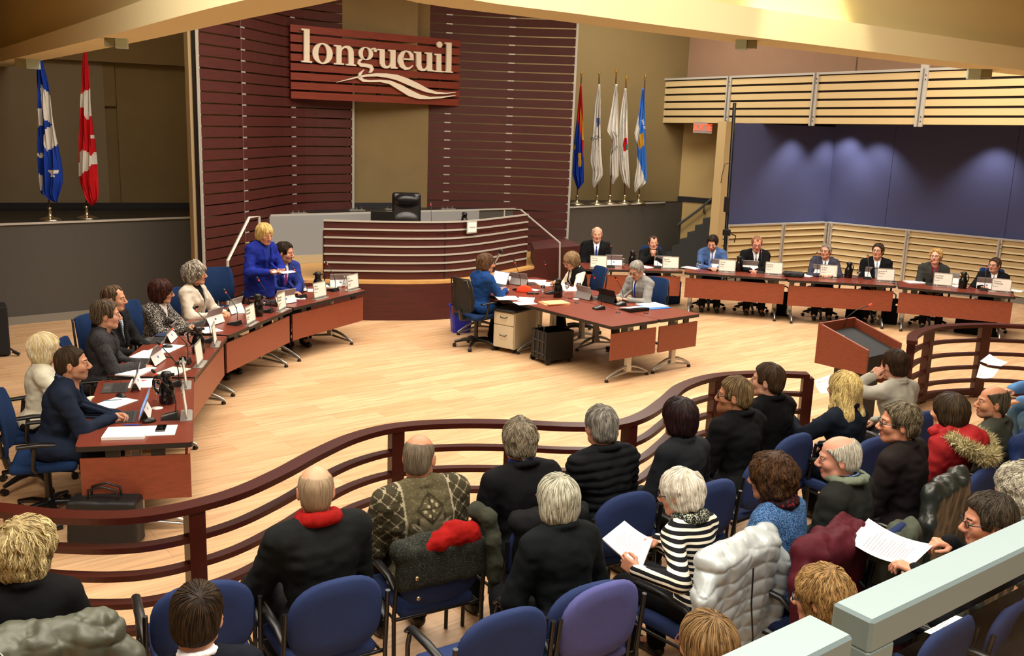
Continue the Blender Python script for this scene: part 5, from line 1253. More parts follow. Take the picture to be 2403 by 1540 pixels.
def seat_for(d, kind, label, off=.06, **k):
    a = d['yaw']; p = d['root'].location; f = Vector((-math.sin(a), math.cos(a), 0))*off
    return (aud_chair if kind == 'aud' else task_chair)((p.x+f.x, p.y+f.y, 0), a, label, **k)
CLASP = dict(lean=14, L=(-.045, .45, .80), R=(.035, .43, .80), Lc=.75, Rc=.75, Ld=(.45, .85, .05), Rd=(-.4, .9, 0), Ln=(.6, 0, -.8), Rn=(-.6, 0, -.8))
def cl(**k): d = dict(CLASP); d.update(k); return d
TY = dict(L=(-.14, .42, .79), R=(.14, .42, .79))
def ty(**k): d = dict(TY); d.update(k); return d
P = {}
def LN(i): return LTE[i]
def RN(i): return RTE[i]
LC1 = (cpt2(0, 0), cpt2(1, 0), .16); LC2 = (cpt2(0, 1), cpt2(1, 1), .16)
# ---- left curve of councillors (they look to the right)
P['l1'] = person('man in dark navy suit, hands clasped by a lit tablet at the nearest table', 170, 852, -70, dict(top='#1c2536', kind='suit', shirt='#384266', tie='#6a6cae', vdepth=.2, pants='#15171c'), dict(style='crop', c0='#1a110a', c1='#58452f', t=.002, n=1400, r=.0011),
    cl(lean=15, head=(-4, 2, 0), bulk=1.05), dict(skin='#c08c6e', third='#8a6650', stubble=.75), S=1.04, h=.009)
P['l2'] = person('woman with pale blond bob and cream top at the nearest left table', 108, 818, -60, dict(top='#d6d2bc', kind='sweater', o=.012, pants='#23242a'), dict(style='bob', c0='#cdb678', c1='#fbf4dc', t=.014, length=-.13, r=.0017), dict(lean=8, head=(0, 4, 0), R=(.1, .42, .74)), fem=True, S=1.0)
P['l3'] = person('man in charcoal tweed blazer and black shirt at the second left table', 250, 738, -72, dict(top=HERR, kind='suit', shirt='#101012', vdepth=.2), dict(style='short', c0='#2a1e14', c1='#7e6c54', t=.012), dict(lean=6, head=(4, -2, 0), bulk=1.1, R=(.1, .38, .72), L=(-.12, .36, .74)), dict(skin='#cf967a'), line=LN(1))
P['l4'] = person('balding man in dark suit and striped grey tie beyond the tweed blazer man', 268, 700, -100, dict(top='#262628', kind='suit', shirt='#c9d3ea', tie=TIE1, vdepth=.32), dict(style='receding', c0='#3a2a1c', c1='#80684e', t=.006, cut=0.), dict(lean=2, head=(16, -2, 0), bulk=1.12, belly=.03, L=(-.1, .35, .7), R=(.12, .3, .68)), dict(skin='#d09674'), S=1.02, h=.011)
P['l5'] = person('woman with dark auburn hair and speckled tweed jacket, hands clasped', 381, 684, -100, dict(top=TWEED, kind='suit', shirt='#e4e2e2', vdepth=.24), dict(style='bob', c0='#1c0c08', c1='#603024', t=.018, length=-.16, vol=1.05), cl(lean=10, head=(24, -6, 0)), dict(glasses='#3c2222'), fem=True, line=LN(2), h=.011)
P['l6'] = person('woman with curly grey hair and a pale beige jacket, looking right with folded hands', 459, 642, -105, dict(top='#cfc3b2', kind='suit', shirt='#22262e', vdepth=.3), dict(style='curly', c0='#5a5148', c1='#d0c6b4', t=.024, noise=.01, wave=.7, length=-.085, n=500), dict(lean=2, head=(18, 2, 0), L=(-.1, .34, .73), R=(.1, .34, .73)), dict(earring=1), fem=True, line=LN(2), h=.011)
P['l7'] = person('standing woman with short blond hair and royal blue jacket holding a sheet', 622, 549, -128, dict(top='#1c2a86', kind='suit', shirt='#25368c', vdepth=.36, pants='#121318', hem=.1, o=.026), dict(style='bob', c0='#a5803c', c1='#f2dc9c', t=.010, length=-.08, n=500), dict(kind='stand', lean=9, head=(-4, -12, 0), L=(-.07, .36, 1.08), R=(.1, .33, 1.08), Lc=.5, Rc=.5, Ln=(.2, -.3, .9), Rn=(-.2, -.3, .9), bulk=1.1, belly=.02), dict(lip='#b04a48'), fem=True, S=1.03, h=.010)
P['l8'] = person('dark haired man in blue suit and purple tie beside the standing woman', 669, 592, -140, dict(top='#26357c', kind='suit', shirt='#dfe6ec', tie='#9a3a84', vdepth=.38), dict(style='short', c0='#140d08', c1='#3c2a1e', t=.012, noise=.005, n=500), dict(lean=6, head=(38, -6, 0), L=(-.02, .40, .80), R=(.06, .42, .80), Lc=.4, Rc=.5, Ld=(.8, .5, 0), Rd=(-.8, .5, 0), bulk=1.08), dict(skin='#c98e72', third='#7a5a48', stubble=.75), line=LN(3), h=.010)
for k, lab in (('l1', 'navy office chair of the clasped-hands man nearest at the left'), ('l2', 'navy office chair behind the pale blond woman at the far left'), ('l3', 'navy office chair under the man in the tweed blazer'), ('l4', 'navy office chair under the man with the striped grey tie'), ('l5', 'navy office chair under the woman in the tweed jacket'), ('l6', 'navy office chair under the woman in the beige jacket'), ('l8', 'navy office chair under the man with the purple tie')):
    seat_for(P[k], 'task', lab, -.04 if k in ('l1', 'l2') else .02)
q = at(522, 664, .85); task_chair((q.x, q.y, 0), math.radians(-150), 'empty navy office chair pushed back behind the standing woman')
# ---- clerks in the middle
P['c1'] = person('woman with brown bob in a blue velvet jacket at the clerks table', 1141, 617, -48, dict(top='#1a3d76', kind='suit', shirt='#e8e8e8', vdepth=.2, pants='#101116', sheen=1), dict(style='bob', c0='#3a2618', c1='#8c6a4c', t=.011, length=-.15, n=500), dict(lean=6, head=(-24, -4, 0), L=(-.06, .40, .80), R=(.06, .42, .80)), fem=True, line=LC1, h=.010)
P['c2'] = person('woman with light brown hair in a black vest over a cream blouse, reading papers', 1340, 612, 112, dict(top='#ece0cc', kind='sweater', o=.012, pants='#17171a', vest='#131315'), dict(style='bob', c0='#5c4630', c1='#c0a074', t=.014, length=-.15, vol=1.05, n=500), dict(lean=16, head=(6, -26, 0), L=(-.1, .44, .80), R=(.12, .40, .80)), dict(glasses='#7a5a50'), fem=True, line=LC2, h=.010)
P['c3'] = person('man in light grey suit and blue tie typing on a black laptop', 1493, 634, 128, dict(top='#84827e', kind='suit', shirt='#e8e8f0', tie='#2338a0', vdepth=.36, pants='#5a5854'), dict(style='short', c0='#6a6660', c1='#bcb6ac', t=.009, n=500), dict(lean=12, head=(10, -26, 0), L=(-.12, .42, .80), R=(.06, .43, .80), bulk=1.05), dict(glasses='#3a2018', skin='#c99478'), line=LC2, h=.010)
seat_for(P['c1'], 'task', 'black mesh office chair of the woman in the blue velvet jacket', -.04, back=MESHB); seat_for(P['c2'], 'task', 'navy office chair behind the woman in the black vest', .0); seat_for(P['c3'], 'task', 'navy office chair behind the man in the light grey suit', .0)
# ---- right row (they face the gallery)
P['r1'] = person('bald man in a black suit and dark blue tie beside the stage stairs', 1401, 550, 178, dict(top='#18191b', kind='suit', shirt='#eaeaf2', tie='#26387e', vdepth=.4), dict(style='ring', c0='#9a8a7a', c1='#c8bcac', t=.003), dict(lean=0, bulk=1.25, belly=.05, head=(0, 0, 0)), dict(skin='#d49c80'), line=RN(0), h=.011)
P['r2'] = person('man in a black jacket and shirt resting his chin over clasped hands', 1533, 570, 176, dict(top='#1a1a1c', kind='suit', shirt='#0c0c0e', vdepth=.24), dict(style='receding', c0='#2a1a12', c1='#5a4030', t=.005), dict(lean=12, head=(4, 4, 0), L=(-.03, .34, .97), R=(.03, .34, .97), Lc=.7, Rc=.7, Lp=(-1, .3, -1), Rp=(1, .3, -1), Ld=(.3, .4, .85), Rd=(-.3, .4, .85), Ln=(.8, -.2, 0), Rn=(-.8, -.2, 0)), dict(skin='#d69a80'), line=RN(0), h=.011)
P['r3'] = person('young dark-haired man in a light blue suit looking down at his papers', 1672, 570, 172, dict(top='#46608f', kind='suit', shirt='#e4e8f2', tie='#6a7ce0', vdepth=.36), dict(style='short', c0='#140d09', c1='#3a2a20', t=.011), dict(lean=10, head=(-14, -24, 0), L=(-.1, .42, .80), R=(.05, .44, .80)), dict(skin='#cf9a80', third='#7a5848', stubble=.8), line=RN(1), h=.011)
P['r4'] = person('writing man with receding reddish hair, glasses, black suit and striped tie', 1776, 572, 176, dict(top='#18191a', kind='suit', shirt='#e8e8ec', tie=TIE2, vdepth=.38), dict(style='receding', c0='#6a4630', c1='#a87c5c', t=.004), dict(lean=8, head=(-4, -14, 0), L=(.02, .42, .80), R=(.12, .42, .80), Lc=.6, Rc=.6, bulk=1.1), dict(skin='#d8907a', glasses='#3a2424'), line=RN(1), h=.011)
P['r5'] = person('grey-haired man with glasses in a slate suit and blue tie looking left', 1938, 589, 168, dict(top='#3a3a46', kind='suit', shirt='#e8e6ea', tie='#3e5f90', vdepth=.36), dict(style='short', c0='#5a5048', c1='#a89c8c', t=.005, cut=-.005), dict(lean=6, head=(-28, 2, 0), L=(-.12, .38, .80), R=(.1, .4, .80), bulk=1.05), dict(skin='#d4967a', glasses='#4a3a34'), line=RN(2), h=.011)
P['r6'] = person('dark-haired man with glasses, a black suit and a pale grey tie looking left', 2060, 589, 166, dict(top='#15161a', kind='suit', shirt='#ececf0', tie='#8a8e9c', vdepth=.38), dict(style='short', c0='#1a120c', c1='#4a3a2c', t=.012), dict(lean=2, head=(-22, 6, 0), bulk=1.14, belly=.03), dict(skin='#d09478', glasses='#5a4a44'), line=RN(2), h=.011)
P['r7'] = person('blond young man with glasses in a dark grey jacket over a dark red shirt', 2196, 602, 164, dict(top='#33332f', kind='suit', shirt='#7a2428', tie='#4c4c58', vdepth=.36), dict(style='short', c0='#8a6230', c1='#e0bc78', t=.017, noise=.007), dict(lean=2, head=(-20, 8, 0), bulk=1.02), dict(skin='#dca48c', glasses='#2a2224'), line=RN(3), h=.011)
P['r8'] = person('last man of the right row, black suit, glasses, patterned tie', 2334, 622, 160, dict(top='#15161a', kind='suit', shirt='#e4e4ea', tie='#8a5a4a', vdepth=.34), dict(style='short', c0='#2a1c14', c1='#5c4636', t=.008), dict(lean=2, head=(-34, 2, 0), bulk=1.16, belly=.04, R=(.2, .38, .8)), dict(skin='#d0927a', glasses='#4a3c38'), line=RN(3), h=.011)
for k, n_ in (('r1', 'bald man in the black suit'), ('r2', 'man resting his chin on his hands'), ('r3', 'man in the light blue suit'), ('r4', 'man with receding reddish hair'), ('r5', 'grey-haired man in the slate suit'), ('r6', 'man with the pale grey tie'), ('r7', 'man in the dark red shirt'), ('r8', 'last man at the right table')):
    seat_for(P[k], 'task', 'navy office chair under the '+n_, .03)
# ---- the public, front row along the rail
BLK = '#17181a'
P['a1'] = person('woman with layered blond hair and black jacket at the bottom left', 66, 1290, 26, dict(top=BLK, kind='coat', fold=.004, cz=.02), dict(style='pixie', c0='#64502a', c1='#e6d49c', t=.026, noise=.008, wave=.5, length=-.15, n=1500, r=.0019, vol=1.04), dict(lean=8, head=(-46, 0, 0)), fem=True, S=1.04, h=.009)
P['a3'] = person('bald man in a dark grey coat with a bright red scarf at his neck', 741, 1150, 32, dict(top='#1f2222', kind='coat', o=.03, fold=.008), dict(style='ring', c0='#8f7a60', c1='#ad9a7c', t=.0022, n=200, r=.0006, noise=0.), dict(lean=5, head=(-18, 2, 0), bulk=1.16, L=(-.16, .36, .66)), dict(skin='#cf9272'), S=1.05, h=.009)
P['a4'] = person('bald man in an olive nordic patterned sweater by the rail', 984, 1072, 30, dict(top=NORD, kind='knit', fn=nordic, o=.026, fold=.006), dict(style='ring', c0='#5c5242', c1='#958a74', t=.001, n=400, r=.0008, noise=.001), dict(lean=6, side=-2, head=(-38, -4, 0), bulk=1.4), dict(skin='#bf8060'), S=1.04, h=.0075)
P['a5'] = person('man with wispy grey hair round a bald crown, black blazer and blue collar', 1219, 1035, 32, dict(top='#15161a', kind='coat', o=.024, fold=.006, shirt='#22306a'), dict(style='tuft', c0='#4c4436', c1='#a89c84', t=.020, noise=.010, wave=.7, n=1300, r=.0014), dict(lean=8, head=(-20, 0, 0), bulk=1.12), dict(skin='#c8907a'), S=1.04, h=.009)
P['a6'] = person('grey-haired man in a black quilted down jacket by the rail post', 1409, 1000, 32, dict(top='#181a1e', kind='puffer', o=.03), dict(style='short', c0='#4c4a44', c1='#a8a498', t=.014, noise=.005, n=1300, r=.0014), dict(lean=6, head=(-6, -2, 0), bulk=1.05), dict(skin='#b8806a'), S=1.04, h=.008)
P['a7'] = person('woman with short black bob and dark slate top beside the bearded man', 1592, 980, 36, dict(top='#23262c', kind='sweater', o=.014, fold=.006), dict(style='bob', c0='#0d0a0c', c1='#36191c', t=.014, length=-.10, vol=.98, n=1200, r=.0015), dict(lean=8, head=(-4, -4, 0)), dict(skin='#9a6a50'), fem=True, S=1.06, h=.009)
P['a8'] = person('bearded man with glasses and light brown hair in a black wool coat', 1722, 927, 40, dict(top='#111215', kind='coat', o=.03), dict(style='short', c0='#3c2c1a', c1='#9a8258', t=.010, n=1300, r=.0013), dict(lean=6, head=(34, -2, 0), bulk=1.08), dict(skin='#b8805e', third='#6a3c20', beard=.35, glasses='#15110f'), S=1.05, h=.009)
P['a9'] = person('tall young man with brown hair and black coat by the rail end', 1800, 892, 38, dict(top='#101114', kind='coat', o=.03), dict(style='short', c0='#21170e', c1='#5c452e', t=.010, n=1300, r=.0013), dict(lean=4, head=(26, 2, 0), bulk=1.1), dict(skin='#c09078'), S=1.05, h=.009)
P['a10'] = person('woman with long wavy blond hair and navy jacket holding a sheet', 1978, 912, 34, dict(top='#131c2c', kind='coat', o=.02), dict(style='long', c0='#7c5e2c', c1='#ecd898', t=.015, noise=.005, wave=.3, n=4200, r=.0012, step=.026), dict(lean=6, head=(4, 0, 0), L=(-.14, .44, .86)), fem=True, S=1.03, h=.009)
P['a11'] = person('young man in light grey zip sweater, hand raised to his ear', 2098, 856, 30, dict(top='#a6a498', kind='sweater', o=.014, fold=.007), dict(style='short', c0='#1c120a', c1='#4c3420', t=.011, n=1300, r=.0013), dict(lean=6, head=(-2, -4, 0), L=('w', 2046, 884, 1.12), Lp=(-1, .2, -.8), Ld=(.62, -.15, .65), Ln=(.6, .3, -.5), Lc=.45), dict(skin='#c08c72'), S=1.03, h=.009)
# ---- second row
P['b1'] = person('dark haired man with white collar and navy jacket at the bottom edge', 463, 1446, 24, dict(top='#171c2a', kind='suit', shirt='#e8e8ec', vdepth=.2), dict(style='short', c0='#140c06', c1='#40301e', t=.011, n=1600, r=.0013, crown=(.02, -.085, .09)), dict(lean=6, head=(-16, -10, 0)), dict(skin='#c08a6c'), S=1.03, h=.009)
P['b2'] = person('woman with smooth silver bob in a black jacket with cream collar', 1306, 1172, 30, dict(top='#12181a', kind='coat', o=.026, shirt='#cfc49a', fold=.007), dict(style='bob', c0='#6c6a54', c1='#dedcc8', t=.012, length=-.10, n=1800, r=.0017), dict(lean=10, head=(-6, -4, 0), bulk=1.1), dict(glasses='#4a2030', skin='#b88468'), fem=True, S=1.04, h=.009)
P['b3'] = person('woman with short white hair and striped top holding a report', 1594, 1156, 42, dict(top=STRIPEY, kind='sweater', o=.012, fold=.004), dict(style='pixie', c0='#a8a08c', c1='#f6f2e6', t=.014, noise=.006, n=2000, r=.0015, length=-.085), dict(lean=12, head=(22, -12, 0), L=('w', 1492, 1340, .80), R=('w', 1542, 1268, .86), Lc=.6, Rc=.6, Ld=(-.15, .9, .3), Rd=(-.8, .5, .1), Ln=(.9, 0, -.2), Rn=(-.3, 0, -.9)), dict(glasses='#2a0e12', skin='#c08468'), fem=True, S=1.0, h=.008)
P['b4'] = person('woman with brown curly hair in a blue marl sweater, burgundy coat behind her', 1808, 1120, 46, dict(top=DENIMK, kind='sweater', o=.02, fold=.006), dict(style='curly', c0='#1e120a', c1='#5c3c1e', t=.022, noise=.010, wave=.8, n=1600, length=-.11, vol=1.08, r=.0018), dict(lean=10, head=(10, -6, 0), bulk=1.15, L=(-.2, .36, .72)), dict(earring=1, skin='#b07c60'), fem=True, S=1.04, h=.009)
P['b5'] = person('old man with white side hair in a dark green jacket, facing left', 1966, 1074, 48, dict(top='#2b2e2a', kind='coat', o=.03, fold=.009, shirt='#5c7ca8'), dict(style='ring', c0='#8c8878', c1='#dcd8c6', t=.010, n=1500, r=.0014, noise=.004), dict(lean=10, head=(34, -6, 0), bulk=1.12), dict(skin='#cc9078'), S=1.04, h=.009)
P['b6'] = person('man with thinning dark hair and black glasses in a brown sweater, profile left', 2108, 992, 46, dict(top='#21191a', kind='sweater', o=.022), dict(style='tuft', c0='#221c14', c1='#8a7c62', t=.013, noise=.008, wave=.4, n=900, r=.0012), dict(lean=6, head=(36, 0, 0), bulk=1.16), dict(glasses='#0e0d0f', skin='#bf8266'), S=1.08, h=.009)
P['b7'] = person('girl with straight dark hair in a red hooded parka with a fur trim', 2226, 966, 40, dict(top='#7c181c', kind='coat', o=.034, fold=.012), dict(style='bob', c0='#150e08', c1='#4a3824', t=.012, length=-.14, n=1600, r=.0014), dict(lean=4, head=(-4, -4, 0)), fem=True, S=1.04, h=.009)
P['b8'] = person('bald man with dark side hair and charcoal sweater by the right rail', 2328, 944, 46, dict(top='#3a3c34', kind='sweater', o=.02), dict(style='ring', c0='#2c261a', c1='#6c6450', t=.006, n=1200, r=.0012), dict(lean=4, head=(38, 2, 0), bulk=1.15), dict(skin='#bf8664', third='#7a5c48', stubble=.8), S=.99, h=.009)
P['b9'] = person('person in a light blue shirt and jeans at the right edge, reading loose sheets', 2492, 812, 88, dict(top='#5a86b8', kind='sweater', o=.02, pants='#4a6a84'), dict(style='short'), dict(lean=14, L=(-.12, .52, .74), R=(.12, .50, .78), Lc=.5, Rc=.5), S=1.05, h=.010)
# ---- rows nearest the gallery
P['d1'] = person('person with thick fluffy grey hair at the right edge of the picture', 2392, 1150, 30, dict(top='#6a7888', kind='sweater'), dict(style='curly', c0='#7a7464', c1='#d8d2be', t=.030, noise=.012, wave=.9, n=2200, r=.0017, length=-.1, vol=1.08), dict(lean=6, head=(0, 0, 0)), S=1.05, h=.009)
P['d2'] = person('dark-haired man with glasses reading a long printed sheet behind the steel rail', 2318, 1222, 50, dict(top='#1a1a1d', kind='coat', shirt='#b8c8dc', o=.024), dict(style='short', c0='#15110c', c1='#52483a', t=.016, noise=.006, wave=.3, n=1800, r=.0015, cut=-.008), dict(lean=8, head=(34, -6, 0), L=('w', 2150, 1340, .95), R=('w', 2232, 1276, 1.02), Lc=.6, Rc=.7, Ld=(-.1, 1, .2), Rd=(-.6, .7, .1)), dict(glasses='#120e0e', skin='#c88c70'), S=1.06, h=.009)
P['d3'] = person('woman with short reddish blond hair and glasses just beyond the steel rail', 1925, 1400, 40, dict(top='#23262c', kind='sweater'), dict(style='pixie', c0='#5a4222', c1='#b4915c', t=.018, noise=.008, wave=.4, n=2000, r=.0016, length=-.1), dict(lean=8, head=(18, -8, 0)), dict(glasses='#14202c'), fem=True, S=1.0, h=.009)
P['d4'] = person('woman with brown blond bob, only her head showing at the bottom edge', 1655, 1512, 34, dict(top='#2a2420', kind='sweater'), dict(style='bob', c0='#48341c', c1='#9c7c50', t=.014, n=2000, r=.0016, length=-.11), dict(lean=6, head=(-2, -6, 0)), dict(glasses='#6a2020'), fem=True, S=1.0, h=.009)
for k, n_ in (('a1', 'woman with layered blond hair'), ('a3', 'bald man with the red scarf'), ('a4', 'man in the nordic sweater'), ('a5', 'man with wispy grey hair'), ('a6', 'man in the quilted down jacket'), ('a7', 'woman with the short black bob'), ('a8', 'bearded man'), ('a9', 'tall young man at the rail end'), ('a10', 'woman with long blond hair'), ('a11', 'young man in the light grey sweater'),
              ('b1', 'man with the white collar at the bottom'), ('b2', 'woman with the silver bob'), ('b3', 'woman in the striped top'), ('b4', 'woman in the blue marl sweater'), ('b5', 'old man with white side hair'), ('b6', 'man in the brown sweater'), ('b7', 'girl in the red parka'), ('b8', 'bald man in the charcoal green sweater'), ('b9', 'person in the light blue shirt'), ('d1', 'person with fluffy grey hair'), ('d2', 'man reading the long sheet'), ('d3', 'reddish blond woman'), ('d4', 'brown blond woman at the bottom')):
    if k in ('b9',): continue
    seat_for(P[k], 'aud', 'blue fabric audience chair of the '+n_, .03, mt=None)
def empty_aud(px, py, yaw, lab, mt=None):
    a = math.radians(yaw); q = at(px, py, .70); f = Vector((-math.sin(a), math.cos(a), 0))*.24; return aud_chair((q.x+f.x, q.y+f.y, 0), a, lab, mt)
empty_aud(478, 1452, 26, 'empty blue audience chair just beyond the dark-haired man at the bottom left')
E_1 = empty_aud(1180, 1520, 32, 'empty blue audience chair at the bottom edge, left of the lilac one')
E_2 = empty_aud(1408, 1452, 34, 'empty lilac audience chair behind the woman with the silver bob', LILACF)
empty_aud(2372, 1482, 40, 'empty blue audience chair behind the glass pane at the lower right corner')
empty_aud(2215, 1540, 38, 'empty blue audience chair at the bottom right, partly behind the glass pane')
# ---------------------------------------------------------------- things lying on the council tables
YA, YB, YC, YD = [math.radians(a) for a in (-72, -83, -101, -116)]
def yaw_of(T_): return rz_of(*T_)
def T74(px, py): return at(px, py, .74)
_pc = [0]
def pp(px, py, rz, label, **k): return papers(px, py, rz, label, **k)
GREENP = mat('pale_green_paper', '#cfe0cc', .8); PEACH = mat('peach_folder', '#eaa878', .7); ORANGE = mat('orange_folder', '#e06a2c', .6); NOTEB = mat('navy_notebook', '#1d2c4c', .5)
def pen(px, py, rz, label, col='#2440b0'):
    p = T74(px, py); r_ = empty('pen', p+Vector((0, 0, .006)), rz, label, 'pen'); m = mat('pen_'+col[1:], col, .3)
    MB().tube([(-.07, 0, 0), (.055, 0, 0)], [.0045, .0045], m, 6).build('barrel', None, r_); MB().tube([(.055, 0, 0), (.07, 0, 0)], [.004, .001], BLACKP, 6).build('tip', None, r_); return r_
def mouse_(px, py, rz, label):
    p = T74(px, py); r_ = empty('computer_mouse', p, rz, label, 'mouse'); F = Field((-.05, -.07, -.01), (.05, .07, .05), .005); F.ell((0, 0, .006), (.032, .055, .03), .01).half((0, 0, 1), .0, .004); NM().add(*F.nets(), BLACKP).build('shell', r_)
    MB().tube([(0, .02, .033), (0, .035, .029)], .004, mat('grey_wheel', '#55585c', .5), 6).build('wheel', None, r_); return r_
def phone_(px, py, rz, label):
    p = T74(px, py)+Vector((0, 0, .006)); r_ = empty('smartphone', p, rz, label, 'phone'); MB().box((0, 0, .005), (.072, .146, .009), mat('phone_body', '#3a3a3e', .3, .6), bev=.003).build('case', None, r_); MB().box((0, 0, .0097), (.066, .138, .001), mat('phone_glass', '#08080a', .08)).build('screen', None, r_); return r_
def spectacles(px, py, rz, label):
    p = T74(px, py); r_ = empty('eyeglasses', p+Vector((0, -.09, .018)), rz, label, 'eyeglasses'); o = glasses_mb('#2a1a14', .0016).build('frame', None, r_); return r_
# nearest table (A)
phone_stack = pp(296, 1020, YA+1.45, 'thick stack of white paper at the near corner of the nearest left table', th=.022, w=.3, d=.25)
pp(378, 1011, YA+1.5, 'white sheets under the phone at the near corner of the left table', w=.22, d=.24); phone_(378, 1008, YA+1.5, 'black smartphone lying on white sheets at the near end of the left table')
tablet(T74(322, 978), YA, 'open tablet with a blue lit screen before the clasped-hands man', 'tablet computers', screen='on', w=.30)
mouse_(350, 991, YA+.3, 'black mouse between the lit tablet and the near white papers'); pen(312, 999, YA+1.4, 'blue pen beside the lit tablet')
pp(272, 946, YA+.9, 'loose white sheet under a blue-green pen near the clasped hands'); pen(266, 941, YA+1.6, 'blue-green pen on the loose white sheet', '#2f6f8c')
tablet(T74(302, 910), YA, 'dark tablet keyboard and upright screen edge in front of the blond woman', 'tablet computers', screen='off', w=.30); mouse_(284, 932, YA-.9, 'black mouse beside the dark tablet of the blond woman')
spectacles(272, 896, YA+1.7, 'folded thin dark eyeglasses on the table edge near the blond woman')
pp(332, 900, YA+1.5, 'white brochure with a red triangle by the second microphone', w=.2, d=.3)
o = T74(327, 896)+Vector((0, 0, .006)); tag(MB().prism([(-.06, .04), (.06, .04), (.0, -.06)], 0, .0012, mat('red_print', '#d8434c', .7)).build('triangle_print', None, None, o, .1), 'red triangle lying flat on the white brochure', 'leaflet')
jug(T74(393, 946), math.radians(110), 'black thermal jug on the nearest left table', 'thermal jugs')
mic(T74(400, 982), YA, 'black microphone bent towards the clasped-hands man', 'conference microphones'); goblet(T74(368, 940), 0, 'tumbler of water beside the nearest jug', 'water glasses'); coaster(T74(369, 958), 0, 'round white coaster beside the lit tablet', 'white coasters')
nameplate(438, 976, YA+PI, ['', ''], 'nearest name plate on the left curve, seen edge-on near the table corner'); nameplate(437, 905, YA+PI, ['', ''], 'second name plate from the near end, seen edge-on beside the jug')
mic(T74(408, 905), YA, 'microphone standing next to the second edge-on name plate', 'conference microphones')
# table B
pp(318, 873, YB+1.3, 'white papers on orange folder in front of the tweed blazer man', th=.012, w=.24, d=.33); tablet(T74(352, 852), YB-.1, 'tablet on its stand in front of the man in the tweed blazer', 'tablet computers', screen='off', w=.30)
pp(345, 834, YB+1.35, 'white sheets in an orange folder behind the tweed man\'s tablet', w=.24, d=.34, th=.006); pp(407, 872, YB+1.2, 'green and white printed sheet on the second left table', w=.2, d=.28, m=GREENP); pen(392, 839, YB+1.2, 'thin pen on the sheets of the second left table', '#404040')
goblet(T74(430, 880), 0, 'half-full stemmed glass on the second left table', 'water glasses'); mic(T74(431, 853), YB, 'microphone behind the half-full glass on the second left table', 'conference microphones', tall=.30)
nameplate(470, 856, YB+PI, ['', ''], 'name plate of the tweed blazer man, seen obliquely'); pp(390, 818, YB+1.3, 'white sheets in front of the man with the striped tie', w=.24, d=.33)
tablet(T74(386, 800), YB, 'tablet in front of the man with the striped tie', 'tablet computers', screen='off', w=.30); mouse_(393, 816, YB, 'mouse on the white sheets of the striped tie man'); p = T74(388, 787); tag(MB().box((0, 0, .008), (.15, .21, .015), NOTEB, bev=.003).build('notebook', None, None, p, YB+1.3), 'navy notebook next to the tablet on the second left table', 'notebook')
jug(T74(466, 828), math.radians(120), 'black thermal jug on the second left table', 'thermal jugs'); goblet(T74(441, 812), 0, 'glass left of the second jug', 'water glasses'); nameplate(506, 809, YB+PI+.1, ['', ''], 'name plate of the striped tie man, beside the second jug'); mic(T74(484, 803), YB, 'microphone behind the second jug', 'conference microphones', tall=.30)
# table C
pp(488, 775, YC+1.0, 'white sheets in front of the tweed jacket woman', w=.28, d=.22); tablet(T74(492, 760), YC-.1, 'tablet with white card back before the tweed jacket woman', 'tablet computers', screen='off', w=.30); mouse_(437, 762, YC, 'black mouse near the hands of the tweed jacket woman')
mic(T74(550, 762), YC, 'microphone pointing at the beige jacket woman', 'conference microphones'); nameplate(590, 761, YC+PI+.1, ['Nathalie', 'Boisclair', 'Conseillère', 'District'], 'name plate of the beige jacket woman on the third left table')
tablet(T74(541, 733), YC-.05, 'tablet of the beige jacket woman with a wide card back', 'tablet computers', screen='off', w=.30); jug(T74(605, 742), math.radians(110), 'black thermal jug behind the third name plates', 'thermal jugs')
goblet(T74(621, 727), 0, 'water glass beside the jug of the third left table', 'water glasses'); mic(T74(627, 733), YC+.2, 'microphone beside the water glass on the third left table', 'conference microphones', tall=.42)
pp(567, 732, YC+.5, 'pale green sheet by the beige jacket woman\'s tablet', m=GREENP); nameplate(663, 729, YC+PI+.1, ['Monique', 'Bastien', 'Conseillère', 'District'], 'name plate of the standing woman on the third left table')
# table D
tablet(T74(662, 711), YD-.2, 'tablet with its card back towards the room, before the standing woman', 'tablet computers', screen='off', w=.31); pp(690, 700, YD+.8, 'white sheets on a bright blue folder before the standing woman', th=.006); mic(T74(705, 699), YD, 'microphone between the standing woman\'s plate and the next one', 'conference microphones')
nameplate(752, 701, YD+PI+.05, ['Sylvie', 'Parent', 'Mairesse', ''], 'name plate reading Sylvie Parent on the last left table'); goblet(T74(716, 688), 0, 'upturned stemmed glass before the purple tie man', 'water glasses', up=False)
jug(T74(746, 684), math.radians(-60), 'black thermal jug behind the Sylvie Parent plate', 'thermal jugs'); mic(T74(781, 683), YD, 'microphone left of the last name plate on the left curve', 'conference microphones'); tablet(T74(796, 671), YD-.7, 'tablet left of the last name plate on the left curve', 'tablet computers', screen='off', w=.30)
nameplate(829, 681, YD+PI+.05, ['Éric', 'Beaulieu', 'Conseiller', 'District'], 'last name plate on the left curve, reading Éric Beaulieu'); pp(728, 682, YD+.6, 'white sheets by the purple tie man\'s hands'); pp(770, 672, YD+.5, 'pale green sheet behind the last microphone of the left curve', m=GREENP); goblet(T74(808, 674), 0, 'upturned glass beside the last tablet of the left curve', 'water glasses', up=False); coaster(T74(817, 681), 0, 'white coaster by the last left name plate', 'white coasters')
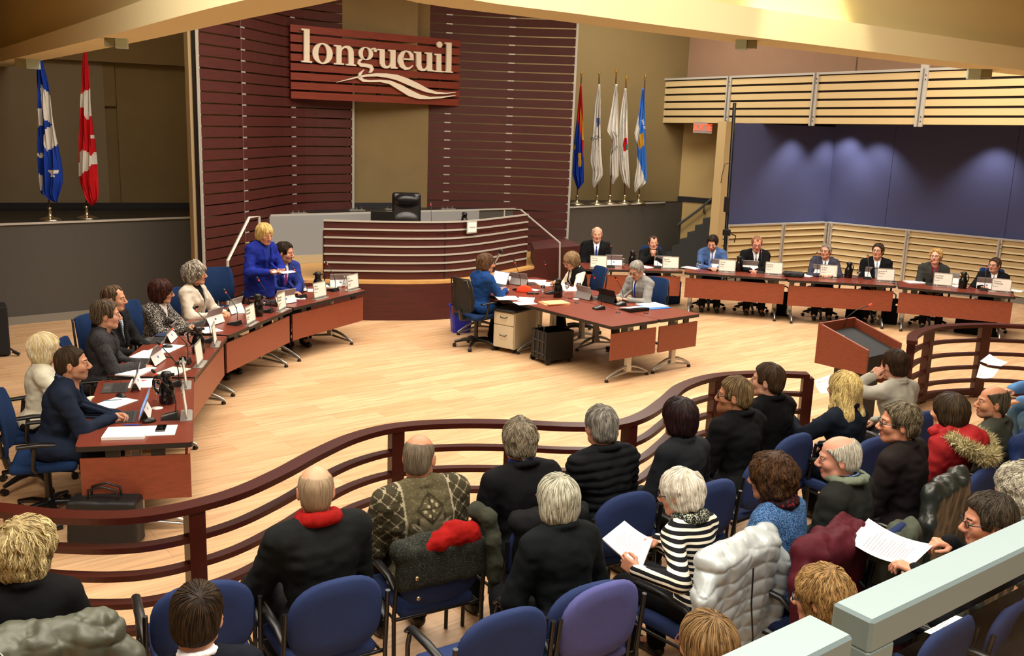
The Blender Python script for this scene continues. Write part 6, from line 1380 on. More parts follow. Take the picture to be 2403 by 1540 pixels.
# the sheet of paper held by the standing woman
d = P['l7']; R_ = d['root']; w1 = (Vector(d['wr'][-1])+Vector(d['wr'][1]))/2
q = R_.matrix_basis @ Vector((w1.x, w1.y+.15, w1.z+.03)); o = MB(); n = 6
o.rings([[(-.105, t, .012*math.sin(t*22)), (.105, t, .012*math.sin(t*22)), (.105, t, .012*math.sin(t*22)+.001), (-.105, t, .012*math.sin(t*22)+.001)] for t in np.linspace(-.14, .14, 7)], PAPER, False)
tag(o.build('sheet_of_paper', None, None, q, d['yaw']), 'white sheet of paper held in both hands by the standing woman in blue', 'paper')
# ---- right row
YR = [math.atan2((b_-a_).y, (b_-a_).x) for a_, b_ in ((Z74(1330, 630), Z74(1603, 637)), (Z74(1606, 639), Z74(1847, 655)), (Z74(1850, 657), Z74(2104, 671)), (Z74(2108, 673), Z74(2384, 697)))]
for px, py, k, ln_, lab in ((1404, 631, 0, ['Michel', 'Lanctôt', 'District de', ''], 'Michel Lanctôt'), (1573, 633, 0, ['Benoît', "L'Écuyer", 'District du', ''], "Benoît L'Écuyer"), (1705, 640, 1, ['Xavier', 'Léger', 'District du', ''], 'Xavier Léger'), (1815, 646, 1, ['Jacques', 'Lemire', 'District de', ''], 'Jacques Lemire'),
                            (1943, 653, 2, ['Robert', 'Myles', 'District du', ''], 'Robert Myles'), (2077, 662, 2, ['Jacques E.', 'Poitras', 'District du', ''], 'Jacques E. Poitras'), (2211, 673, 3, ['Jonathan', 'Tabarah', 'District du', ''], 'Jonathan Tabarah'), (2348, 687, 3, ['Tommy', 'Théberge', 'District des', ''], 'Tommy Théberge')):
    nameplate(px, py, YR[k], ln_, 'name plate reading %s on the right-hand row of tables' % lab)
for (px, py, k, who) in ((1433, 628, 0, 'bald man in black'), (1541, 629, 0, 'man resting his chin on his hands'), (1669, 633, 1, 'man in the light blue suit'), (1783, 641, 1, 'writing man in black'), (1915, 648, 2, 'man in the slate suit'), (2034, 655, 2, 'man with the pale grey tie'), (2180, 669, 3, 'man in the red shirt'), (2308, 682, 3, 'last man at the right')):
    mic(T74(px, py), YR[k]+PI, 'microphone standing before the '+who, 'conference microphones', tall=.34)
for (px, py, k, who) in ((1438, 622, 0, 'bald man in black'), (1552, 624, 0, 'man resting his chin on his hands'), (1688, 632, 1, 'man in the light blue suit'), (1758, 635, 1, 'writing man in black'), (1925, 645, 2, 'man in the slate suit'), (2047, 651, 2, 'man with the pale grey tie'), (2225, 664, 3, 'man in the red shirt'), (2313, 677, 3, 'last man at the right')):
    tablet(T74(px, py), YR[k]+PI, 'tablet computer standing before the '+who, 'tablet computers', screen='off', w=.30)
for (px, py, who) in ((1483, 624, 'left of the grey-haired clerk\'s head'), (1733, 637, 'by the writing man in black'), (1990, 652, 'right of the slate suit man'), (2258, 677, 'between the last two men')): jug(T74(px, py), math.radians(200), 'black thermal jug on the right row, '+who, 'thermal jugs')
goblet(T74(1463, 630), 0, 'upturned glass on the first right-hand table', 'water glasses', up=False); goblet(T74(1639, 637), 0, 'water glass before the light blue suit man', 'water glasses'); goblet(T74(2013, 655), 0, 'water glass before the pale grey tie man', 'water glasses')
pp(1515, 627, YR[0]+.6, 'white sheets left of the chin-resting man\'s microphone'); pp(1622, 629, YR[1]-.5, 'white sheets before the light blue suit man', w=.3, d=.22); pp(1728, 633, YR[1]+.2, 'white sheets under the hands of the writing man'); pp(1893, 647, YR[2]-.6, 'white sheet hanging askew before the slate suit man'); pp(2146, 663, YR[3]+.5, 'white papers before the red shirt man', w=.3, d=.22, th=.012); pp(2248, 672, YR[3]+.3, 'white papers beside the last jug on the right row'); pp(2378, 682, YR[3]+1.2, 'white papers at the far right end of the right-hand row')
p = T74(1863, 650); r_ = empty('camera_bag', p, YR[2], 'small black bag lying on the third right-hand table', 'bag'); F = Field((-.2, -.12, -.01), (.2, .12, .12), .008); F.rbox((0, 0, .045), (.16, .08, .045), .03, .01).ell((-.1, -.03, .06), (.07, .06, .04), .02); F.disp(lambda P_: .006*vnoise(P_, 22, 5)); NM().add(*F.nets(), mat('nylon_black', '#1b1b1d', .7, bump=.3)).build('body', r_); MB().tube([(-.12, .0, .09), (-.18, -.06, .1), (-.2, -.02, .04)], .008, BLACKP, 6).build('strap', None, r_)
# ---- clerks block
YK = rz_of(CN, CL)-PI/2
tablet(T74(1168, 668), math.radians(-42), 'lit laptop screen facing the woman in the blue velvet jacket', 'tablet computers', screen='lit', card=False, w=.31)
pp(1195, 655, .4, 'open white binder behind the lit laptop', w=.3, d=.25, th=.02); pp(1190, 700, YK+1.1, 'white sheets at the elbow of the blue velvet jacket woman', w=.3, d=.3); pp(1235, 703, YK+.8, 'long white sheets along the near edge of the clerks table', w=.3, d=.22); pp(1232, 712, YK+1.3, 'lowest white sheet along the near edge of the clerks table'); pp(1080, 664, .3, 'white papers at the left tip of the clerks table, behind the mesh chair')
tablet(T74(1223, 668), math.radians(150), 'grey tablet seen from behind in the middle of the clerks table', 'tablet computers', screen='off', card=False, w=.29); mic(T74(1216, 682), math.radians(-140), 'microphone behind the orange pouch', 'conference microphones', tall=.42)
p = T74(1231, 686); r_ = empty('pencil_pouch', p, math.radians(-8), 'orange-red half-moon pencil pouch on the clerks table', 'pouch'); F = Field((-.16, -.08, -.01), (.16, .08, .14), .006); F.ell((0, 0, .0), (.125, .045, .105), .01).half((0, 0, 1), .0, .01); NM().add(*F.nets(), cloth('#e4492c')).build('body', r_); MB().tube([(-.12, 0, .02), (-.09, 0, .075), (0, 0, .108), (.09, 0, .075), (.12, 0, .02)], .003, mat('red_zip', '#c03a20', .5), 5).build('zip', None, r_)
p = T74(1250, 690); r_ = empty('wallet', p, .1, 'dark brown wallet beside the orange pouch', 'wallet'); MB().box((0, 0, .015), (.17, .09, .03), mat('brown_leather', '#3a2018', .5), bev=.008).build('body', None, r_); MB().box((.02, -.046, .015), (.02, .004, .01), CHROME).build('clasp', None, r_)
goblet(T74(1273, 698), 0, 'tall empty glass in the middle of the clerks table', 'water glasses'); jug(T74(1309, 698), math.radians(150), 'black thermal jug on the clerks table', 'thermal jugs'); goblet(T74(1330, 690), 0, 'glass right of the clerks jug', 'water glasses'); goblet(T74(1357, 692), 0, 'glass before the grey tablet of the clerks table', 'water glasses')
pp(1300, 713, YK+1.25, 'peach cardboard folder at the near edge of the clerks table', m=PEACH, w=.26, d=.36, th=.012); pp(1303, 711, YK+1.35, 'second peach folder lying askew on the first', m=PEACH, w=.25, d=.34, th=.010, z=.754)
pp(1285, 668, YK+1.2, 'white papers in front of the black vest woman', w=.3, d=.3, th=.01); pp(1345, 680, YK+1.1, 'spread white papers right of the clerks jug', w=.3, d=.34, th=.008); pp(1260, 660, YK+.8, 'white papers beside the grey tablet'); pp(1252, 681, YK+.3, 'small white note beside the orange pouch', w=.12, d=.16)
tablet(T74(1378, 701), math.radians(128), 'grey tablet seen from behind, left of the black laptop', 'tablet computers', screen='off', card=False, w=.31); tablet(T74(1432, 709), math.radians(128), 'black laptop seen from behind, used by the man in light grey', 'tablet computers', screen='off', black=True, card=False, w=.34)
mic(T74(1405, 726), math.radians(-60), 'grey and black microphone base near the open corner of the clerks table', 'conference microphones', tall=.5); mic(T74(1455, 717), math.radians(-55), 'black microphone base beside the black laptop', 'conference microphones', tall=.36); mic(T74(1291, 690), math.radians(-70), 'microphone reaching up to the black vest woman', 'conference microphones', tall=.5)
pp(1530, 717, YK+1.4, 'white papers on a bright blue folder before the light grey suit man', w=.3, d=.34, th=.008); p = T74(1500, 722); tag(MB().box((0, 0, .004), (.27, .36, .006), mat('bright_blue_folder', '#2a74d8', .5)).build('folder', None, None, T74(1536, 721), YK+1.4), 'bright blue folder under the white papers of the grey suit man', 'folder')
r_ = empty('ring_binder', T74(1487, 728), YK+1.45, 'black ring binder lying near the corner of the clerks table', 'binder'); MB().add([(-.13, -.16, 0), (.13, -.16, 0), (.13, .16, 0), (-.13, .16, 0), (-.13, -.16, .045), (.13, -.16, .006), (.13, .16, .006), (-.13, .16, .045)], [(3, 2, 1, 0), (4, 5, 6, 7), (0, 1, 5, 4), (1, 2, 6, 5), (2, 3, 7, 6), (3, 0, 4, 7)], BLACKP).build('cover', None, r_); MB().box((.02, 0, .034), (.2, .29, .004), PAPER, R=Matrix.Rotation(.15, 3, 'Y')).build('sheets', None, r_)
coaster(T74(1352, 702), 0, 'white coaster left of the clerks tablet', 'white coasters')
for (px, py, lab) in ((1353, 711, 'left of the tablets'), (1450, 734, 'before the ring binder'), (1516, 736, 'right of the ring binder')): tag(MB().lathe([(.03, 0), (.03, .008), (0, .009)], BLACKP, 14).build('cable_grommet', None, None, T74(px, py)), 'small black grommet on the clerks table, '+lab, 'grommet', 'black grommets in the clerks table')
# tall microphone on a stand speaking position of the woman in blue
p = T74(1160, 652); r_ = empty('stand_microphone', (p.x, p.y, .74), math.radians(-30), 'big black microphone on a short desk stand before the blue velvet jacket woman', 'microphone'); MB().lathe([(.07, 0), (.07, .012), (.01, .02)], BLACKM, 18).build('base', None, r_); MB().cyl((0, 0, .01), (0, 0, .26), .009, BLACKM, n=8).build('pole', None, r_); MB().tube([(.0, 0, .24), (.05, 0, .33), (.085, 0, .40)], [.012, .016, .022], SILVER, 10).build('handle', None, r_); MB().tube([(.085, 0, .395), (.1, 0, .42), (.12, 0, .45)], [.024, .032, .02], BLACKP, 12).build('head', None, r_)
# ---- on the president's desk
dz = .63+HT-.18
def on_desk(px, py): q = at(px, py, dz); return q
q = atd(897, 512, 15.9); r_ = empty('monitor', (q.x, q.y, dz), 0, 'top edge of a dark monitor behind the curved desk front', 'monitor'); MB().box((0, 0, .12), (.38, .03, .24), BLACKP, bev=.005).build('display', None, r_); MB().box((0, .03, .02), (.16, .12, .02), BLACKP).build('foot', None, r_)
q = atd(1012, 512, 15.6); mic((q.x, q.y, dz), PI+.2, 'thin microphone rising above the curved desk front', 'conference microphones', tall=.42); q = atd(1090, 508, 15.9); jug((q.x, q.y, dz), math.radians(160), 'black thermal jug on the president\'s desk', 'thermal jugs'); q = atd(1075, 508, 15.8); goblet((q.x, q.y, dz), 0, 'upturned glass on the president\'s desk', 'water glasses', up=False)
# ---------------------------------------------------------------- floor things
r_ = empty('lectern', at(2010, 830, .0), 0, 'cherry wood lectern with black sloping inside and a gooseneck microphone', 'lectern')
c = [at(1921, 758, 1.16), at(2004, 744, 1.16), at(2117, 805, .98), at(2037, 823, .98)]; o = Vector((sum(p.x for p in c)/4, sum(p.y for p in c)/4, 0)); r_.location = o; c = [p-o for p in c]
def cheek(a, b_, zb, nm):
    u = (b_-a); u.z = 0; n_ = Vector((-u.y, u.x, 0)).normalized()*.03; V = [a, b_, Vector((b_.x, b_.y, zb)), Vector((a.x, a.y, zb))]; V = V+[v+n_*(1 if n_.dot(-(a+b_)) > 0 else -1) for v in V]
    MB().add(V, [(0, 1, 2, 3), (7, 6, 5, 4), (0, 4, 5, 1), (1, 5, 6, 2), (2, 6, 7, 3), (3, 7, 4, 0)], CHERRY).build(nm, None, r_)
cheek(c[0], c[3], .72, 'side_panel'); cheek(c[1], c[2], .5, 'side_panel'); cheek(c[0], c[1], .72, 'front_panel')
def lerp(a, b_, t): return a+(b_-a)*t
dn = Vector((0, 0, -.09)); g = [lerp(lerp(c[0], c[1], s), lerp(c[3], c[2], s), t)+dn for s, t in ((.07, .06), (.93, .06), (.93, .97), (.07, .97))]
MB().add(g+[v+Vector((0, 0, -.05)) for v in g], [(0, 3, 2, 1), (4, 5, 6, 7), (0, 1, 5, 4), (1, 2, 6, 5), (2, 3, 7, 6), (3, 0, 4, 7)], mat('lectern_leather', '#0d1213', .75)).build('reading_surface', None, r_)
m_ = (c[0]+c[1]+c[2]+c[3])/4; MB().box((m_.x, m_.y, .42), (.34, .3, .84), mat('lectern_black', '#15191b', .45), rz=.4).box((m_.x, m_.y, .03), (.62, .5, .06), BLACKM, rz=.4).build('pedestal', None, r_)
a_ = lerp(c[0], c[1], .6)+Vector((.03, -.05, -.08)); MB().tube([a_, a_+Vector((.03, .0, .12)), a_+Vector((.11, -.02, .2)), a_+Vector((.24, -.02, .26))], .005, BLACKM, 6).build('gooseneck', None, r_); e_ = a_+Vector((.24, -.02, .26)); MB().tube([e_, e_+Vector((.03, 0, .015))], .01, mat('red_ring', '#e03a20', .4, emit='#ff3010', es=.8), 8).build('light_ring', None, r_)
MB().box(lerp(c[0], c[2], .22)+Vector((0, 0, -.09)), (.16, .07, .02), mat('lectern_steel', '#93a0a4', .35, .6), rz=-.5).build('control_panel', None, r_)
# drawer cabinet
p0, p1 = at(1157, 822).xy, at(1206, 832).xy; u = (p1-p0).normalized(); v = Vector((-u.y, u.x)); wd = (p1-p0).length; R_ = math.atan2(u.y, u.x); r_ = empty('drawer_cabinet', (p0.x, p0.y, 0), R_, 'white two-drawer cabinet on castors with a black top tray under the clerks table', 'cabinet')
CW = mat('cabinet_cream', '#cfc6ae', .5); MB().box((wd/2, .27, .32), (wd, .54, .52), CW, bev=.006).build('body', None, r_)
for z, h_ in ((.48, .17), (.225, .31)):
    dr = MB().box((wd/2, -.008, z), (wd-.02, .018, h_), CW, bev=.004).build('drawer', None, r_); MB().tube([(wd/2-.06, -.018, z+.03), (wd/2-.04, -.04, z+.015), (wd/2+.04, -.04, z+.015), (wd/2+.06, -.018, z+.03)], .006, BLACKP, 6).build('handle', None, dr)
MB().cyl((wd-.04, -.02, .555), (wd-.04, 0, .555), .01, CHROME, n=10).build('lock', None, r_)
MB().box((wd/2, .25, .592), (wd+.03, .58, .025), BLACKP, bev=.006).build('top_tray', None, r_)
for x in (.04, wd-.04):
    for y in (.05, .49): MB().cyl((x-.015, y, .03), (x+.015, y, .03), .03, BLACKP, n=12).build('castor', None, r_)
# folding crate on wheels
p0, p1 = at(1247, 848).xy, at(1281, 858).xy; p2 = at(1342, 850).xy; u = (p2-p1).normalized(); R_ = math.atan2(u.y, u.x); L1 = (p2-p1).length; W1 = (p0-p1).length*1.25; r_ = empty('folding_crate', (p1.x, p1.y, 0), R_, 'black folding crate trolley on small wheels beside the white cabinet', 'crate')
b = MB(); CR_ = mat('crate_black', '#101112', .5)
for (cc, dd) in (((L1/2, 0, .25), (L1, .015, .38)), ((L1/2, W1, .25), (L1, .015, .38)), ((0, W1/2, .25), (.015, W1, .38)), ((L1, W1/2, .25), (.015, W1, .38)), ((L1/2, W1/2, .06), (L1, W1, .015))): b.box(cc, dd, CR_)
b.build('crate_body', None, r_); b = MB()
for k in range(3): b.box((-.012, W1*(.2+.3*k), .25), (.012, .02, .34), mat('crate_grey', '#2e3034', .5))
for k in range(2): b.box((-.012, W1/2, .14+.17*k), (.012, W1-.04, .02), mat('crate_grey', '#2e3034', .5))
b.build('ribs', None, r_); MB().tube([(.02, W1*.3, .4), (.02, W1*.3, .5), (.02, W1*.7, .5), (.02, W1*.7, .4)], .01, BLACKM, 6).build('pull_handle', None, r_)
for y in (.0, W1): MB().cyl((.03, y-.012, .045), (.03, y+.012, .045), .045, BLACKP, n=14).build('wheel', None, r_)
for y in (.02, W1-.02): MB().cyl((L1-.03, y-.01, .025), (L1-.03, y+.01, .025), .025, BLACKP, n=12).build('castor', None, r_)
# blue waste bin
p = at(1072, 782); r_ = empty('waste_bin', (p.x+.05, p.y+.12, 0), .3, 'bright blue recycling bin behind the black mesh office chair', 'bin'); b = MB(); BL_ = mat('bin_blue', '#2c30b4', .45)
def rr(w_, d_, z, r=.03): return [(x_, y_, z) for sx, sy in ((1, 1), (-1, 1), (-1, -1), (1, -1)) for x_, y_ in ((sx*w_, sy*(d_-r)), (sx*(w_-r), sy*d_))][0:8]
def rr2(w_, d_, z, r=.03): return [(w_, d_-r, z), (w_-r, d_, z), (-w_+r, d_, z), (-w_, d_-r, z), (-w_, -d_+r, z), (-w_+r, -d_, z), (w_-r, -d_, z), (w_, -d_+r, z)]
b.rings([rr2(.135, .1, .004), rr2(.165, .12, .39), rr2(.178, .133, .392), rr2(.178, .133, .41), rr2(.16, .115, .41), rr2(.128, .092, .015)], BL_, False); b.build('bucket', None, r_)
# loudspeaker and stick at the far left
p = at(4, 838); r_ = empty('floor_loudspeaker', (p.x-.15, p.y+.1, 0), .55, 'black floor loudspeaker at the left edge by the stage front', 'loudspeaker'); MB().box((0, 0, .33), (.36, .36, .62), mat('speaker_black', '#101013', .7), bev=.01).build('cabinet', None, r_); MB().box((0, -.185, .33), (.32, .01, .58), mat('grille_black', '#18181a', .9, bump=.6, bscale=400)).build('grille', None, r_)
for x in (-.14, .14):
    for y in (-.14, .14): MB().cyl((x, y, 0), (x, y, .02), .02, BLACKP, n=10).build('foot', None, r_)
p = at(42, 836); q = at(-20, 820); r_ = empty('microphone_stand', (p.x, p.y, 0), 0, 'black rubber-tipped stand leg sloping to the floor beside the loudspeaker', 'stand'); MB().tube([(-.45, .05, .33), (0, 0, .03)], .011, BLACKM, 6).build('tube', None, r_); MB().tube([(-.06, .006, .06), (0.02, 0, .022)], .022, BLACKP, 8).build('rubber_tip', None, r_)
# briefcase and pilot case behind the rail
def soft_bag(loc, rz, w_, d_, h_, lab, m, handles=True, name='bag'):
    r_ = empty(name, loc, rz, lab, 'bag'); F = Field((-w_/2-.05, -d_/2-.05, -.02), (w_/2+.05, d_/2+.05, h_+.08), .01); F.rbox((0, 0, h_/2+.003), (w_/2, d_/2, h_/2), .03, .01); F.disp(lambda P_: .006*vnoise(P_, 14, 3)); F.half((0, 0, 1), .002, .004); NM().add(*F.nets(), m).build('body', r_)
    if handles:
        for s in (-1, 1): MB().tube([(-w_*.22, s*d_*.2, h_-.02), (-w_*.2, s*d_*.2, h_+.07), (0, s*d_*.2, h_+.1), (w_*.2, s*d_*.2, h_+.07), (w_*.22, s*d_*.2, h_-.02)], .009, BLACKP, 7).build('handle', None, r_)
        for s in (-1, 1): MB().box((s*w_*.3, -d_/2-.004, h_*.8), (.03, .008, .03), CHROME).build('buckle', None, r_)
    return r_
p = at(238, 1290); soft_bag((p.x, p.y+.1, 0), math.radians(4), .50, .2, .36, 'black leather briefcase with two handles behind the long rail at the left', mat('bag_leather', '#0c0c0e', .6, bump=.2, bscale=60), name='briefcase')
for (px, py, rz, w_, d_, h_, lab, col) in ((1578, 716, .5, .3, .16, .42, 'dark blue bag on the floor under the first right-hand tables', '#16263e'), (1841, 744, -.2, .26, .16, .42, 'black shoulder bag between the second and third right-hand tables', '#121214'), (2094, 764, -.3, .22, .14, .44, 'black bag leaning by the third right-hand table leg', '#131316'), (2010, 752, -.3, .3, .16, .3, 'black bag under the third right-hand table', '#121214')):
    p = at(px, py); soft_bag((p.x, p.y+.12, 0), rz, w_, d_, h_, lab, cloth(col), name='shoulder_bag')
p = at(2315, 790); soft_bag((p.x-.1, p.y+.2, 0), -.5, .62, .3, .42, 'large black case on the floor under the rightmost table', cloth('#0e0e10'), name='equipment_case')
# ---------------------------------------------------------------- flags
def inpoly(x, y, poly):
    c_ = False; j = len(poly)-1
    for i in range(len(poly)):
        if (poly[i][1] > y) != (poly[j][1] > y) and x < (poly[j][0]-poly[i][0])*(y-poly[i][1])/(poly[j][1]-poly[i][1])+poly[i][0]: c_ = not c_
        j = i
    return c_
def flag(ox, oy, sc, base, top, Lp, Rp, basem, regions, label, fz, rings_=(), fin='gold', txt=()):
    """outline read off the photograph; becomes a gathered cloth with real folds hanging at its pole"""
    def PX(x, y): return (ox+x/sc, oy+y/sc)
    b0 = at(*PX(*base), HS); dep = (b0-EYE).dot(FW); r_ = empty('flag', (b0.x, b0.y, HS), 0, label, 'flag', 'flags on gilt stands' if fin == 'gold' else None)
    RX = Vector((RT.x, RT.y, 0)).normalized(); BK = Vector((RX.y, -RX.x, 0))
    A2_, B2_ = b0.xy, b0.xy+RX.xy
    def W_(x, y): return onplane(*PX(x, y), A2_, B2_)-Vector((b0.x, b0.y, HS))
    tp_ = W_(*top); MB().lathe([(.16, 0), (.165, .012), (.12, .03), (.05, .05), (.03, .075), (.028, .16), (.034, .165), (.034, .19), (.018, .195)], mat('stand_brass', '#cfc3a4', .2, .95), 24).build('base', None, r_)
    MB().tube([(0, 0, .15), tp_], .013, mat('flagpole_wood', '#4a2414', .4), 8).build('pole', None, r_); MB().tube([tp_, tp_+Vector((0, 0, .05)), tp_+Vector((0, 0, .09)), tp_+Vector((0, 0, .16))], [.01, .018, .016, .002], mat('gold', '#d8a840', .25, 1), 8).build('finial', None, r_)
    ys = np.linspace(Lp[0][1], max(Lp[-1][1], Rp[-1][1]), 90); xs = np.linspace(0, 1, 41); Lx = np.interp(ys, [p[1] for p in Lp], [p[0] for p in Lp]); Rx = np.interp(ys, [p[1] for p in Rp], [p[0] for p in Rp])
    V = []; F_ = []; mi = []
    for i, y in enumerate(ys):
        for j, u in enumerate(xs):
            x = Lx[i]+(Rx[i]-Lx[i])*u; q = W_(x, y); wv = (Rx[i]-Lx[i])/sc*dep/FPX
            q += BK*(.015+.035*math.sin(u*15+y*.008+fz)*min(1, wv/.12)+.02*math.sin(u*34+fz*2)+.06*math.sin(u*PI)*(wv/.3)); V.append(q)
    b = MB(); n = 41; groups = {}
    for i in range(89):
        for j in range(40):
            x = Lx[i]+(Rx[i]-Lx[i])*(xs[j]+.0125); y = (ys[i]+ys[i+1])/2; m = basem
            for po, mm in regions:
                if inpoly(x, y, po): m = mm
            groups.setdefault(m, []).append((i*n+j, (i+1)*n+j, (i+1)*n+j+1, i*n+j+1))
    b.v = [tuple(v) for v in V]
    for m, fs in groups.items(): k = b._m(m); b.f += fs; b.mi += [k]*len(fs); b.sm += [True]*len(fs)
    cl_ = b.build('cloth', None, r_); md = cl_.modifiers.new('thickness', 'SOLIDIFY'); md.thickness = .004
    for (t, x, y, s_, rot, mm) in txt:
        q = W_(x, y)+BK*.15; o = text(t, s_, mm, r_, q, ext=.0015, name='flag_lettering'); o.rotation_euler = (PI/2, rot, math.atan2(RX.y, RX.x))
    for poly, mm, nm in rings_:
        MB().tube([W_(x, y)+BK*.13 for x, y in poly], .006, mm, 5, flat=.4).build(nm, None, r_)
    return r_
FB = cloth('#1c3c9c', 'flag_blue', rough=.55, bump=0, var=.05); FWt = cloth('#d4d0c8', 'flag_white', rough=.6, bump=0, var=.04); FR = cloth('#c01c22', 'flag_red', rough=.55, bump=0, var=.05); FLB = cloth('#3a74c8', 'flag_light_blue', rough=.6, bump=0, var=.05); FY = cloth('#c89a30', 'flag_yellow', bump=0); FBK = mat('flag_ink', '#26262c', .8); FGR = mat('flag_green_ink', '#2c6c5c', .8)
lily = lambda cx, cy, s: [(cx, cy-9*s), (cx+3*s, cy-3*s), (cx+8*s, cy-5*s), (cx+6*s, cy+2*s), (cx+3*s, cy+2*s), (cx+5*s, cy+8*s), (cx-4*s, cy+8*s), (cx-3*s, cy+2*s), (cx-7*s, cy+1*s), (cx-8*s, cy-5*s), (cx-3*s, cy-3*s)]
flag(0, 80, 3.208, (378, 1402), (292, 118), [(290, 125), (285, 350), (283, 560), (290, 700), (297, 950), (305, 1170), (312, 1200), (372, 1245), (428, 1266)], [(306, 125), (330, 250), (360, 360), (382, 460), (410, 640), (440, 830), (465, 1000), (470, 1120), (452, 1200), (432, 1266)], FB,
     [([(318, 376), (350, 420), (384, 464), (412, 640), (442, 832), (372, 882), (338, 790), (370, 710), (402, 685), (362, 650), (326, 560)], FWt), ([(284, 565), (322, 555), (328, 690), (286, 702)], FWt), ([(303, 1040), (335, 1100), (332, 1165), (300, 1175)], FWt), (lily(320, 912, 3.2), FWt), (lily(415, 1042, 4.6), FWt)], 'blue and white flag with white lilies at the left of the stage', .3)
flag(0, 80, 3.208, (655, 1390), (643, 62), [(636, 140), (620, 300), (610, 500), (605, 760), (608, 900), (600, 1060), (605, 1120), (640, 1230), (690, 1288)], [(652, 140), (678, 400), (695, 600), (705, 720), (718, 880), (735, 1080), (745, 1210), (742, 1250), (700, 1290)], FR,
     [([(612, 470), (650, 425), (682, 410), (698, 615), (664, 648), (640, 550), (622, 555)], FWt), ([(612, 880), (630, 868), (680, 890), (700, 920), (718, 880), (724, 975), (690, 990), (680, 1020), (600, 1070)], FWt), ([(684, 772), (712, 762), (714, 790), (695, 785)], FWt)], 'red and white flag with part of a maple leaf', 1.1)
flag(1320, 160, 3.348, (112, 1072), (148, 72), [(140, 130), (115, 380), (92, 560), (78, 830), (100, 900), (118, 952)], [(150, 130), (156, 300), (165, 560), (168, 830), (168, 895), (124, 952)], FB, [([(130, 120), (160, 120), (175, 700), (160, 690), (140, 520), (118, 400)], FR), ([(138, 300), (160, 420), (166, 560), (150, 560), (134, 350)], FY), ([(122, 670), (146, 665), (148, 770), (124, 775)], FY), ([(88, 600), (98, 600), (98, 640), (88, 640)], FY)], 'red, blue and gold flag nearest the timber screen', 2.)
SQ = cloth('#2c58a8', 'emblem_blue', bump=0)
flag(1320, 160, 3.348, (268, 1072), (288, 72), [(283, 128), (252, 300), (236, 500), (216, 715), (222, 760), (236, 800), (234, 900), (240, 938)], [(293, 128), (296, 400), (302, 640), (314, 800), (314, 842), (290, 880), (248, 938)], FWt, [([(266, 395), (290, 395), (290, 440), (266, 470)], SQ)], 'white flag with a small blue crown and black scribbled letters', 2.6,
     rings_=(([(240, 490), (262, 540), (258, 610), (275, 660), (290, 650)], FBK, 'ink_stroke'),), txt=(('BOU', 262, 545, .12, -.4, FBK),))
flag(1320, 160, 3.348, (370, 1067), (422, 58), [(416, 128), (385, 300), (345, 495), (384, 556), (388, 620), (372, 690), (372, 830), (390, 912)], [(430, 128), (437, 400), (441, 700), (440, 842), (396, 912)], FWt, [([(380, 560), (388, 560), (388, 585), (380, 585)], FR)], 'white flag with green-black words VILLE and BROSS, third from the screen', 3.1, txt=(('VILLE', 408, 520, .065, .7, FBK), ('BROSS', 402, 640, .07, -.9, FBK)))
arcp = [(500+62*math.cos(a), 560+178*math.sin(a)) for a in np.linspace(-1.9, -4.4, 12)]; arcp2 = [(504+54*math.cos(a), 560+165*math.sin(a)) for a in np.linspace(-1.9, -4.4, 12)]
flag(1320, 160, 3.348, (485, 1067), (499, 110), [(488, 160), (462, 300), (446, 420), (440, 560), (444, 720), (450, 790), (478, 900), (522, 942)], [(500, 160), (512, 400), (520, 700), (528, 935), (526, 942)], FWt, [([(485, 545), (505, 545), (512, 640), (478, 655), (468, 600)], FR), ([(492, 600), (512, 600), (512, 640), (495, 640)], FGR), ([(490, 560), (500, 560), (500, 580), (490, 580)], FB)], 'white flag with a green ring and a red coat of arms', 3.7, rings_=((arcp, FGR, 'emblem_ring'), (arcp2, FGR, 'emblem_ring')))
flag(1320, 160, 3.348, (597, 1062), (648, 95), [(626, 160), (595, 370), (565, 510), (584, 600), (588, 760), (566, 900), (568, 976)], [(640, 160), (650, 400), (658, 700), (660, 900), (600, 945), (572, 976)], FLB, [([(597, 368), (600, 480), (588, 592), (560, 520)], FWt), ([(586, 690), (620, 800), (656, 908), (560, 990), (560, 900)], FWt), ([(598, 520), (630, 510), (642, 600), (600, 640), (590, 590)], FY)], 'light blue and white flag with a golden crest, rightmost on the stage', 4.4, txt=(('Ville de', 630, 440, .07, 1.2, FWt),))
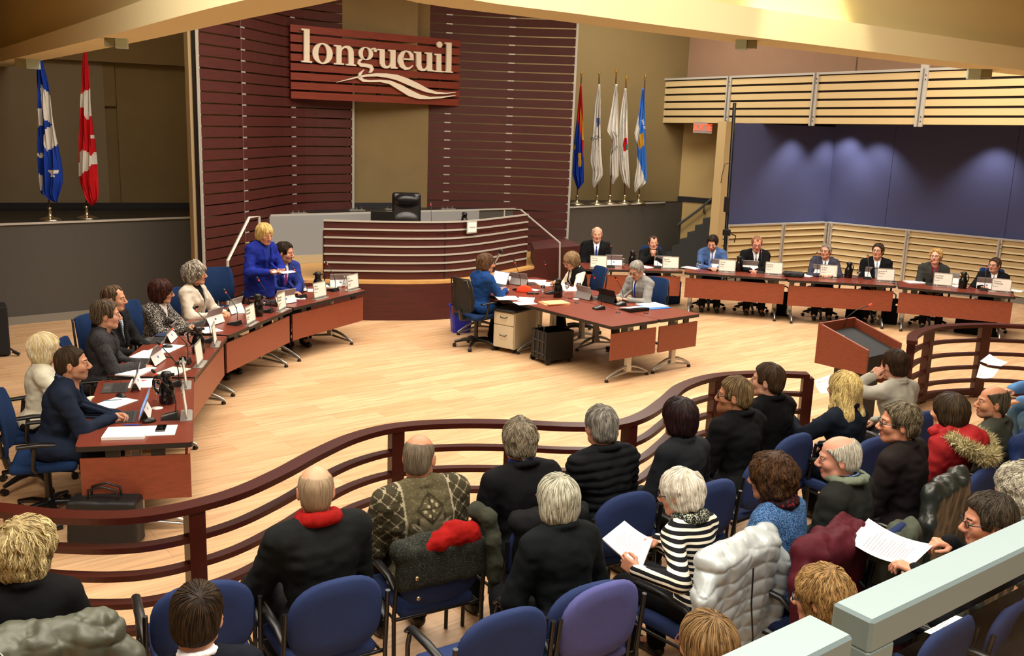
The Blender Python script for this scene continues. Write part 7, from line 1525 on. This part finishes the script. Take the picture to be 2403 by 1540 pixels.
# ---------------------------------------------------------------- coats, scarves and papers among the public
def drape(d, label, m, name='coat', w_=.27, h0=.52, top=.95, fold=.02, quilt=False, bulk=.05, sleeves=True, h=.010, extra=None, seed=3, off=.03, cat='coat'):
    label = label
    """garment hung over the chair back of person d"""
    a = d['yaw']; p = d['root'].location; f = Vector((-math.sin(a), math.cos(a), 0))*off; r_ = empty(name, (p.x+f.x, p.y+f.y, 0), a, label, cat)
    F = Field((-.46, -.52, h0-.15), (.46, .02, top+.14), h); cz = (h0+top)/2; hh = (top-h0)/2
    F.rbox((0, -.285, cz), (w_, bulk, hh), .045, .02, R=np.array(Matrix.Rotation(.1, 3, 'X'))).cap((-w_+.03, -.27, top-.03), (w_-.03, -.27, top-.03), .055+bulk*.2, None, .03)
    if sleeves:
        for s in (-1, 1): F.chain([(s*(w_-.03), -.27, top-.06), (s*(w_+.05), -.31, top-.2), (s*(w_+.03), -.31, h0+.06), (s*(w_-.01), -.32, h0-.04)], [.055, .058, .052, .045], .03)
    if extra: extra(F)
    F.disp(lambda P_: fold*(vnoise(P_*np.array([1, 1, .16]), 14, seed)+.3*vnoise(P_*np.array([1, 1, .4]), 34, seed+1)))
    if quilt: F.disp(lambda P_: .012*np.minimum(np.sqrt(np.abs(np.sin(PI*(P_[:, 2]+.15*np.abs(P_[:, 0])+.03*vnoise(P_, 7, 2))/.088))), np.sqrt(np.abs(np.sin(PI*(P_[:, 0]+.5*P_[:, 2]*np.sign(P_[:, 0])*.4+.03*vnoise(P_, 7, 3)+.03)/.17)))+.1)-.007)
    o = NM().add(*F.nets(), m).build('garment', r_); return r_
SILV = mat('silver_nylon', '#b4bcbc', .34, .15, bump=.3, bscale=30); LEATH = mat('worn_leather', '#1f2421', .35, bump=.5, bscale=35, var=.3, vscale=14)
c_ = drape(P['b3'], 'silver-grey quilted down jacket hung over the chair of the striped top woman', SILV, quilt=True, bulk=.06, top=1.0, h0=.3, w_=.29, fold=.012, h=.007, seed=5)
MB().tube([(-.02, -.385, .9), (-.03, -.40, .7), (0, -.41, .5), (-.01, -.40, .32)], .005, BLACKM, 5).build('zip', None, c_)
drape(P['b4'], 'burgundy coat hung over the chair of the blue marl sweater woman', cloth('#4a1620', rough=.6), bulk=.06, top=1.0, h0=.22, w_=.28, fold=.028, seed=9, extra=lambda F: F.ell((0, -.33, .93), (.2, .08, .1), .03))
drape(P['b6'], 'worn dark green-black leather coat over the chair of the brown sweater man', LEATH, bulk=.05, top=.98, h0=.3, fold=.024, seed=12)
c_ = drape(P['a4'], 'charcoal tweed coat with leather flaps over the nordic sweater man\'s chair', speckle('black_tweed_leather', '#1c1e1a', '#5c5e50', 240, .6), name='coat', bulk=.055, top=.885, h0=.62, w_=.28, sleeves=False, fold=.02, seed=15)
for x, z in ((-.2, .72), (-.19, .6)): MB().lathe([(.004, 0), (.012, .002), (.012, .006), (.004, .008)], mat('brass_snap', '#c8b080', .3, .9), 12, T=Matrix.Translation((x, -.36, z)) @ Matrix.Rotation(PI/2, 4, 'X')).build('snap_button', None, c_)
def scarf(d, label, m, pts, rad, name='scarf', flat=.6, seed=3, h=.008, fringe=None):
    a = d['yaw']; p = d['root'].location; f = Vector((-math.sin(a), math.cos(a), 0))*.03; r_ = empty(name, (p.x+f.x, p.y+f.y, 0), a, label, 'scarf'); A_ = np.array(pts); F = Field(A_.min(0)-.12, A_.max(0)+.12, h); F.chain(pts, rad, .02); F.disp(lambda P_: .010*vnoise(P_*np.array([1, 1, .6]), 22, seed)+.004*vnoise(P_, 50, seed)); NM().add(*F.nets(), m).build('cloth', r_)
    if fringe:
        b = MB()
        for k in range(16): x = fringe[0]+fringe[3]*(k/15-.5); b.tube([(x, fringe[1], fringe[2]), (x+.004*math.sin(k*3), fringe[1]-.005, fringe[2]-.07)], .0035, m, 4)
        b.build('fringe', None, r_)
    return r_
REDS = cloth('#8c120e', 'red_scarf_cloth', rough=.8)
scarf(P['a4'], 'bright red scarf bunched over the coat behind the nordic sweater man', REDS, [(-.18, -.31, .82), (-.06, -.30, .88), (.06, -.30, .91), (.15, -.30, .90), (.2, -.31, .84)], [.02, .055, .075, .06, .03], seed=21)
scarf(P['a4'], 'dark olive fringed scarf hanging at the right of the nordic sweater man\'s chair', cloth('#34362c', bump=.6), [(.2, -.25, 1.0), (.25, -.31, .97), (.27, -.35, .85), (.28, -.36, .72), (.275, -.35, .62)], [.05, .05, .045, .045, .04], fringe=(.275, -.36, .6, .07), seed=22)
# scarf round the neck of the bald man (worn: part of the person)
def worn(d, name, m, rr_, z0, r0, label=None, h=.008, back=.0, seed=2, extra=None, disp_=.006):
    nb, ax, fwd, rgt = d['nb'], d['ax'], d['fwd'], d['rgt']; F = Field(nb-.24, nb+.24, h)
    pts = [nb+rgt*rr_*math.sin(a)-fwd*(rr_*1.05*math.cos(a)+.012)+ax*(z0+back*math.cos(a)) for a in np.linspace(-PI, PI, 17)]; F.chain(pts, [r0]*17, .012)
    if extra: extra(F, nb, ax, fwd, rgt)
    F.disp(lambda P_: disp_*(vnoise(P_, 26, seed)+.5*vnoise(P_, 60, seed+1))); o = NM().add(*F.nets(), m).build(name, d['root'], label); return o
worn(P['a3'], 'scarf', REDS, .078, .035, .034, 'bright red scarf', back=.012, extra=lambda F, nb, ax, fwd, rgt: F.chain([nb-rgt*.08-fwd*.03+ax*.03, nb-rgt*.13-fwd*.06-ax*.0], [.03, .018], .01))
worn(P['b3'], 'scarf', SCARFG, .072, .03, .032, 'black scarf with pale flecks'); worn(P['b4'], 'scarf', speckle('black_red_scarf', '#16090c', '#7a1420', 60, .6), .075, .03, .03, 'black and dark red scarf')
worn(P['b2'], 'collar_lining', cloth('#cfc49a'), .070, .05, .011, 'cream collar lining', disp_=.002); worn(P['b5'], 'jacket_collar', cloth('#6f7a68'),   .098, .045, .024, 'grey-green fold-down collar', back=-.005)
worn(P['a5'], 'shirt_collar', cloth('#22306a'), .064, .05, .016, 'navy collar'); worn(P['a11'], 'zip_collar', cloth('#a6a498'), .062, .045, .016)
# fur-trimmed hood of the red parka
d = P['b7']; nb, ax, fwd, rgt = d['nb'], d['ax'], d['fwd'], d['rgt']; F = Field(nb-.34, nb+.3, .009); F.ell(nb-fwd*.13-ax*.03, (.16, .10, .12), .03).cap(nb-rgt*.1-fwd*.02+ax*.03, nb+rgt*.1-fwd*.02+ax*.03, .05, None, .04).cap(nb-rgt*.12+fwd*.06+ax*.03, nb+rgt*.12+fwd*.06+ax*.03, .045, None, .04); F.disp(lambda P_: .012*vnoise(P_, 18, 4)+.006*vnoise(P_, 40, 5)); NM().add(*F.nets(), cloth('#861a1e', rough=.7)).build('hood', d['root'], 'red hood')
fm_ = tonemat('fur_trim', '#5a4c2a', '#e0d6a4', .9); G = Field(nb-.4, nb+.34, .010); tp = [nb-rgt*.15-fwd*.06+ax*.02, nb-rgt*.15-fwd*.17-ax*.02, nb-rgt*.06-fwd*.245-ax*.085, nb+rgt*.05-fwd*.25-ax*.10, nb+rgt*.15-fwd*.18-ax*.04, nb+rgt*.165-fwd*.08+ax*.01]; G.chain(tp, [.03, .038, .042, .042, .038, .03], .02); V, Q = G.nets(); fb = NM(); fb.add(V, Q, fm_, .3+.3*vnoise(V, 60, 3)); rg = np.random.default_rng(5)
st = V[rg.integers(0, len(V), 4200)]; g_ = G.grad(st); n_ = 4; tt = np.linspace(0, 1, n_)[None, :, None]; dr_ = g_+rg.normal(0, .45, g_.shape); pts = st[:, None]+dr_[:, None]*tt*.024; S_ = np.cross(dr_, rg.normal(0, 1, dr_.shape)); S_ /= np.linalg.norm(S_, axis=1, keepdims=True); wv = np.array([.0022, .0018, .0012, .0003])[None, :, None]
Vv = np.stack([pts+S_[:, None]*wv, pts-S_[:, None]*wv], 2).reshape(-1, 3); bs = (np.arange(len(st))[:, None]*n_+np.arange(n_-1))*2; Qq = np.stack([bs, bs+1, bs+3, bs+2], -1).reshape(-1, 4); fb.add(Vv, Qq, fm_, np.repeat(rg.uniform(0, 1, len(st)), n_*2)); fb.build('fur_trim', d['root'], 'fluffy yellowish fur trim')
# coats on other chairs
drape(P['a5'], 'black wool coat on the chair of the man with wispy grey hair', cloth('#1b1c1e'), top=.92, h0=.5, w_=.24, bulk=.05, sleeves=False, fold=.02, seed=31)
c_ = drape(P['a1'], 'olive-grey padded jacket with a small white square emblem over the blond woman\'s chair', mat('olive_nylon', '#4a4c3e', .5, bump=.4, bscale=30, var=.15), top=1.0, h0=.35, w_=.33, bulk=.075, fold=.022, quilt=True, seed=33, h=.009)
em = Matrix.Translation((-.10, -.395, .95)) @ Matrix.Rotation(math.radians(-35), 4, 'X') @ Matrix.Rotation(-.6, 4, 'Y'); b = MB(); wl = mat('emblem_white', '#cfcfca', .6)
for (cc, dd) in (((0, 0, .028), (.06, .004, .004)), ((0, 0, -.028), (.06, .004, .004)), ((-.028, 0, 0), (.004, .004, .06)), ((.028, 0, 0), (.004, .004, .06)), ((.0, 0, -.006), (.03, .004, .012)), ((-.008, 0, .004), (.012, .004, .012)), ((.006, 0, .01), (.008, .004, .012))): b.box(cc, dd, wl, T=em)
b.build('emblem', None, c_)
drape(P['b8'], 'navy jacket over the chair of the bald man by the right rail', cloth('#1a2a52', rough=.6), name='jacket', top=1.02, h0=.3, w_=.3, bulk=.07, fold=.024, seed=35)
scarf(P['b8'], 'bright blue jacket lining hanging down beside the navy jacket', cloth('#1c5cc4', rough=.6), [(-.3, -.3, .9), (-.34, -.33, .7), (-.34, -.33, .5), (-.32, -.3, .38)], [.05, .06, .06, .05], name='jacket_lining', seed=36)
drape(P['b5'], 'grey-green jacket hem folded over the chair of the old man', cloth('#4c5246'), top=.86, h0=.62, w_=.27, bulk=.05, sleeves=False, fold=.02, seed=37)
tag(c_, None)
scarf(P['b2'], 'blue fringed scarf tucked beside the silver bob woman', cloth('#2c6c9c'), [(-.28, -.12, .62), (-.2, -.2, .64), (-.12, -.26, .62)], [.03, .04, .03], fringe=(-.2, -.22, .62, .1), seed=38)
# sheets of paper held by the public
def text_lines(parent, w_, d_, z, n, m, y0=.8, seed=1):
    b = MB(); rg_ = random.Random(seed)
    for k in range(n): L_ = w_*rg_.uniform(.35, .8); b.box((-w_*.38+L_/2, d_*(y0/2-k*y0/n), z), (L_, d_*.008, .0006), m)
    b.build('printed_lines', None, parent)
def sheet4(px4, zs, label, name='sheet_of_paper', th=.004, lines=10, bend=.012):
    c4 = [at(x, y, z) for (x, y), z in zip(px4, zs)]; o = sum(c4, Vector())/4; r_ = empty(name, o, 0, label, 'paper'); c4 = [p-o for p in c4]; n = 8; R0 = []
    nrm_ = (c4[1]-c4[0]).cross(c4[3]-c4[0]).normalized(); nrm_ = nrm_ if nrm_.z > 0 else -nrm_
    for i in range(n+1):
        t = i/n; a_, b_ = lerp(c4[0], c4[3], t), lerp(c4[1], c4[2], t); k = nrm_*(-bend*math.sin(PI*t)); R0.append([a_+k, b_+k, b_+k+nrm_*th, a_+k+nrm_*th])
    MB().rings(R0, PAPER, False).build('page', None, r_); b = MB(); ink = mat('print_light', '#8c8c8a', .8); rg_ = random.Random(len(label))
    for q in range(lines):
        t = .2+.65*q/lines; a_, b_ = lerp(c4[0], c4[3], t), lerp(c4[1], c4[2], t); k = nrm_*(-bend*math.sin(PI*t)+th+.0008); s0, s1 = .12, rg_.uniform(.5, .88); p0_, p1_ = lerp(a_, b_, s0)+k, lerp(a_, b_, s1)+k; dv = (c4[3]-c4[0]).normalized()*.0018
        b.add([p0_-dv, p1_-dv, p1_+dv, p0_+dv], [(0, 1, 2, 3)], ink)
    if lines: b.build('printed_lines', None, r_)
    return r_
sheet4([(1414, 1268), (1466, 1226), (1532, 1270), (1504, 1342)], (.84, .9, .88, .8), 'thick white report held open by the woman in the striped top', th=.012)
sheet4([(1992, 1272), (2038, 1217), (2192, 1279), (2140, 1328)], (.98, 1.02, 1.02, .96), 'long white printed sheet held by the dark-haired man near the steel rail', lines=14, bend=.03, th=.001)
sheet4([(1910, 893), (1949, 879), (1950, 922), (1927, 924)], (.98, 1.0, .92, .9), 'pale sheet held up by the woman with long blond hair', lines=3, th=.001); sheet4([(2300, 848), (2322, 831), (2365, 850), (2350, 860)], (.8, .83, .83, .8), 'upper loose white sheet held at the right rail', lines=3, th=.001); sheet4([(2291, 886), (2300, 855), (2345, 866), (2330, 886)], (.72, .76, .76, .72), 'lower loose white sheet held at the right rail', lines=3, th=.001)
pz = P['a10']['root'].matrix_basis @ Vector((-.17, .34, .615)); tag(MB().box((0, 0, 0), (.2, .26, .004), PAPER).build('sheet_of_paper', None, None, pz, .4), 'white sheet on the lap of the long haired blond woman', 'paper')
# wrist watches
for k, s in (('a11', -1), ('c3', 1), ('l8', 1)):
    d = P[k]; w_ = Vector(d['wr'][s]); D_ = (Vector(d['wr'][s])-Vector(d['el'][s])).normalized(); q_ = D_.to_track_quat('Z', 'Y').to_matrix().to_4x4(); T = Matrix.Translation(w_-D_*.0+D_*.012) @ q_; MB().lathe([(.031, -.009), (.034, -.006), (.034, .006), (.031, .009)], mat('watch_strap', '#2a2622', .4), 18, cap=False, T=T).box((.0, .036, 0), (.032, .012, .032), CHROME, T=T, bev=.004).build('wrist_watch', None, d['root'], label='steel wrist watch')
